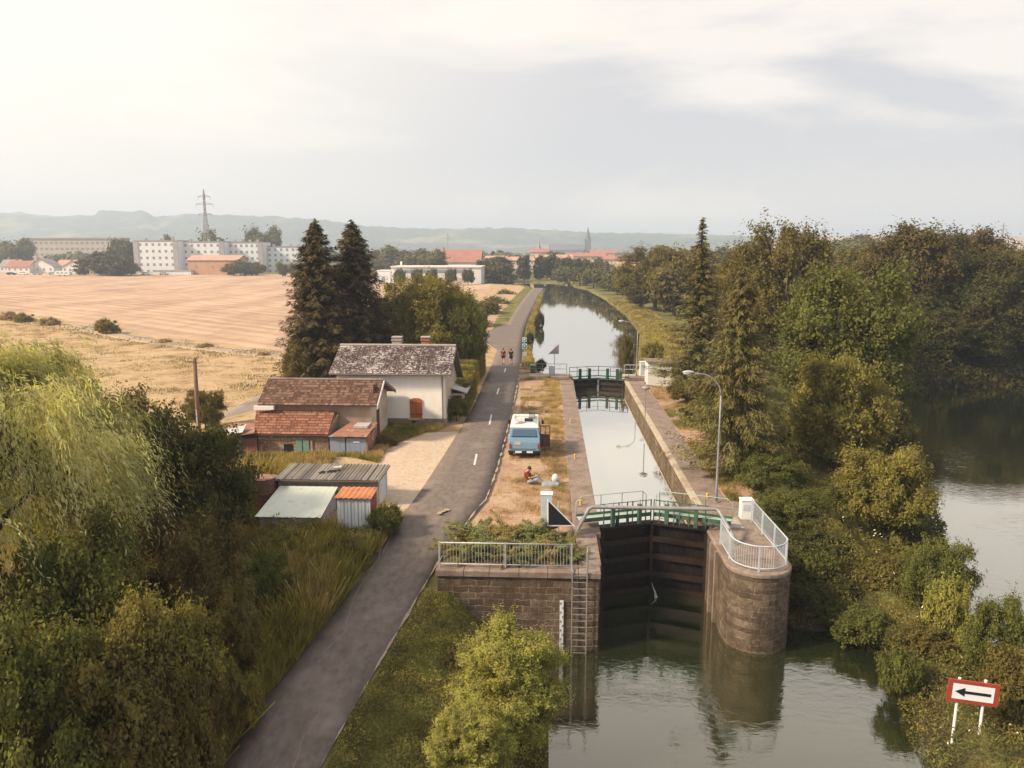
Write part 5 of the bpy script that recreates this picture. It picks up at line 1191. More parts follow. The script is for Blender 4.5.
# apartment blocks
AY = 430
for i, (p0, p1, top, lab) in enumerate([(135, 180, 241, 'leftmost pale blue apartment block behind the stubble field'), (180, 226, 242, 'apartment block right behind the pylon'), (226, 264, 242.5, 'apartment block between the pylon and the round topped trees'), (264, 306, 247, 'lower apartment block partly behind the dark firs')]):
    x0, x1 = gx(p0, AY+i*6), gx(p1, AY+i*6); w = x1-x0; ht = gz(top, AY+i*6)+1
    g = thing('apartment_block', lab, 'apartment block', ((x0+x1)/2, AY+i*6, -1), 0, 'pale apartment blocks at the far side of the field')
    MB().box(-w/2+.05, w/2-.05, 0, 12, -1, ht).build('wall', M['apartment'], g, world=False)
    MB().box(-w/2, w/2, -.3, 12.3, ht, ht+.5).build('roof', M['far_grey'], g, world=False)
    for s in (-.46, .42): MB().box(w*s-1.4, w*s+1.4, -.35, -.02, 0, ht-.3).build('stair_bay', M['apartment_dark'], g, world=False)
    for s in (-.3, .1, .3): MB().box(w*s-.6, w*s+.6, 3, 4.4, ht+.5, ht+1.7).build('chimney', M['apartment_dark'], g, world=False)
    me = None
    for r in range(5):
        for c_ in range(6):
            cx = -w*.36+w*.70*c_/5; 
            if me is None: wo = MB().box(-.65, .65, -.08, -.01, -.7, .7).build('window', M['far_glass'], g, world=False); me = wo.data
            else: wo = link('window', me, g)
            wo.location = (cx, 0, ht*(r+.5)/5)
# long grey institutional block further left
SY = 640; x0, x1 = gx(30, SY), gx(122, SY); w = x1-x0; ht = gz(238, SY)
g = thing('long_block', 'long hazy four storey block with rows of windows, far left', 'building', ((x0+x1)/2, SY, -1)); MB().box(-w/2, w/2, 0, 14, -1, ht).build('wall', M['school_wall'], g, world=False)
MB().box(-w/2-.5, w/2+.5, -.5, 14.5, ht, ht+1.4).build('roof', M['far_grey'], g, world=False)
for r in range(4):
    for c_ in range(18):
        if r == c_ == 0: wo = MB().box(-1.2, 1.2, -.1, -.01, -.9, .9).build('window', M['far_glass'], g, world=False); me = wo.data
        else: wo = link('window', me, g)
        wo.location = (-w/2+w*(c_+.5)/18, 0, 2.5+(ht-3)*(r+.5)/4)
gable_house('farm_barn', 'tan barn with a shallow roof standing before the apartment blocks', 'barn', gx(214, 400), 405, gx(240, 400)-gx(190, 400), 14, gz(262, 400)+1, 2.2, M['barn_wall'], M['far_orange'], 1, 3, chim=0)
x0, x1 = gx(152, 395), gx(190, 395); g = thing('long_garage', 'long low white garage row left of the tan barn', 'garage', ((x0+x1)/2, 395, -.7)); w = x1-x0
MB().box(-w/2, w/2, 0, 6, -1, 2.6).build('wall', M['far_white'], g, world=False); MB().box(-w/2-.3, w/2+.3, -.3, 6.3, 2.6, 2.9).build('roof', M['far_grey'], g, world=False)
for k in range(6): MB().box(-w/2+w*(k+.2)/6, -w/2+w*(k+.8)/6, -.05, -.01, 0, 2.1).build('garage_door', M['apartment'], g, world=False)
hs = [(8, 10, 'grey', 3.5), (24, 13, 'red', 3), (42, 15, 'grey', 4), (62, 15, 'orange', 3.4), (80, 12, 'grey', 3)]
labs = ['leftmost small hazy house beyond the field with a grey roof', 'small house with a red roof near the left edge of the field', 'wide grey roofed house beyond the field at left', 'orange roofed house at the far left of the field', 'white gabled house beside the dark round bushes']
for (px, w, r, h_), lb in zip(hs, labs):
    gable_house('far_house', lb, 'house', gx(px, 430), 432+random.uniform(-12, 12), w, 9, 3.4, h_, M['far_white'] if r != 'orange' else M['cream_wall'], M['far_'+r], 1, 4, group='small houses beyond the stubble field', axis='y' if px in (42, 80) else 'x')
gable_house('tin_shed', 'low flat tin shed between bushes at the field edge', 'shed', gx(104, 380), 382, 14, 7, 3.0, .7, M['school_wall'], M['far_grey'], 1, 2, chim=0)
# white long factory and red roofed house near the bend
x0, x1 = gx(391, 300), gx(481, 300); w = x1-x0; g = thing('long_white_building', 'long flat white industrial building behind a row of small round trees', 'factory', ((x0+x1)/2, 300, -.5)); ht = gz(267.5, 300)+.5
MB().box(-w/2, w/2, 0, 16, -1, ht).build('wall', M['far_white'], g, world=False); MB().box(-w/2-.3, w/2+.3, -.4, 16.3, ht, ht+.45).build('roof', M['far_white'], g, world=False)
MB().box(-w/2+1.5, w*.36, -.06, -.01, ht*.66, ht*.86).build('window_band', M['far_glass'], g, world=False); MB().box(-w/2+1.5, w*.36, -.06, -.01, .4, ht*.38).build('window_band', M['school_wall'], g, world=False)
MB().box(-w*.42, -w*.40, 4, 4.5, ht+.4, ht+2.2).build('vent_pipe', M['far_white'], g, world=False)
x0, x1 = gx(378, 320), gx(391, 320); g = thing('annex_building', 'small pale blue flat building left of the long white factory', 'building', ((x0+x1)/2, 318, -.5)); w = x1-x0
MB().box(-w/2, w/2, 0, 8, -1, 4.6).build('wall', M['apartment'], g, world=False); MB().box(-w/2-.2, w/2+.2, -.2, 8.2, 4.6, 4.9).build('roof', M['far_white'], g, world=False); MB().box(-1, .4, -.06, -.01, 0, 2.4).build('door', M['far_glass'], g, world=False)
Yh = 430; w = gx(481, Yh)-gx(434, Yh)
gable_house('red_roof_house', 'large white house with a broad red roof behind the white factory', 'house', gx(458, Yh), Yh, w, 16, gz(262, Yh)+1, gz(250, Yh)-gz(262, Yh), M['far_white'], M['far_red'], 1, 6, z0=-1)
# town strip
town = [(500, 540, 257, 265, 470, 'orange', 'long cream building with orange roof left of the church'), (536, 572, 255, 262, 520, 'orange', 'cream town building with orange roof below the church nave'), (566, 606, 253, 262, 560, 'red', 'big red roofed building in front of the church tower'), (530, 548, 249, 256, 640, 'red', 'small red roofed house left of the church nave'), (600, 634, 256, 268, 520, 'red', 'red roofed town house just right of the church'), (616, 650, 262, 272, 430, 'orange', 'pale town house half hidden by the canal bank trees'), (486, 506, 256, 263, 560, 'orange', 'small orange roofed house right of the broad red roof'), (590, 616, 250, 256, 700, 'red', 'narrow red roofed hall under the church spire')]
for p0, p1, tp, ev, Yh, r, lb in town:
    w = gx(p1, Yh)-gx(p0, Yh); gable_house('town_house', lb, 'house', gx((p0+p1)/2, Yh), Yh, w, 14, gz(tp+3.2, Yh)+1, gz(tp, Yh)-gz(tp+3.2, Yh), M['cream_wall'], M['far_'+r], 2, 8, z0=-1, group='town buildings around the church')
YC = 1150; xc = gx(587.5, YC); g = thing('church', 'hazy church with a long nave and a tall pointed spire', 'church', (xc, YC, -1))
MB().box(-4.5, 4.5, -4.5, 4.5, -1, gz(240, YC)).build('tower', M['spire'], g, world=False)
zt0 = gz(240, YC); zt1 = gz(226, YC)
MB().tube([(0, 0, zt0), (0, 0, zt0+4), (0, 0, zt1)], [5.2, 3.4, .2], 8).build('spire', M['spire'], g, world=False)
MB().prismx([(-8, -1), (8, -1), (8, gz(249, YC)), (0, gz(243.5, YC)), (-8, gz(249, YC))], gx(549, YC)-xc, -4.6).build('nave', M['spire'], g, world=False)
for s in (-1, 1): MB().tube([(s*4.2, -4.2, zt0), (s*4.2, -4.2, zt0+6)], [1.0, .1], 6).build('pinnacle', M['spire'], g, world=False)
# small bell turret
YB_ = 700; xb_ = gx(539, YB_); g = thing('bell_turret', 'small pointed turret left of the church nave', 'turret', (xb_, YB_, -1)); MB().box(-2, 2, -2, 2, -1, gz(249, YB_)).build('tower', M['far_red'], g, world=False); MB().tube([(0, 0, gz(249, YB_)), (0, 0, gz(240, YB_))], [2.4, .1], 6).build('spire', M['far_grey'], g, world=False)
# pylons
def pylon(label, px, Y_, top, base, wd):
    g = thing('power_pylon', label, 'pylon', (gx(px, Y_), Y_, -1)); hz = gz(top, Y_); mb = MB(); b0, b1 = wd, wd*.16
    def leg(sx, sy, f): w = b0+(b1-b0)*min(f/.75, 1)*1.0; return (sx*w, sy*w, f*hz)
    for sx in (-1, 1):
        for sy in (-1, 1): mb.tube([leg(sx, sy, f) for f in (0, .25, .5, .75, .93)]+[(0, 0, hz)], .16, 4)
    fs_ = np.linspace(0, .93, 15)
    for i in range(len(fs_)-1):
        for (a, b_) in (((-1, -1), (1, -1)), ((1, -1), (1, 1)), ((1, 1), (-1, 1)), ((-1, 1), (-1, -1))):
            mb.tube([leg(*a, fs_[i]), leg(*b_, fs_[i+1])], .10, 3, False); mb.tube([leg(*b_, fs_[i]), leg(*a, fs_[i+1])], .10, 3, False)
    mb.build('lattice_tower', M['pylon'], g, world=False)
    for f, w in ((.70, 4.2), (.82, 5.2), (.91, 3.6)):
        for s in (-1, 1):
            MB().tube([(0, 0, f*hz+1.0), (s*w, 0, f*hz)], .14, 4).tube([(0, 0, f*hz-.4), (s*w, 0, f*hz)], .12, 4).build('cross_arm', M['pylon'], g, world=False)
            MB().tube([(s*w, 0, f*hz), (s*w, 0, f*hz-1.6)], .12, 5).build('insulator', M['far_glass'], g, world=False)
    return g
pylon('tall lattice pylon rising above the apartment blocks', 208, 470, 186, 270, 2.6)
pylon('faint lattice pylon above the trees at the right edge', 1000, 900, 222, 260, 3)
x_ = gx(448, 560); g = thing('antenna_mast', 'thin antenna mast rising behind the broad red roof', 'mast', (x_, 560, -1)); MB().tube([(0, 0, 0), (0, 0, gz(233, 560)+1)], .2, 6).build('mast', M['pylon'], g, world=False)
for f in (.86, .93): MB().box(-2, 2, -.1, .1, (gz(233, 560)+1)*f, (gz(233, 560)+1)*f+.2).build('aerial', M['pylon'], g, world=False)
x_ = gx(37, 400); g = thing('utility_pole', 'thin hazy pole standing among the small houses far left', 'utility pole', (x_, 400, -.7)); MB().tube([(0, 0, 0), (0, 0, 13)], .18, 6).build('pole', M['pylon'], g, world=False); MB().box(-1, 1, -.1, .1, 11.8, 12.05).build('cross_arm', M['pylon'], g, world=False)
# parked vehicles in the distance
def far_car(label, px, Y_, col, rz, L_=4.3, h_=1.45, van_=False):
    x = gx(px, Y_); g = thing('parked_car' if not van_ else 'parked_van', label, 'car' if not van_ else 'van', (x, Y_, tz(x, Y_)), rz, 'far vehicles parked along the field edge')
    MB().prismy([(-L_/2, .3), (L_/2, .3), (L_/2, .85), (L_*.28, .95), (-L_/2, 1.0)] if not van_ else [(-L_/2, .35), (L_/2, .35), (L_/2, 1.1), (L_*.36, 1.3), (-L_/2, 1.3)], -.85, .85).build('body', col, g, world=False, bevel=.05)
    MB().prismy([(-L_*.42, .98), (L_*.24, .96), (L_*.10, h_), (-L_*.34, h_)] if not van_ else [(-L_/2+.05, 1.301), (L_*.35, 1.301), (L_*.22, 2.2), (-L_/2+.05, 2.2)], -.76, .76).build('cabin', M['far_glass'] if not van_ else col, g, world=False)
    for sx in (-.3, .3):
        for sy in (-.86, .76): MB().tube([(L_*sx, sy, .32), (L_*sx, sy+.1, .32)], .32, 12).build('wheel', M['rubber'], g, world=False)
for a in [('white car parked left of the long garage', 145, 388, M['van_white'], .2), ('white car parked just right of the barn', 238, 392, M['van_white'], .1), ('white delivery van parked by the round bushes right of the barn', 248, 392, M['van_white'], .05, 5.2, 2.2, True), ('pale car in front of the garage row', 163, 388, M['chrome'], -.1), ('dark car parked by the small houses far left', 10, 395, M['black'], .2), ('white car among the small houses far left', 22, 392, M['van_white'], -.1), ('light car parked before the orange roofed house', 36, 390, M['chrome'], .1), ('silver car parked beside the far bushes', 52, 392, M['chrome'], 0)]: far_car(*a)
x_ = gx(31*2, 372); g = thing('caravan', 'long rounded pale green caravan at the edge of the field', 'caravan', (x_, 372, tz(x_, 372)))
MB().prismy([(-3.8, .5), (3.8, .5), (3.9, 1.4), (3.5, 2.2), (2.6, 2.5), (-2.6, 2.5), (-3.5, 2.2), (-3.9, 1.4)], -1.1, 1.1).build('body', M['mint_sheet'], g, world=False, bevel=.1)
for s in (-2, 0, 2): MB().box(s-.6, s+.6, -1.12, -1.101, 1.3, 1.9).build('window', M['far_glass'], g, world=False)
for s in (-1.2, 1.2): MB().tube([(s, -1.15, .35), (s, -1.0, .35)], .33, 12).build('wheel', M['rubber'], g, world=False)

# ================================================================== vegetation
def quads(C, Nrm, U, w, l, fold=0.0):
    """leaf rhombi: centres C, normals Nrm, long axis U (n,3), widths w, lengths l"""
    U = U-Nrm*(U*Nrm).sum(1, keepdims=True); U /= np.linalg.norm(U, axis=1, keepdims=True)+1e-9
    Vv = np.cross(Nrm, U); w = w[:, None]; l = l[:, None]
    P = np.stack([C-U*l*.5, C+Vv*w*.5-U*l*.05, C+U*l*.5, C-Vv*w*.5-U*l*.05], 1)
    return P.reshape(-1, 3)
def rnd(n, r): v = r.normal(size=(n, 3)); return v/np.linalg.norm(v, axis=1, keepdims=True)
def foliage(seed, rx, ry, z0, z1, nclump, nleaf, leaf, cl=.28, rag=.25, flat=.95, fill=.12, low=0.0, taper=0.0, lobes=None):
    r = np.random.default_rng(seed); cz = (z0+z1)/2; rz = (z1-z0)/2
    d = rnd(nclump*3, r); d = d[d[:, 2] > -.95+low][:nclump]; n = len(d)
    ph = r.uniform(0, 6.28, 6)
    lump = 1+rag*(np.sin(3*np.arctan2(d[:, 1], d[:, 0])+ph[0]+2*d[:, 2])*.4+np.sin(3.1*d[:, 0]+ph[1])*np.sin(2.7*d[:, 1]+ph[2]+1.5*d[:, 2])*.5+r.normal(size=n)*.12); lump = np.clip(lump, .6, 1.2)
    rad = lump*(r.uniform(.35, 1, n)**.45)*(1-cl*.6)
    if taper: rad = rad*(1-taper*np.clip(d[:, 2], -1, 1))
    c = d*rad[:, None]*[rx, ry, rz]+[0, 0, cz]
    cr = cl*min(rx, rz*1.1)*r.uniform(.6, 1.35, n)
    wgt = cr**2/np.sum(cr**2); k = r.choice(n, nleaf, p=wgt)
    dd = rnd(nleaf, r); dd[:, 2] = np.where(dd[:, 2] < -.55, -dd[:, 2]*.6, dd[:, 2])
    dd /= np.linalg.norm(dd, axis=1, keepdims=True)
    rr = r.uniform(.55, 1.08, nleaf)
    # leafy shoots that stick out of the clumps
    sd_ = rnd(n*6, r).reshape(n, 6, 3); sd_[..., 2] = np.abs(sd_[..., 2])*1.1+.1; sd_ += d[:, None, :]*.7; sd_ /= np.linalg.norm(sd_, axis=-1, keepdims=True)
    sh = r.random(nleaf) < .17; j_ = r.integers(0, 6, nleaf)
    dd = np.where(sh[:, None], sd_[k, j_]+r.normal(size=(nleaf, 3))*.10, dd); rr = np.where(sh, r.uniform(.7, 1.75, nleaf), rr)
    # ragged sub-sprays inside each clump
    spray = 1+.28*np.sin(dd[:, 0]*7+k*1.7)*np.sin(dd[:, 1]*8+k)*1.0
    C = c[k]+dd*(cr[k]*rr*spray)[:, None]*[1, 1, flat]
    C[:, 2] = np.maximum(C[:, 2], z0*.9+.02)
    Nn = dd*.8+rnd(nleaf, r)*.75+[0, 0, .25]; Nn /= np.linalg.norm(Nn, axis=1, keepdims=True)
    U = rnd(nleaf, r)+[0, 0, -.3]
    s = leaf*r.uniform(.45, 1.65, nleaf)
    return quads(C, Nn, U, s*.75, s*1.25), c, cr
def vmesh(name, P, mat, smooth=False):
    n = len(P)//4; return npmesh(name, P, np.arange(4*n).reshape(n, 4), mat, smooth)
def trunk_mesh(seed, h, r0, targets, lean=0.0, nb=8, split=.35):
    r = random.Random(seed); mb = MB()
    top = (lean*h, 0, h); pts = [(0, 0, -.5), (lean*.2*h+.05, .03, h*.25), (lean*.5*h, -.05, h*.6), top]
    mb.tube(pts, [r0*1.25, r0*.85, r0*.55, r0*.15], 8)
    T = list(targets); r.shuffle(T)
    for c in T[:nb]:
        s = r.uniform(split, .8); p0 = Vector((lean*s*h*.9, 0, h*s)); p1 = Vector(c)
        if p1.z < p0.z-.3: p0.z = max(p1.z*.6, .3)
        mid = p0.lerp(p1, .5)+Vector((0, 0, .12*(p1-p0).length))
        mb.tube([p0, mid, p1], [r0*.4, r0*.22, r0*.06], 6)
    return mb
PROTO = {}
def broadleaf(key, seed, mat, R_, h, base, nclump, nleaf, leaf, tr=.22, **kw):
    P, c, cr = foliage(seed, R_, R_, base, h, nclump, nleaf, leaf, **kw)
    tb = trunk_mesh(seed, h*.75, tr, c)
    t_me = bpy.data.meshes.new('trunk'); t_me.from_pydata(tb.v, [], tb.f); t_me.materials.append(M['bark'])
    PROTO[key] = (vmesh('crown', P, mat), t_me, float(np.percentile(np.hypot(P[:, 0], P[:, 1]), 97)), float(np.percentile(P[:, 2], 98.8)))
def plant(key, name, label, cat, x, y, h=None, w=None, group=None, mat=None, z=None, rz=None, parts=('crown', 'trunk')):
    cm, tm, R_, hh = PROTO[key]; z = tz(x, y)-.03 if z is None else z
    g = thing(name, label, cat, (x, y, z), 0, group); sz = (h or hh)/hh; sx = (w/R_) if w else sz
    rz = random.uniform(0, 6.28) if rz is None else rz
    for n_, me in zip(parts, (cm, tm)):
        if me is None: continue
        o = link(n_, me, g, (0, 0, 0), rz, (sx, sx, sz))
        if n_ == parts[0] and mat:
            o.material_slots[0].link = 'OBJECT'; o.material_slots[0].material = M[mat]
    return g
# prototypes (height, radius in metres)
broadleaf('big_a', 1, M['leaf_olive'], 5.5, 13, 1.2, 170, 95000, .165, .3, cl=.19, rag=.42)
broadleaf('big_b', 2, M['leaf_mid'], 5.5, 12, .8, 150, 95000, .165, .3, cl=.21, rag=.36)
broadleaf('big_c', 3, M['leaf_dark'], 6, 14, .6, 150, 75000, .21, .35, cl=.21, rag=.45)
broadleaf('mid_a', 4, M['leaf_mid'], 3, 6, .3, 120, 65000, .10, .12, cl=.20, rag=.45)
broadleaf('mid_b', 5, M['leaf_lit'], 2.6, 5, .2, 115, 65000, .09, .1, cl=.20, rag=.45, low=-.2)
broadleaf('bush_a', 6, M['leaf_mid'], 1.6, 2.2, -.2, 60, 30000, .08, .05, cl=.26, rag=.5, low=.35)
broadleaf('bush_b', 7, M['leaf_olive'], 1.6, 2.4, -.2, 65, 30000, .08, .05, cl=.24, rag=.55, low=.35)
broadleaf('near_bush', 8, M['leaf_bright'], 2.3, 5.2, .2, 200, 150000, .06, .08, cl=.17, rag=.30)
broadleaf('far_a', 9, M['leaf_far'], 5, 10, .5, 60, 12000, .5, .3, cl=.30, rag=.35)
broadleaf('far_b', 10, M['leaf_far_dark'], 4, 10, .5, 50, 10000, .5, .3, cl=.30, rag=.3, taper=.25)
broadleaf('far_bush', 11, M['leaf_far'], 3, 4, -.2, 40, 8000, .32, .15, cl=.32, rag=.35, low=.3)
broadleaf('dry_bush', 12, M['weed_dry'], 2.0, 1.8, -.2, 40, 9000, .16, .05, cl=.3, rag=.5, low=.4)
# spruces
def spruce(key, seed, h, R_, mat, nwh, nbr, droop=.35, base=.8, sparse=1.0, needle=.16, power=.9, gap=0.0):
    r = np.random.default_rng(seed); Ps = []; mb = MB(); mb.tube([(0, 0, -.5), (0, 0, h*.5), (0, 0, h*.98)], [h*.018+.06, h*.011+.03, .02], 8)
    for i in range(nwh):
        f = (i+.5)/nwh; zc = base+(h-base)*f; L_ = R_*((1-f)**power)*(1+.18*np.sin(i*2.1+seed))+.12
        for j in range(nbr):
            if r.random() < gap: continue
            a = 2*np.pi*j/nbr+i*1.3+r.normal()*.25; l = L_*r.uniform(.6, 1.18); z_ = zc+r.normal()*.12
            ns = int(max(6, 26*l*sparse)); s = r.random((ns, 3)); t_ = np.sort(s[:, 0])**.8
            rad = t_*l; wd = (.38*(1-t_)+.10)*l*.55
            off = (s[:, 1]-.5)*2*wd; dz = -droop*rad*(1-.35*t_)+.10*t_**3*l-np.abs(off)*.35-s[:, 2]*.18*l**.5*sparse
            ca, sa = np.cos(a), np.sin(a)
            C = np.stack([rad*ca-off*sa, rad*sa+off*ca, z_+dz], 1)
            U = np.stack([np.full(ns, ca)-sa*np.sign(off)*.7, np.full(ns, sa)+ca*np.sign(off)*.7, np.full(ns, -.55)], 1)+rnd(ns, r)*.35
            Nn = np.stack([np.full(ns, ca*.5), np.full(ns, sa*.5), np.full(ns, 1.)], 1)+rnd(ns, r)*.65; Nn /= np.linalg.norm(Nn, axis=1, keepdims=True)
            Ps.append(quads(C, Nn, U, needle*.42*r.uniform(.7, 1.3, ns), needle*2.1*r.uniform(.7, 1.3, ns)))
            if j % 2 == 0: mb.tube([(0, 0, z_), (rad[-1]*ca*.5, rad[-1]*sa*.5, z_-droop*rad[-1]*.42), (rad[-1]*ca, rad[-1]*sa, z_-droop*rad[-1]*.65+.08*l)], [.035, .02, .008], 4, False)
    tm = bpy.data.meshes.new('trunk'); tm.from_pydata(mb.v, [], mb.f); tm.materials.append(M['bark'])
    PROTO[key] = (vmesh('crown', np.vstack(Ps), mat), tm, R_, h)
spruce('fir', 20, 15, 3.4, M['leaf_fir'], 60, 17, .22, .3, 1.25, .22, .62, .12)
spruce('slim_spruce', 21, 15.5, 3.0, M['leaf_fir_green'], 46, 10, .30, 2.0, 1.0, .18, 1.15, .15)
spruce('weeping_spruce', 22, 12, 4.4, M['leaf_fir_green'], 44, 12, .42, 1.8, 1.2, .17, .85, .08)
# willow
def willow(key, seed, h, R_, mat, ns, nl):
    r = np.random.default_rng(seed); Ps = []
    K = 36; kd = rnd(K*3, r); kd = kd[kd[:, 2] > -.1][:K]; kr = r.uniform(.45, 1.0, len(kd))**.6
    kc = kd*kr[:, None]*[R_*.8, R_*.8, h*.42]+[0, 0, h*.54]
    k = r.integers(0, len(kc), ns); st = kc[k]+r.normal(size=(ns, 3))*[.42, .42, .26]
    outd = st-[0, 0, h*.35]; outd[:, 2] = 0; outd /= np.linalg.norm(outd, axis=1, keepdims=True)+1e-6
    sw = outd*.8+r.normal(size=(ns, 3))*.35; 
    ln = r.uniform(1.0, 3.2, ns)*h/10
    t_ = np.linspace(0, 1, nl)[None, :]
    X_ = st[:, None, 0]+sw[:, None, 0]*(t_**.6)*1.1*ln[:, None]*.45; Y_ = st[:, None, 1]+sw[:, None, 1]*(t_**.6)*1.1*ln[:, None]*.45
    Z_ = st[:, None, 2]+.28*np.sin(t_*2.2)*ln[:, None]*.5-(t_**1.7)*ln[:, None]*1.15
    C = np.stack([X_, Y_, Z_], -1)+r.normal(size=(ns, nl, 3))*.045; C = C.reshape(-1, 3)
    T = np.gradient(np.stack([X_, Y_, Z_], -1), axis=1).reshape(-1, 3); T /= np.linalg.norm(T, axis=1, keepdims=True)+1e-9
    n = len(C); U = T+rnd(n, r)*.45; Nn = np.repeat(outd, nl, 0)*.8+[0, 0, .55]+rnd(n, r)*.6; Nn /= np.linalg.norm(Nn, axis=1, keepdims=True)
    ok = C[:, 2] > .1
    P = quads(C[ok], Nn[ok], U[ok], r.uniform(.026, .042, ok.sum()), r.uniform(.10, .20, ok.sum()))
    tb = trunk_mesh(seed, h*.7, .38, kc, nb=22, split=.2)
    tm = bpy.data.meshes.new('trunk'); tm.from_pydata(tb.v, [], tb.f); tm.materials.append(M['bark'])
    PROTO[key] = (vmesh('crown', P, mat), tm, R_, h)
willow('willow', 31, 10.5, 5.2, M['leaf_willow'], 5800, 46)

P = plant
def pz(px, py, Y_): return atY(px, py, Y_)
# --- left foreground
wx = -16.2; P('willow', 'weeping_willow', 'large pale yellow green weeping willow filling the left edge', 'tree', wx-3.2, 22.8, 14.2, 6.5, rz=.4)
PT = lambda px, Y_: atY(px, 384, Y_)[0]
def byp(key, name, label, cat, px, topy, Y_, w, mat=None, group=None, rz=None, dz=0):
    x, ztop = atY(px, topy, Y_); z = tz(x, Y_)-.05
    if 'bush' in key or key.startswith('mid'): z = min(z, ztop-1.25*w)
    return plant(key, name, label, cat, x, Y_, (ztop-z), w, group, mat, z, rz)
byp('mid_a', 'dark_tree', 'dark brown green tree standing behind the willow', 'tree', 118, 396, 32, 2.7, 'leaf_brown')
byp('mid_a', 'dark_tree', 'dark leafy tree right of the willow with a rounded top', 'tree', 178, 420, 30, 2.7, 'leaf_dark')
byp('mid_a', 'dark_tree', 'lower dark tree under the willow branches beside the weeds', 'tree', 190, 520, 24, 1.9, 'leaf_brown')
G1 = 'bushes in the thicket left of the towpath'
for a in [('mid_b', 'grey green bush in the middle of the weeds beside the towpath', 262, 556, 27, 1.0, 'leaf_mid'), ('bush_b', 'small leafy shrub at the towpath edge half way down', 318, 566, 28.5, .6, 'leaf_lit'), ('bush_b', 'weedy shrub at the towpath edge near the bottom', 240, 668, 21.0, .7, 'leaf_lit'), ('bush_a', 'low shrub in front of the mint roofed shed', 285, 530, 31.5, 1.0, 'leaf_lit'), ('bush_b', 'leafy shrub right below the ribbed door', 345, 540, 30.8, .8, 'leaf_olive'), ('mid_a', 'dark olive bush in the bottom left corner', 15, 625, 16, 2.0, 'leaf_mid'), ('mid_b', 'broad dull green bush at the bottom left near the willow', 95, 640, 17, 1.9, 'leaf_olive'),
          ('mid_a', 'leafy bush with grey green sprays low in the left thicket', 150, 600, 19, 1.6, 'leaf_lit'), ('mid_b', 'rounded bush between the willow and the towpath', 190, 625, 20, 1.1, 'leaf_olive'),
          ('mid_a', 'dark bush directly under the willow curtain', 60, 540, 20, 2.3, 'leaf_mid'), ('bush_b', 'small bush at the bottom edge beside the towpath', 180, 690, 17.5, 1.0, 'leaf_olive'), ('mid_b', 'tall olive bush at the centre of the left thicket', 228, 590, 22.5, 1.0, 'leaf_olive')]:
    byp(a[0], 'thicket_bush', a[1], 'bush', a[2], a[3], a[4], a[5], a[6], G1)
byp('bush_a', 'leafy_bush', 'green bush beside the rusty tank left of the sheds', 'bush', 216, 478, 36, 1.5, 'leaf_lit')
byp('mid_b', 'leafy_bush', 'yellowish bush left of the low tin roofed shed', 'bush', 205, 434, 43, 1.6, 'leaf_lit')
byp('bush_a', 'leafy_bush', 'low green bush further left by the field', 'bush', 172, 455, 40, 1.7, 'leaf_mid')
byp('mid_b', 'round_bush', 'round bush right behind the wooden utility pole', 'bush', 203, 392, 53.5, 1.45, 'leaf_olive')
byp('bush_a', 'leafy_bush', 'dark bush between the white ribbed door and the towpath', 'bush', 386, 508, 33.6, .85, 'leaf_mid')
byp('bush_b', 'leafy_bush', 'rounded shrub growing against the corner of the white house', 'bush', 456, 398, 56.5, 1.0, 'leaf_mid')
byp('bush_b', 'leafy_bush', 'bushy weeds at the foot of the brown house gable', 'bush', 385, 436, 49, .9, 'leaf_olive')
# firs and trees behind the house
P('fir', 'tall_fir', 'left of two tall dark brown firs behind the white house', 'tree', *atY(321, 384, 70)[:1], 70, atY(321, 221, 70)[1]+.8, 4.2, 'two tall dark firs', z=-.8, rz=0)
P('fir', 'tall_fir', 'right of two tall dark brown firs behind the white house', 'tree', *atY(357, 384, 73)[:1], 73, atY(357, 222, 73)[1]+.8, 4.4, 'two tall dark firs', z=-.8, rz=2)
byp('mid_b', 'low_tree', 'low bushy tree at the foot of the left fir', 'tree', 300, 345, 68, 1.6, 'leaf_olive')
byp('big_a', 'leafy_tree', 'broad yellow green tree right behind the white house', 'tree', 438, 281, 76, 4.3, 'leaf_lit')
byp('big_b', 'leafy_tree', 'green tree between the firs and the broad yellow green tree', 'tree', 402, 285, 77, 3.6, 'leaf_lit')
byp('mid_a', 'leafy_tree', 'smaller tree at the right end behind the white house', 'tree', 462, 305, 74, 2.2, 'leaf_mid')
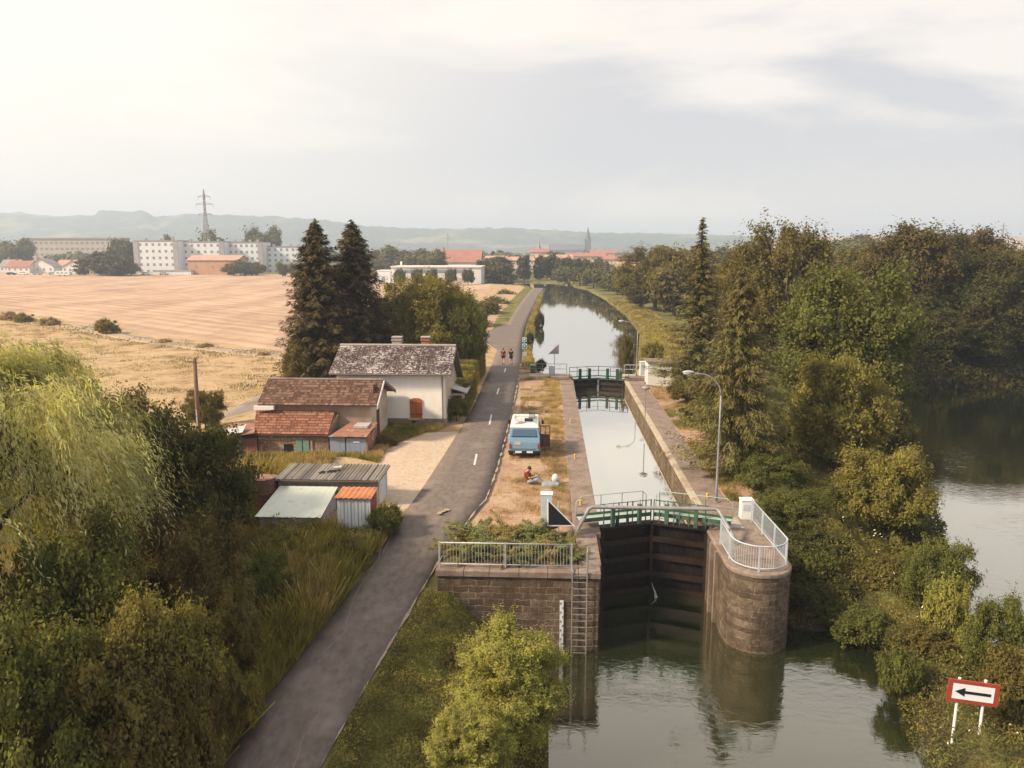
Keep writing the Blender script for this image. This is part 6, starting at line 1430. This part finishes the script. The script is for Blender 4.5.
# clipped hedge beside the path
for i, (x0, x1, y0, y1, h_, lb) in enumerate([(-8.2, -6.3, 59.5, 66.5, 2.1, 'clipped bright green hedge nearest the white house gable'), (-8.6, -6.6, 67, 80, 2.3, 'longer clipped hedge running along the towpath beyond the house')]):
    r = np.random.default_rng(60+i); n = 30000; g = thing('clipped_hedge', lb, 'hedge', ((x0+x1)/2, (y0+y1)/2, 0))
    f = r.random(n); L1 = x1-x0; L2 = y1-y0; c_ = np.stack([r.uniform(-L1/2, L1/2, n), r.uniform(-L2/2, L2/2, n), r.uniform(.05, h_, n)], 1)
    side = r.integers(0, 5, n); nn = np.zeros((n, 3))
    for s_, (ax, v_) in enumerate(((0, -L1/2), (0, L1/2), (1, -L2/2), (1, L2/2), (2, h_))):
        q_ = side == s_; c_[q_, ax] = v_+r.normal(size=q_.sum())*.06; nn[q_, ax] = np.sign(v_)
    b_ = .18*np.sin(c_[:, 1]*1.9)+.12*np.sin(c_[:, 1]*4.3+1); c_[:, 0] *= 1+.15*b_-.12*(c_[:, 2]/h_)**3; c_[:, 2] *= 1+.35*b_*.5
    nn += rnd(n, r)*.7; nn /= np.linalg.norm(nn, axis=1, keepdims=True); link('foliage', vmesh('foliage', quads(c_, nn, rnd(n, r), r.uniform(.05, .09, n), r.uniform(.1, .16, n)), M['leaf_lit']), g)
    sb = MB()
    for yy in np.arange(-L2/2+.4, L2/2, .8): sb.tube([(0, yy, -.3), (.05, yy, h_*.8)], [.05, .02], 5)
    sb.build('stems', M['bark'], g, world=False)
# --- foreground bush by the water
byp('near_bush', 'willow_bush', 'bright yellow green bush at the foot of the quay wall', 'bush', 509, 633, 22.4, 1.80, 'leaf_bright', rz=1)
byp('near_bush', 'willow_bush', 'smaller yellow green bush at the bottom edge near the water', 'bush', 468, 712, 19.4, 1.15, 'leaf_bright', rz=2.5)
byp('bush_b', 'leafy_bush', 'small dull bush on the bank above the bright bush', 'bush', 452, 650, 24.8, .7, 'leaf_olive')
# junipers in the planter
GJ = 'spreading junipers behind the quay railing'
def juniper(seed):
    r = np.random.default_rng(seed); Ps = []; mb = MB()
    for i in range(46):
        a = r.uniform(0, 6.28); l = r.uniform(.6, 1.45); el = r.uniform(.15, .6); n = 420
        t_ = r.random(n)**.7; off = (r.random(n)-.5)*.34*l*(1.15-t_)
        x = t_*l*np.cos(a)-off*np.sin(a); y_ = t_*l*np.sin(a)+off*np.cos(a); z_ = .12+t_*l*el-.25*t_**2*l+r.normal(size=n)*.03-.1*np.abs(off)
        U = np.stack([np.cos(a)-np.sin(a)*np.sign(off)*.6, np.sin(a)+np.cos(a)*np.sign(off)*.6, np.full(n, .25)], 1)+rnd(n, r)*.3
        Nn = rnd(n, r)*.6+[0, 0, 1]; Nn /= np.linalg.norm(Nn, axis=1, keepdims=True)
        Ps.append(quads(np.stack([x, y_, z_], 1), Nn, U, r.uniform(.014, .026, n), r.uniform(.07, .14, n)))
        mb.tube([(0, 0, 0), (l*.5*math.cos(a), l*.5*math.sin(a), .12+l*.5*el-.06*l)], [.03, .01], 5, False)
    tm = bpy.data.meshes.new('trunk'); tm.from_pydata(mb.v, [], mb.f); tm.materials.append(M['bark']); PROTO['jun%d' % seed] = (vmesh('crown', np.vstack(Ps), M['leaf_juniper']), tm, 1.4, .8)
juniper(71); juniper(72)
jl = ['juniper at the left end behind the quay railing', 'juniper second from the left behind the quay railing', 'tall juniper in the middle of the quay planting', 'juniper just left of the black triangle post', 'juniper right of the black triangle post by the gate', 'rear left juniper next to the towpath edge', 'rear middle juniper nearest the sitting person', 'rear right juniper beside the white box cabinet', 'low juniper squeezed against the railing middle', 'low juniper in the gap above the ladder']
jp = [(-3.5, 30.6, 1.3), (-2.2, 30.9, 1.4), (-.9, 31.2, 1.5), (.0, 30.7, 1.15), (.75, 31.0, 1.1), (-3.1, 32.2, 1.35), (-1.6, 32.6, 1.4), (-.4, 32.4, 1.2), (-1.5, 30.1, 1.0), (.9, 30.2, .7)]
for i, ((x, y_, s_), lb) in enumerate(zip(jp, jl)): P('jun7%d' % (1+i % 2), 'juniper_shrub', lb, 'shrub', x, y_, .85*s_, 1.15*s_, GJ, z=.0)

# --- right island and banks
byp('slim_spruce', 'slim_spruce', 'slim spruce with a thin bare top behind the white hut', 'tree', 703, 218, 68, 4.2, rz=.5)
byp('weeping_spruce', 'broad_spruce', 'broad drooping spruce beside the near street lamp', 'tree', 744, 262, 43.5, 3.5, rz=1.1)
byp('big_a', 'leafy_tree', 'tall olive tree behind the two spruces', 'tree', 790, 232, 84, 6.2, 'leaf_olive')
byp('big_b', 'leafy_tree', 'round dense tree right of the drooping spruce', 'tree', 848, 276, 60, 5.0, 'leaf_mid')
byp('big_a', 'leafy_tree', 'leafy tree between the tall olive tree and the slim spruce', 'tree', 735, 262, 92, 4.2, 'leaf_olive')
byp('mid_b', 'leafy_tree', 'sunlit yellow green tree on the island by the river', 'tree', 843, 362, 47, 2.9, 'leaf_lit', rz=.4)
byp('mid_b', 'leafy_tree', 'sunlit bushy tree half way down the island shore', 'tree', 890, 452, 39, 2.3, 'leaf_lit', rz=2)
byp('mid_b', 'leafy_tree', 'small green tree low on the island shore', 'tree', 940, 545, 31.5, 1.4, 'leaf_mid', rz=3)
byp('bush_b', 'yellow_bush', 'small yellow bush on the island close to the river', 'bush', 952, 585, 28.5, .9, 'leaf_bright')
byp('mid_b', 'leafy_tree', 'leafy bush at the right edge above the arrow sign', 'bush', 1010, 606, 26.5, 1.3, 'leaf_mid')
byp('bush_a', 'leafy_bush', 'dark bush at the right edge beyond the arrow sign', 'bush', 1022, 655, 24.5, 1.2, 'leaf_olive')
byp('bush_b', 'leafy_bush', 'low bush between the white hut and the drooping spruce', 'bush', 700, 408, 56, 1.7, 'leaf_mid')
byp('bush_a', 'leafy_bush', 'dark bush on the grass below the white hut window', 'bush', 686, 384, 64, 1.4, 'leaf_olive')
byp('bush_a', 'leafy_bush', 'bright green shrub behind the small white cabinet', 'bush', 653, 344, 82, 1.3, 'leaf_lit')
byp('mid_a', 'leafy_tree', 'spindly young tree on the right canal bank near the hut', 'tree', 627, 336, 86, .8, 'leaf_olive')
GI = 'low bushes covering the island slopes'
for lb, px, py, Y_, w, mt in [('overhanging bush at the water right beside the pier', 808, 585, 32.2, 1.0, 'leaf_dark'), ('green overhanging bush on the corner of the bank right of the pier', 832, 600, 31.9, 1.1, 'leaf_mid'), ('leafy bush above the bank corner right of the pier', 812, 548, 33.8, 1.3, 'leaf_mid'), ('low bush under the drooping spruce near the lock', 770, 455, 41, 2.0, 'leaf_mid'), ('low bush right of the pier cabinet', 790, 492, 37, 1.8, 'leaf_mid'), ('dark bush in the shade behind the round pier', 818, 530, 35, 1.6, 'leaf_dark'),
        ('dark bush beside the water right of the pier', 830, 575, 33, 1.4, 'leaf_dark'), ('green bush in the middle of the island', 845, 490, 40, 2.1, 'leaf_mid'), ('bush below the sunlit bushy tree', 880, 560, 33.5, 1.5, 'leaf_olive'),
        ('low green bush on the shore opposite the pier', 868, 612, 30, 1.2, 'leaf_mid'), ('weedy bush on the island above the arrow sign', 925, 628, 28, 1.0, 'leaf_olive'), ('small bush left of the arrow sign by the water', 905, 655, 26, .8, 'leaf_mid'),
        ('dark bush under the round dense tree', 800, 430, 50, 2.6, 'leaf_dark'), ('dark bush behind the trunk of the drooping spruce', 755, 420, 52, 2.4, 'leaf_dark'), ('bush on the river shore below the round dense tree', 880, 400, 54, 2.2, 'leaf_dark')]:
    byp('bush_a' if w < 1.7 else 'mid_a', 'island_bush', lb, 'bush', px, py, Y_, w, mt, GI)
# far bank of the river
GR = 'large trees on the far bank of the river'
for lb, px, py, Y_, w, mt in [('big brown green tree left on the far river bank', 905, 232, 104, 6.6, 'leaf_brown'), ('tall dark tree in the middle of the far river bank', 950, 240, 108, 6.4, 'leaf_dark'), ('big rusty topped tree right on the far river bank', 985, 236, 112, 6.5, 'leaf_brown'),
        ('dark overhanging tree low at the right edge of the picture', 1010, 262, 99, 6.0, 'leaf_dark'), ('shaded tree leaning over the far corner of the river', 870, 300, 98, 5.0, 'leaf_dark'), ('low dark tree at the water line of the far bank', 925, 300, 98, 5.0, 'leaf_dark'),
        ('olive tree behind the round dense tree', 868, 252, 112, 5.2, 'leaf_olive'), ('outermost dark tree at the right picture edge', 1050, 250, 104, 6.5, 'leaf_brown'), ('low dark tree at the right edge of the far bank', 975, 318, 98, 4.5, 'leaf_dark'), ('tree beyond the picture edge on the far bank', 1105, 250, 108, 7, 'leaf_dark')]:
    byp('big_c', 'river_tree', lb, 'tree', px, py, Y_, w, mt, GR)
# canal right side and background trees
GC = 'trees and bushes along the right canal bank'
for key, lb, px, py, Y_, w, mt in [('big_a', 'large round olive tree on the green canal bank', 657, 250, 165, 8.0, 'leaf_olive'), ('far_bush', 'round bush at the far end of the canal bank row', 566, 268, 300, 5, None), ('far_bush', 'grey green bush second from the far end of the bank row', 580, 268, 280, 5, None), ('far_bush', 'bushy clump in the middle of the canal bank row', 594, 270, 262, 5, None), ('far_bush', 'pale bush beyond the large round olive tree', 606, 272, 245, 4.6, None),
        ('far_bush', 'dark bush just left of the large round olive tree', 618, 272, 225, 4.6, None), ('far_bush', 'bush at the left foot of the large round olive tree', 629, 272, 205, 4.6, 'leaf_olive'), ('mid_a', 'dark shrub at the base of the large round olive tree', 641, 285, 172, 3.5, 'leaf_olive'),
        ('far_a', 'olive tree peeping over between the two spruces', 690, 250, 190, 7, 'leaf_olive'), ('far_a', 'leafy tree top left of the slim spruce', 676, 258, 150, 5, 'leaf_olive')]:
    byp(key, 'bank_tree', lb, 'tree' if 'tree' in lb.split(' ')[:4] else 'bush', px, py, Y_, w, mt, GC)
GB = 'background trees on the plain'
bt = [(415, 251, 420, 9, 'grey green tree behind the factory left end'), (396, 248, 430, 9, 'grey green tree just right of the firs'), (432, 252, 400, 8, 'rounded tree left of the broad red roof'), (380, 252, 440, 9, 'hazy tree half hidden behind the right fir'),
      (495, 258, 400, 9, 'dark tree right of the broad red roof'), (502, 264, 320, 5.5, 'round dark tree right of the white factory'), (488, 262, 340, 5.5, 'round dark tree at the right end of the factory'), (524, 257, 330, 3.0, 'pointed dark tree at the canal bend'),
      (540, 257, 335, 3.2, 'first dark tree right of the canal bend'), (552, 256, 340, 4.2, 'broad dark tree behind the canal bend'), (563, 259, 330, 3.8, 'dark tree in the middle of the bend group'), (574, 260, 345, 3.8, 'dark tree before the red town roofs'), (586, 260, 350, 4, 'tree in the bend group below the church spire'), (598, 259, 350, 4, 'tree right of the church spire group'), (609, 263, 345, 3.5, 'last tree of the group at the canal bend'),
      (256, 231, 520, 10, 'left rounded tree rising above the apartment roofs'), (268, 230, 530, 9, 'right rounded tree rising above the apartment roofs'), (210, 233, 520, 10, 'broad tree crown behind the pylon'), (170, 238, 520, 6, 'small tree crown above the left apartment block'), (124, 242, 470, 9, 'dark green tree left of the apartment blocks'),
      (18, 241, 520, 10, 'rounded yellowish tree at the far left'), (5, 243, 560, 11, 'hazy tree at the left picture edge'), (104, 252, 380, 7, 'dark round bush above the tin shed'), (118, 257, 375, 6.5, 'dark bush at the right end of the tin shed'), (84, 260, 385, 5, 'dark bush left of the tin shed'), (94, 256, 392, 5, 'small dark tree between the bushes far left'), (130, 262, 388, 4, 'small tree by the white gabled house'),
      (233, 262, 385, 5, 'round bush right of the tan barn'), (244, 261, 388, 5, 'second round bush right of the tan barn'), (256, 263, 392, 5, 'third round bush right of the tan barn'), (282, 263, 372, 3, 'left of two small ball shaped trees near the firs'), (294, 264, 372, 3, 'right of two small ball shaped trees near the firs'),
      (300, 250, 480, 9, 'tree behind the lower apartment block'), (640, 262, 460, 9, 'hazy tree right of the town roofs'), (720, 250, 300, 9, 'background tree between the spruces'), (760, 246, 330, 10, 'background tree behind the tall olive tree'), (815, 247, 260, 9, 'background tree above the island trees'), (838, 246, 250, 9, 'background tree right of the island trees'), (795, 250, 230, 8, 'greyish background tree top over the island'),
      (857, 238, 420, 12, 'grey hazy tree cluster before the farmland hill'), (872, 239, 430, 10, 'right grey hazy tree before the farmland hill'), (897, 236, 400, 7, 'dark hazy tree tip above the far river bank'), (1030, 262, 380, 12, 'hazy tree at the right picture edge'), (845, 243, 440, 9, 'left grey hazy tree before the farmland hill'), (672, 248, 420, 12, 'hazy tree behind the large round olive tree')]
for i, (px, py, Y_, w, lb) in enumerate(bt):
    byp('far_b' if ('dark' in lb or 'pointed' in lb) else 'far_a', 'background_tree', lb, 'tree', px, py, Y_, w, None, GB)
for i, px in enumerate((399, 417, 432, 451, 468)):
    byp('far_bush', 'ball_tree', ['first', 'second', 'third', 'fourth', 'fifth'][i]+' small round tree from the left before the white factory', 'tree', px, 270, 292, 2.3, 'leaf_far_dark', 'small round trees before the white factory')
# far woods as one mass
rr_ = np.random.default_rng(90); Ps = []
for i in range(420):
    a = rr_.uniform(-.75, .75); D = rr_.uniform(560, 1600); cx = D*math.tan(a); s = rr_.uniform(8, 16); n = 160
    d = rnd(n, rr_); C = d*[s, s*.8, s*.55]*rr_.uniform(.7, 1.05, (n, 1))+[cx, D, s*.25-1]; Nn = d+rnd(n, rr_)*.5; Nn /= np.linalg.norm(Nn, axis=1, keepdims=True)
    Ps.append(quads(C, Nn, rnd(n, rr_), np.full(n, s*.30), np.full(n, s*.36)))
o_ = link('distant_woods', vmesh('distant_woods', np.vstack(Ps), M['leaf_far'])); tag(o_, 'hazy woods spread over the far plain below the hills', 'woods', kind='stuff')
# hedge line between the dry field and the stubble
HL = np.array([(-165, 188), (-102, 144), (-60, 110.5), (-31, 92.5)])
GH = 'dry shrubs on the grassy strip between the two fields'
hb = [(24, 314, 1.9, 'pale shrub at the left end of the field strip'), (48, 318, 1.7, 'second shrub from the left on the field strip'), (106, 320, 2.0, 'largest round shrub on the strip between the fields'), (205, 344, 1.2, 'low spreading shrub in the middle of the field strip'), (264, 352, .8, 'small dark shrub near the right end of the strip'), (8, 312, 1.5, 'shrub at the left picture edge on the field strip'), (165, 339, .9, 'tiny shrub left of the middle of the field strip')]
for px, py, w, lb in hb:
    Yg = np.interp(px, [0, 300], [141, 91]); x = PT(px, Yg); Yg = float(np.interp(x, HL[:, 0], HL[:, 1])); x = atY(px, 330, Yg)[0]
    byp('bush_b', 'field_shrub', lb, 'bush', px, py, Yg, w, 'weed_dry' if w < 1.8 else 'leaf_lit', GH)
GP = 'shrubs between the red soil and the towpath'
for i, (px, py, Y_, w, lb) in enumerate([(484, 302, 155, 3.5, 'largest green shrub left of the far towpath'), (497, 298, 185, 3.2, 'dark green shrub in the middle left of the far towpath'), (507, 291, 225, 3.2, 'farthest shrub left of the towpath'), (474, 310, 130, 2.8, 'nearest green shrub left of the far towpath'), (489, 303, 168, 2.4, 'brownish low shrub beside the red soil')]):
    byp('far_bush', 'path_shrub', lb, 'bush', px, py, Y_, w, 'leaf_mid' if i % 2 else 'leaf_olive', GP)
for px, py, Y_, w, lb in [(540, 313, 131, .8, 'dark shrub growing from the left canal bank'), (530, 333, 102, .55, 'small dark shrub on the left canal bank beyond the signs'), (541, 360, 81, .6, 'low shrub at the left canal corner by the bin')]:
    byp('bush_a', 'bank_shrub', lb, 'bush', px, py, Y_, w, 'leaf_dark', 'shrubs on the left canal bank')

# ---- ground cover (stuff)
def cover(name, label, pts, n, hfun, mats, leaf, blades=False, seed=0, reject=None):
    r = np.random.default_rng(seed); Pp = np.array(pts, float); x0, y0 = Pp.min(0); x1, y1 = Pp.max(0)
    x = r.uniform(x0, x1, n*3); y = r.uniform(y0, y1, n*3); ok = sdist(x, y, pts) < 0
    if reject is not None: ok &= ~reject(x, y)
    x = x[ok][:n]; y = y[ok][:n]; n = len(x); z = terrain(x, y); h_ = hfun(x, y, r)
    if blades:
        a = r.uniform(0, 6.28, n); w = leaf*r.uniform(.6, 1.5, n); ln = r.normal(size=(n, 2))*.28*h_[:, None]
        b0 = np.stack([x-w*np.cos(a), y-w*np.sin(a), z-.03], 1); b1 = np.stack([x+w*np.cos(a), y+w*np.sin(a), z-.03], 1)
        t1 = np.stack([x+ln[:, 0]+w*.3*np.cos(a), y+ln[:, 1]+w*.3*np.sin(a), z+h_], 1); t0 = np.stack([x+ln[:, 0]-w*.3*np.cos(a), y+ln[:, 1]-w*.3*np.sin(a), z+h_*.97], 1)
        V_ = np.stack([b0, b1, t1, t0], 1).reshape(-1, 3)
    else:
        f = r.random(n)**(.45 if 'scrub' not in name else .9); C = np.stack([x, y, z+h_*f], 1); Nn = rnd(n, r)*.8+[0, -.15, .8]; Nn /= np.linalg.norm(Nn, axis=1, keepdims=True); s = leaf*r.uniform(.6, 1.5, n)
        V_ = quads(C, Nn, rnd(n, r)+[0, 0, .8], s*.6, s*1.5)
    mi = None
    if isinstance(mats, list):
        q_ = fbm(x, y, 2.2, seed+3)+r.normal(size=n)*.10; mi = np.clip(((q_-.30)/.40*len(mats)).astype(int), 0, len(mats)-1)
    o = link(name, npmesh(name, V_, np.arange(4*n).reshape(n, 4), mats, midx=mi)); tag(o, label, name.replace('_', ' '), kind='stuff'); return o
def mound(a, b_, s, sd): return lambda x, y, r: (a+b_*np.clip((fbm(x, y, s, sd)-.35)*2.6, 0, 1)*r.uniform(.7, 1.15, len(x)))*(1-.7*((x < -12.5)&(y > 40.5)))
road_rej = lambda x, y: (np.interp(y, [p[1] for p in RLw], [p[0] for p in RLw])-x < -.12+.40*fbm(x, y, .9, 49)) | (sdist(x, y, [(-13.7, 34.2), (-7.9, 33.3), (-7.6, 38.8), (-13, 38.8)]) < -.15)
LZ = [(-7.5, 34), (-6.0, 31), (-5.0, 25), (-3.5, 20), (-2.0, 14), (-24, 14), (-30, 30), (-27, 42), (-21.5, 45.2), (-13, 45.6), (-12.5, 41.5), (-9.4, 39.4), (-8, 37)]
cover('undergrowth', 'thick tangle of weeds and low bushes left of the towpath', LZ, 240000, mound(.25, .85, 2.2, 41), [M['weed_green'], M['leaf_lit'], M['weed_green'], M['weed_gold']], .08, False, 41, road_rej)
cover('tall_weeds', 'tall golden weeds and dry stalks around the sheds', LZ, 230000, lambda x, y, r: (.55+.95*np.clip((fbm(x, y, 2.6, 44)-.3)*2, 0, 1))*r.uniform(.6, 1.3, len(x))*(1-.65*((x < -12.5)&(y > 40.5)))*(1-.4*((y > 31)&(x > -14)&(y < 36))), [M['leaf_lit'], M['weed_gold'], M['weed_gold'], M['leaf_lit'], M['weed_dry']], .016, True, 44, road_rej)
BZ = [(-5.6, 29.0), (-4.4, 28.9), (-.4, 28.7), (.0, 25), (.1, 21), (-.8, 13), (-9, 13), (-8.5, 20), (-7.5, 25)]
def rightd(x, y):   # distance right of the towpath's right edge
    yy = [p[1] for p in RRw]; return x-np.interp(y, yy, [p[0] for p in RRw])
def leftd(x, y):
    yy = [p[1] for p in RLw]; return np.interp(y, yy, [p[0] for p in RLw])-x
cover('bank_weeds', 'low weeds on the slope between the towpath and the water', BZ, 90000, mound(.08, .40, 1.3, 47), [M['weed_green'], M['leaf_brown'], M['leaf_olive'], M['weed_gold'], M['weed_green']], .055, False, 47, lambda x, y: rightd(x, y) < .0+.3*fbm(x, y, .8, 48))
IZ = [(12.2, 76), (11.2, 60), (11.4, 45), (10.2, 38), (9.95, 34), (10.3, 31.2), (12.9, 31.2), (13.1, 29), (12.4, 26), (11.5, 22.4), (11.4, 18), (12.4, 12), (16.6, 12), (16.6, 25), (18.2, 33.4), (21.5, 42), (24.8, 59), (30, 75)]
IH = mound(.22, .75, 2.2, 51)
cover('island_weeds', 'dense weeds and brambles covering the island between lock and river', IZ, 300000, lambda x, y, r: IH(x, y, r)*(1-.86*((np.abs(x-SIGNX+.1) < 1.3) & (y > 14) & (y < 21.9))), [M['leaf_mid'], M['weed_green'], M['leaf_olive'], M['leaf_lit']], .062, False, 51, None)
cover('white_flowers', 'scattered small white umbel flowers on the island', [(12, 34), (13.2, 31), (12.6, 26), (12.4, 22.5), (16, 22), (17.5, 33), (20, 41), (14, 41)], 260, lambda x, y, r: mound(.3, .75, 2.6, 51)(x, y, r)+.1, M['weed_flower'], .08, False, 53)
FG = lambda x, y, r: r.uniform(.03, .10, len(x))*(1+1.2*(fbm(x, y, 1.4, 61) > .58))
cover('lawn_tufts', 'dry patchy grass on the strip beside the lock', [(-3.2, 84), (-2.2, 60), (-2.4, 44), (-3.2, 35), (1.1, 35), (1.1, 74), (-.5, 84)], 60000, FG, [M['weed_dry'], M['weed_dry'], M['weed_dry'], M['weed_dry'], M['weed_gold']], .011, True, 61, lambda x, y: (fbm(x, y, 1.1, 63)+.30*np.exp(-((x-.4)/.7)**2)+np.random.default_rng(5).normal(size=len(x))*.09) < .60)
cover('lawn_tufts', 'dry grass between the right lock wall and the trees', [(9.1, 74), (9.1, 37), (13.5, 37), (14, 72)], 50000, FG, [M['weed_dry'], M['weed_gold'], M['weed_green']], .014, True, 65, lambda x, y: fbm(x, y, 1.6, 67)+np.random.default_rng(6).normal(size=len(x))*.08 < .50)
cover('house_grass', 'long grass at the foot of the two houses', [(-20, 45.4), (-12.4, 45.8), (-9.8, 44.2), (-8.6, 50), (-7.3, 54.8), (-12.5, 54.9), (-10.9, 49), (-11.2, 46.3), (-20, 46.1)], 30000, lambda x, y, r: r.uniform(.08, .32, len(x)), [M['weed_green'], M['weed_gold'], M['weed_dry']], .016, True, 69, lambda x, y: sdist(x, y, YARD) < .2)
cover('field_grass', 'dry tussocks scattered over the parched field', [(-70, 90), (-100, 138), (-32, 92), (-22, 84), (-24, 66), (-26, 56), (-44, 48), (-60, 46)], 90000, lambda x, y, r: r.uniform(.04, .22, len(x)), [M['weed_dry'], M['weed_dry'], M['weed_dry'], M['leaf_brown']], .025, True, 71, lambda x, y: fbm(x, y, 3, 73)+np.random.default_rng(7).normal(size=len(x))*.07 < .60)
cover('strip_grass', 'rough dry grass along the strip between the fields', [(-165, 192), (-102, 147.5), (-60, 113), (-31, 94.6), (-27, 89), (-31, 90), (-60, 108), (-102, 141), (-165, 184)], 40000, lambda x, y, r: r.uniform(.2, .9, len(x))*np.clip((fbm(x, y, 7, 75)-.3)*3, .15, 1.2), [M['leaf_brown'], M['leaf_olive'], M['weed_dry'], M['leaf_brown']], .16, False, 75)
cover('canal_grass', 'grass fringe along both banks of the upper canal', [(-3.6, 84), (-1.2, 83), (-2.3, 98), (-2.4, 150), (-1.9, 240), (-4, 240), (-4.4, 150), (-4.6, 98)], 40000, lambda x, y, r: r.uniform(.1, .4, len(x)), [M['weed_green'], M['weed_dry'], M['weed_gold']], .03, True, 77, lambda x, y: ldist(x, y, RC) < 1.8)
cover('canal_grass', 'grass fringe on the right bank of the upper canal', [(10.2, 88), (14.4, 124), (15.8, 165), (15, 205), (19, 205), (21, 165), (20, 124), (16, 88)], 40000, lambda x, y, r: r.uniform(.1, .45, len(x)), [M['weed_green'], M['weed_dry'], M['weed_gold']], .03, True, 79)

cover('far_bank_scrub', 'dark scrub hanging over the water along the far river bank', [(32, 78), (38, 88), (60, 94.5), (120, 97), (120, 125), (60, 125), (32, 118), (26, 84)], 90000, lambda x, y, r: 1.2+3.4*fbm(x, y, 5, 81), [M['leaf_dark'], M['leaf_brown'], M['leaf_dark']], .34, False, 81)
cover('shore_scrub', 'dark scrub along the island shore of the river', [(18.2, 33.4), (21.7, 42), (25, 59), (31, 76), (37, 89), (33, 90), (27, 76), (21.5, 59), (18.2, 42), (15.8, 34)], 70000, lambda x, y, r: .5+1.9*np.clip(fbm(x, y, 3, 83)*1.6-.4, 0, 1), [M['leaf_dark'], M['leaf_mid'], M['leaf_olive']], .16, False, 83)
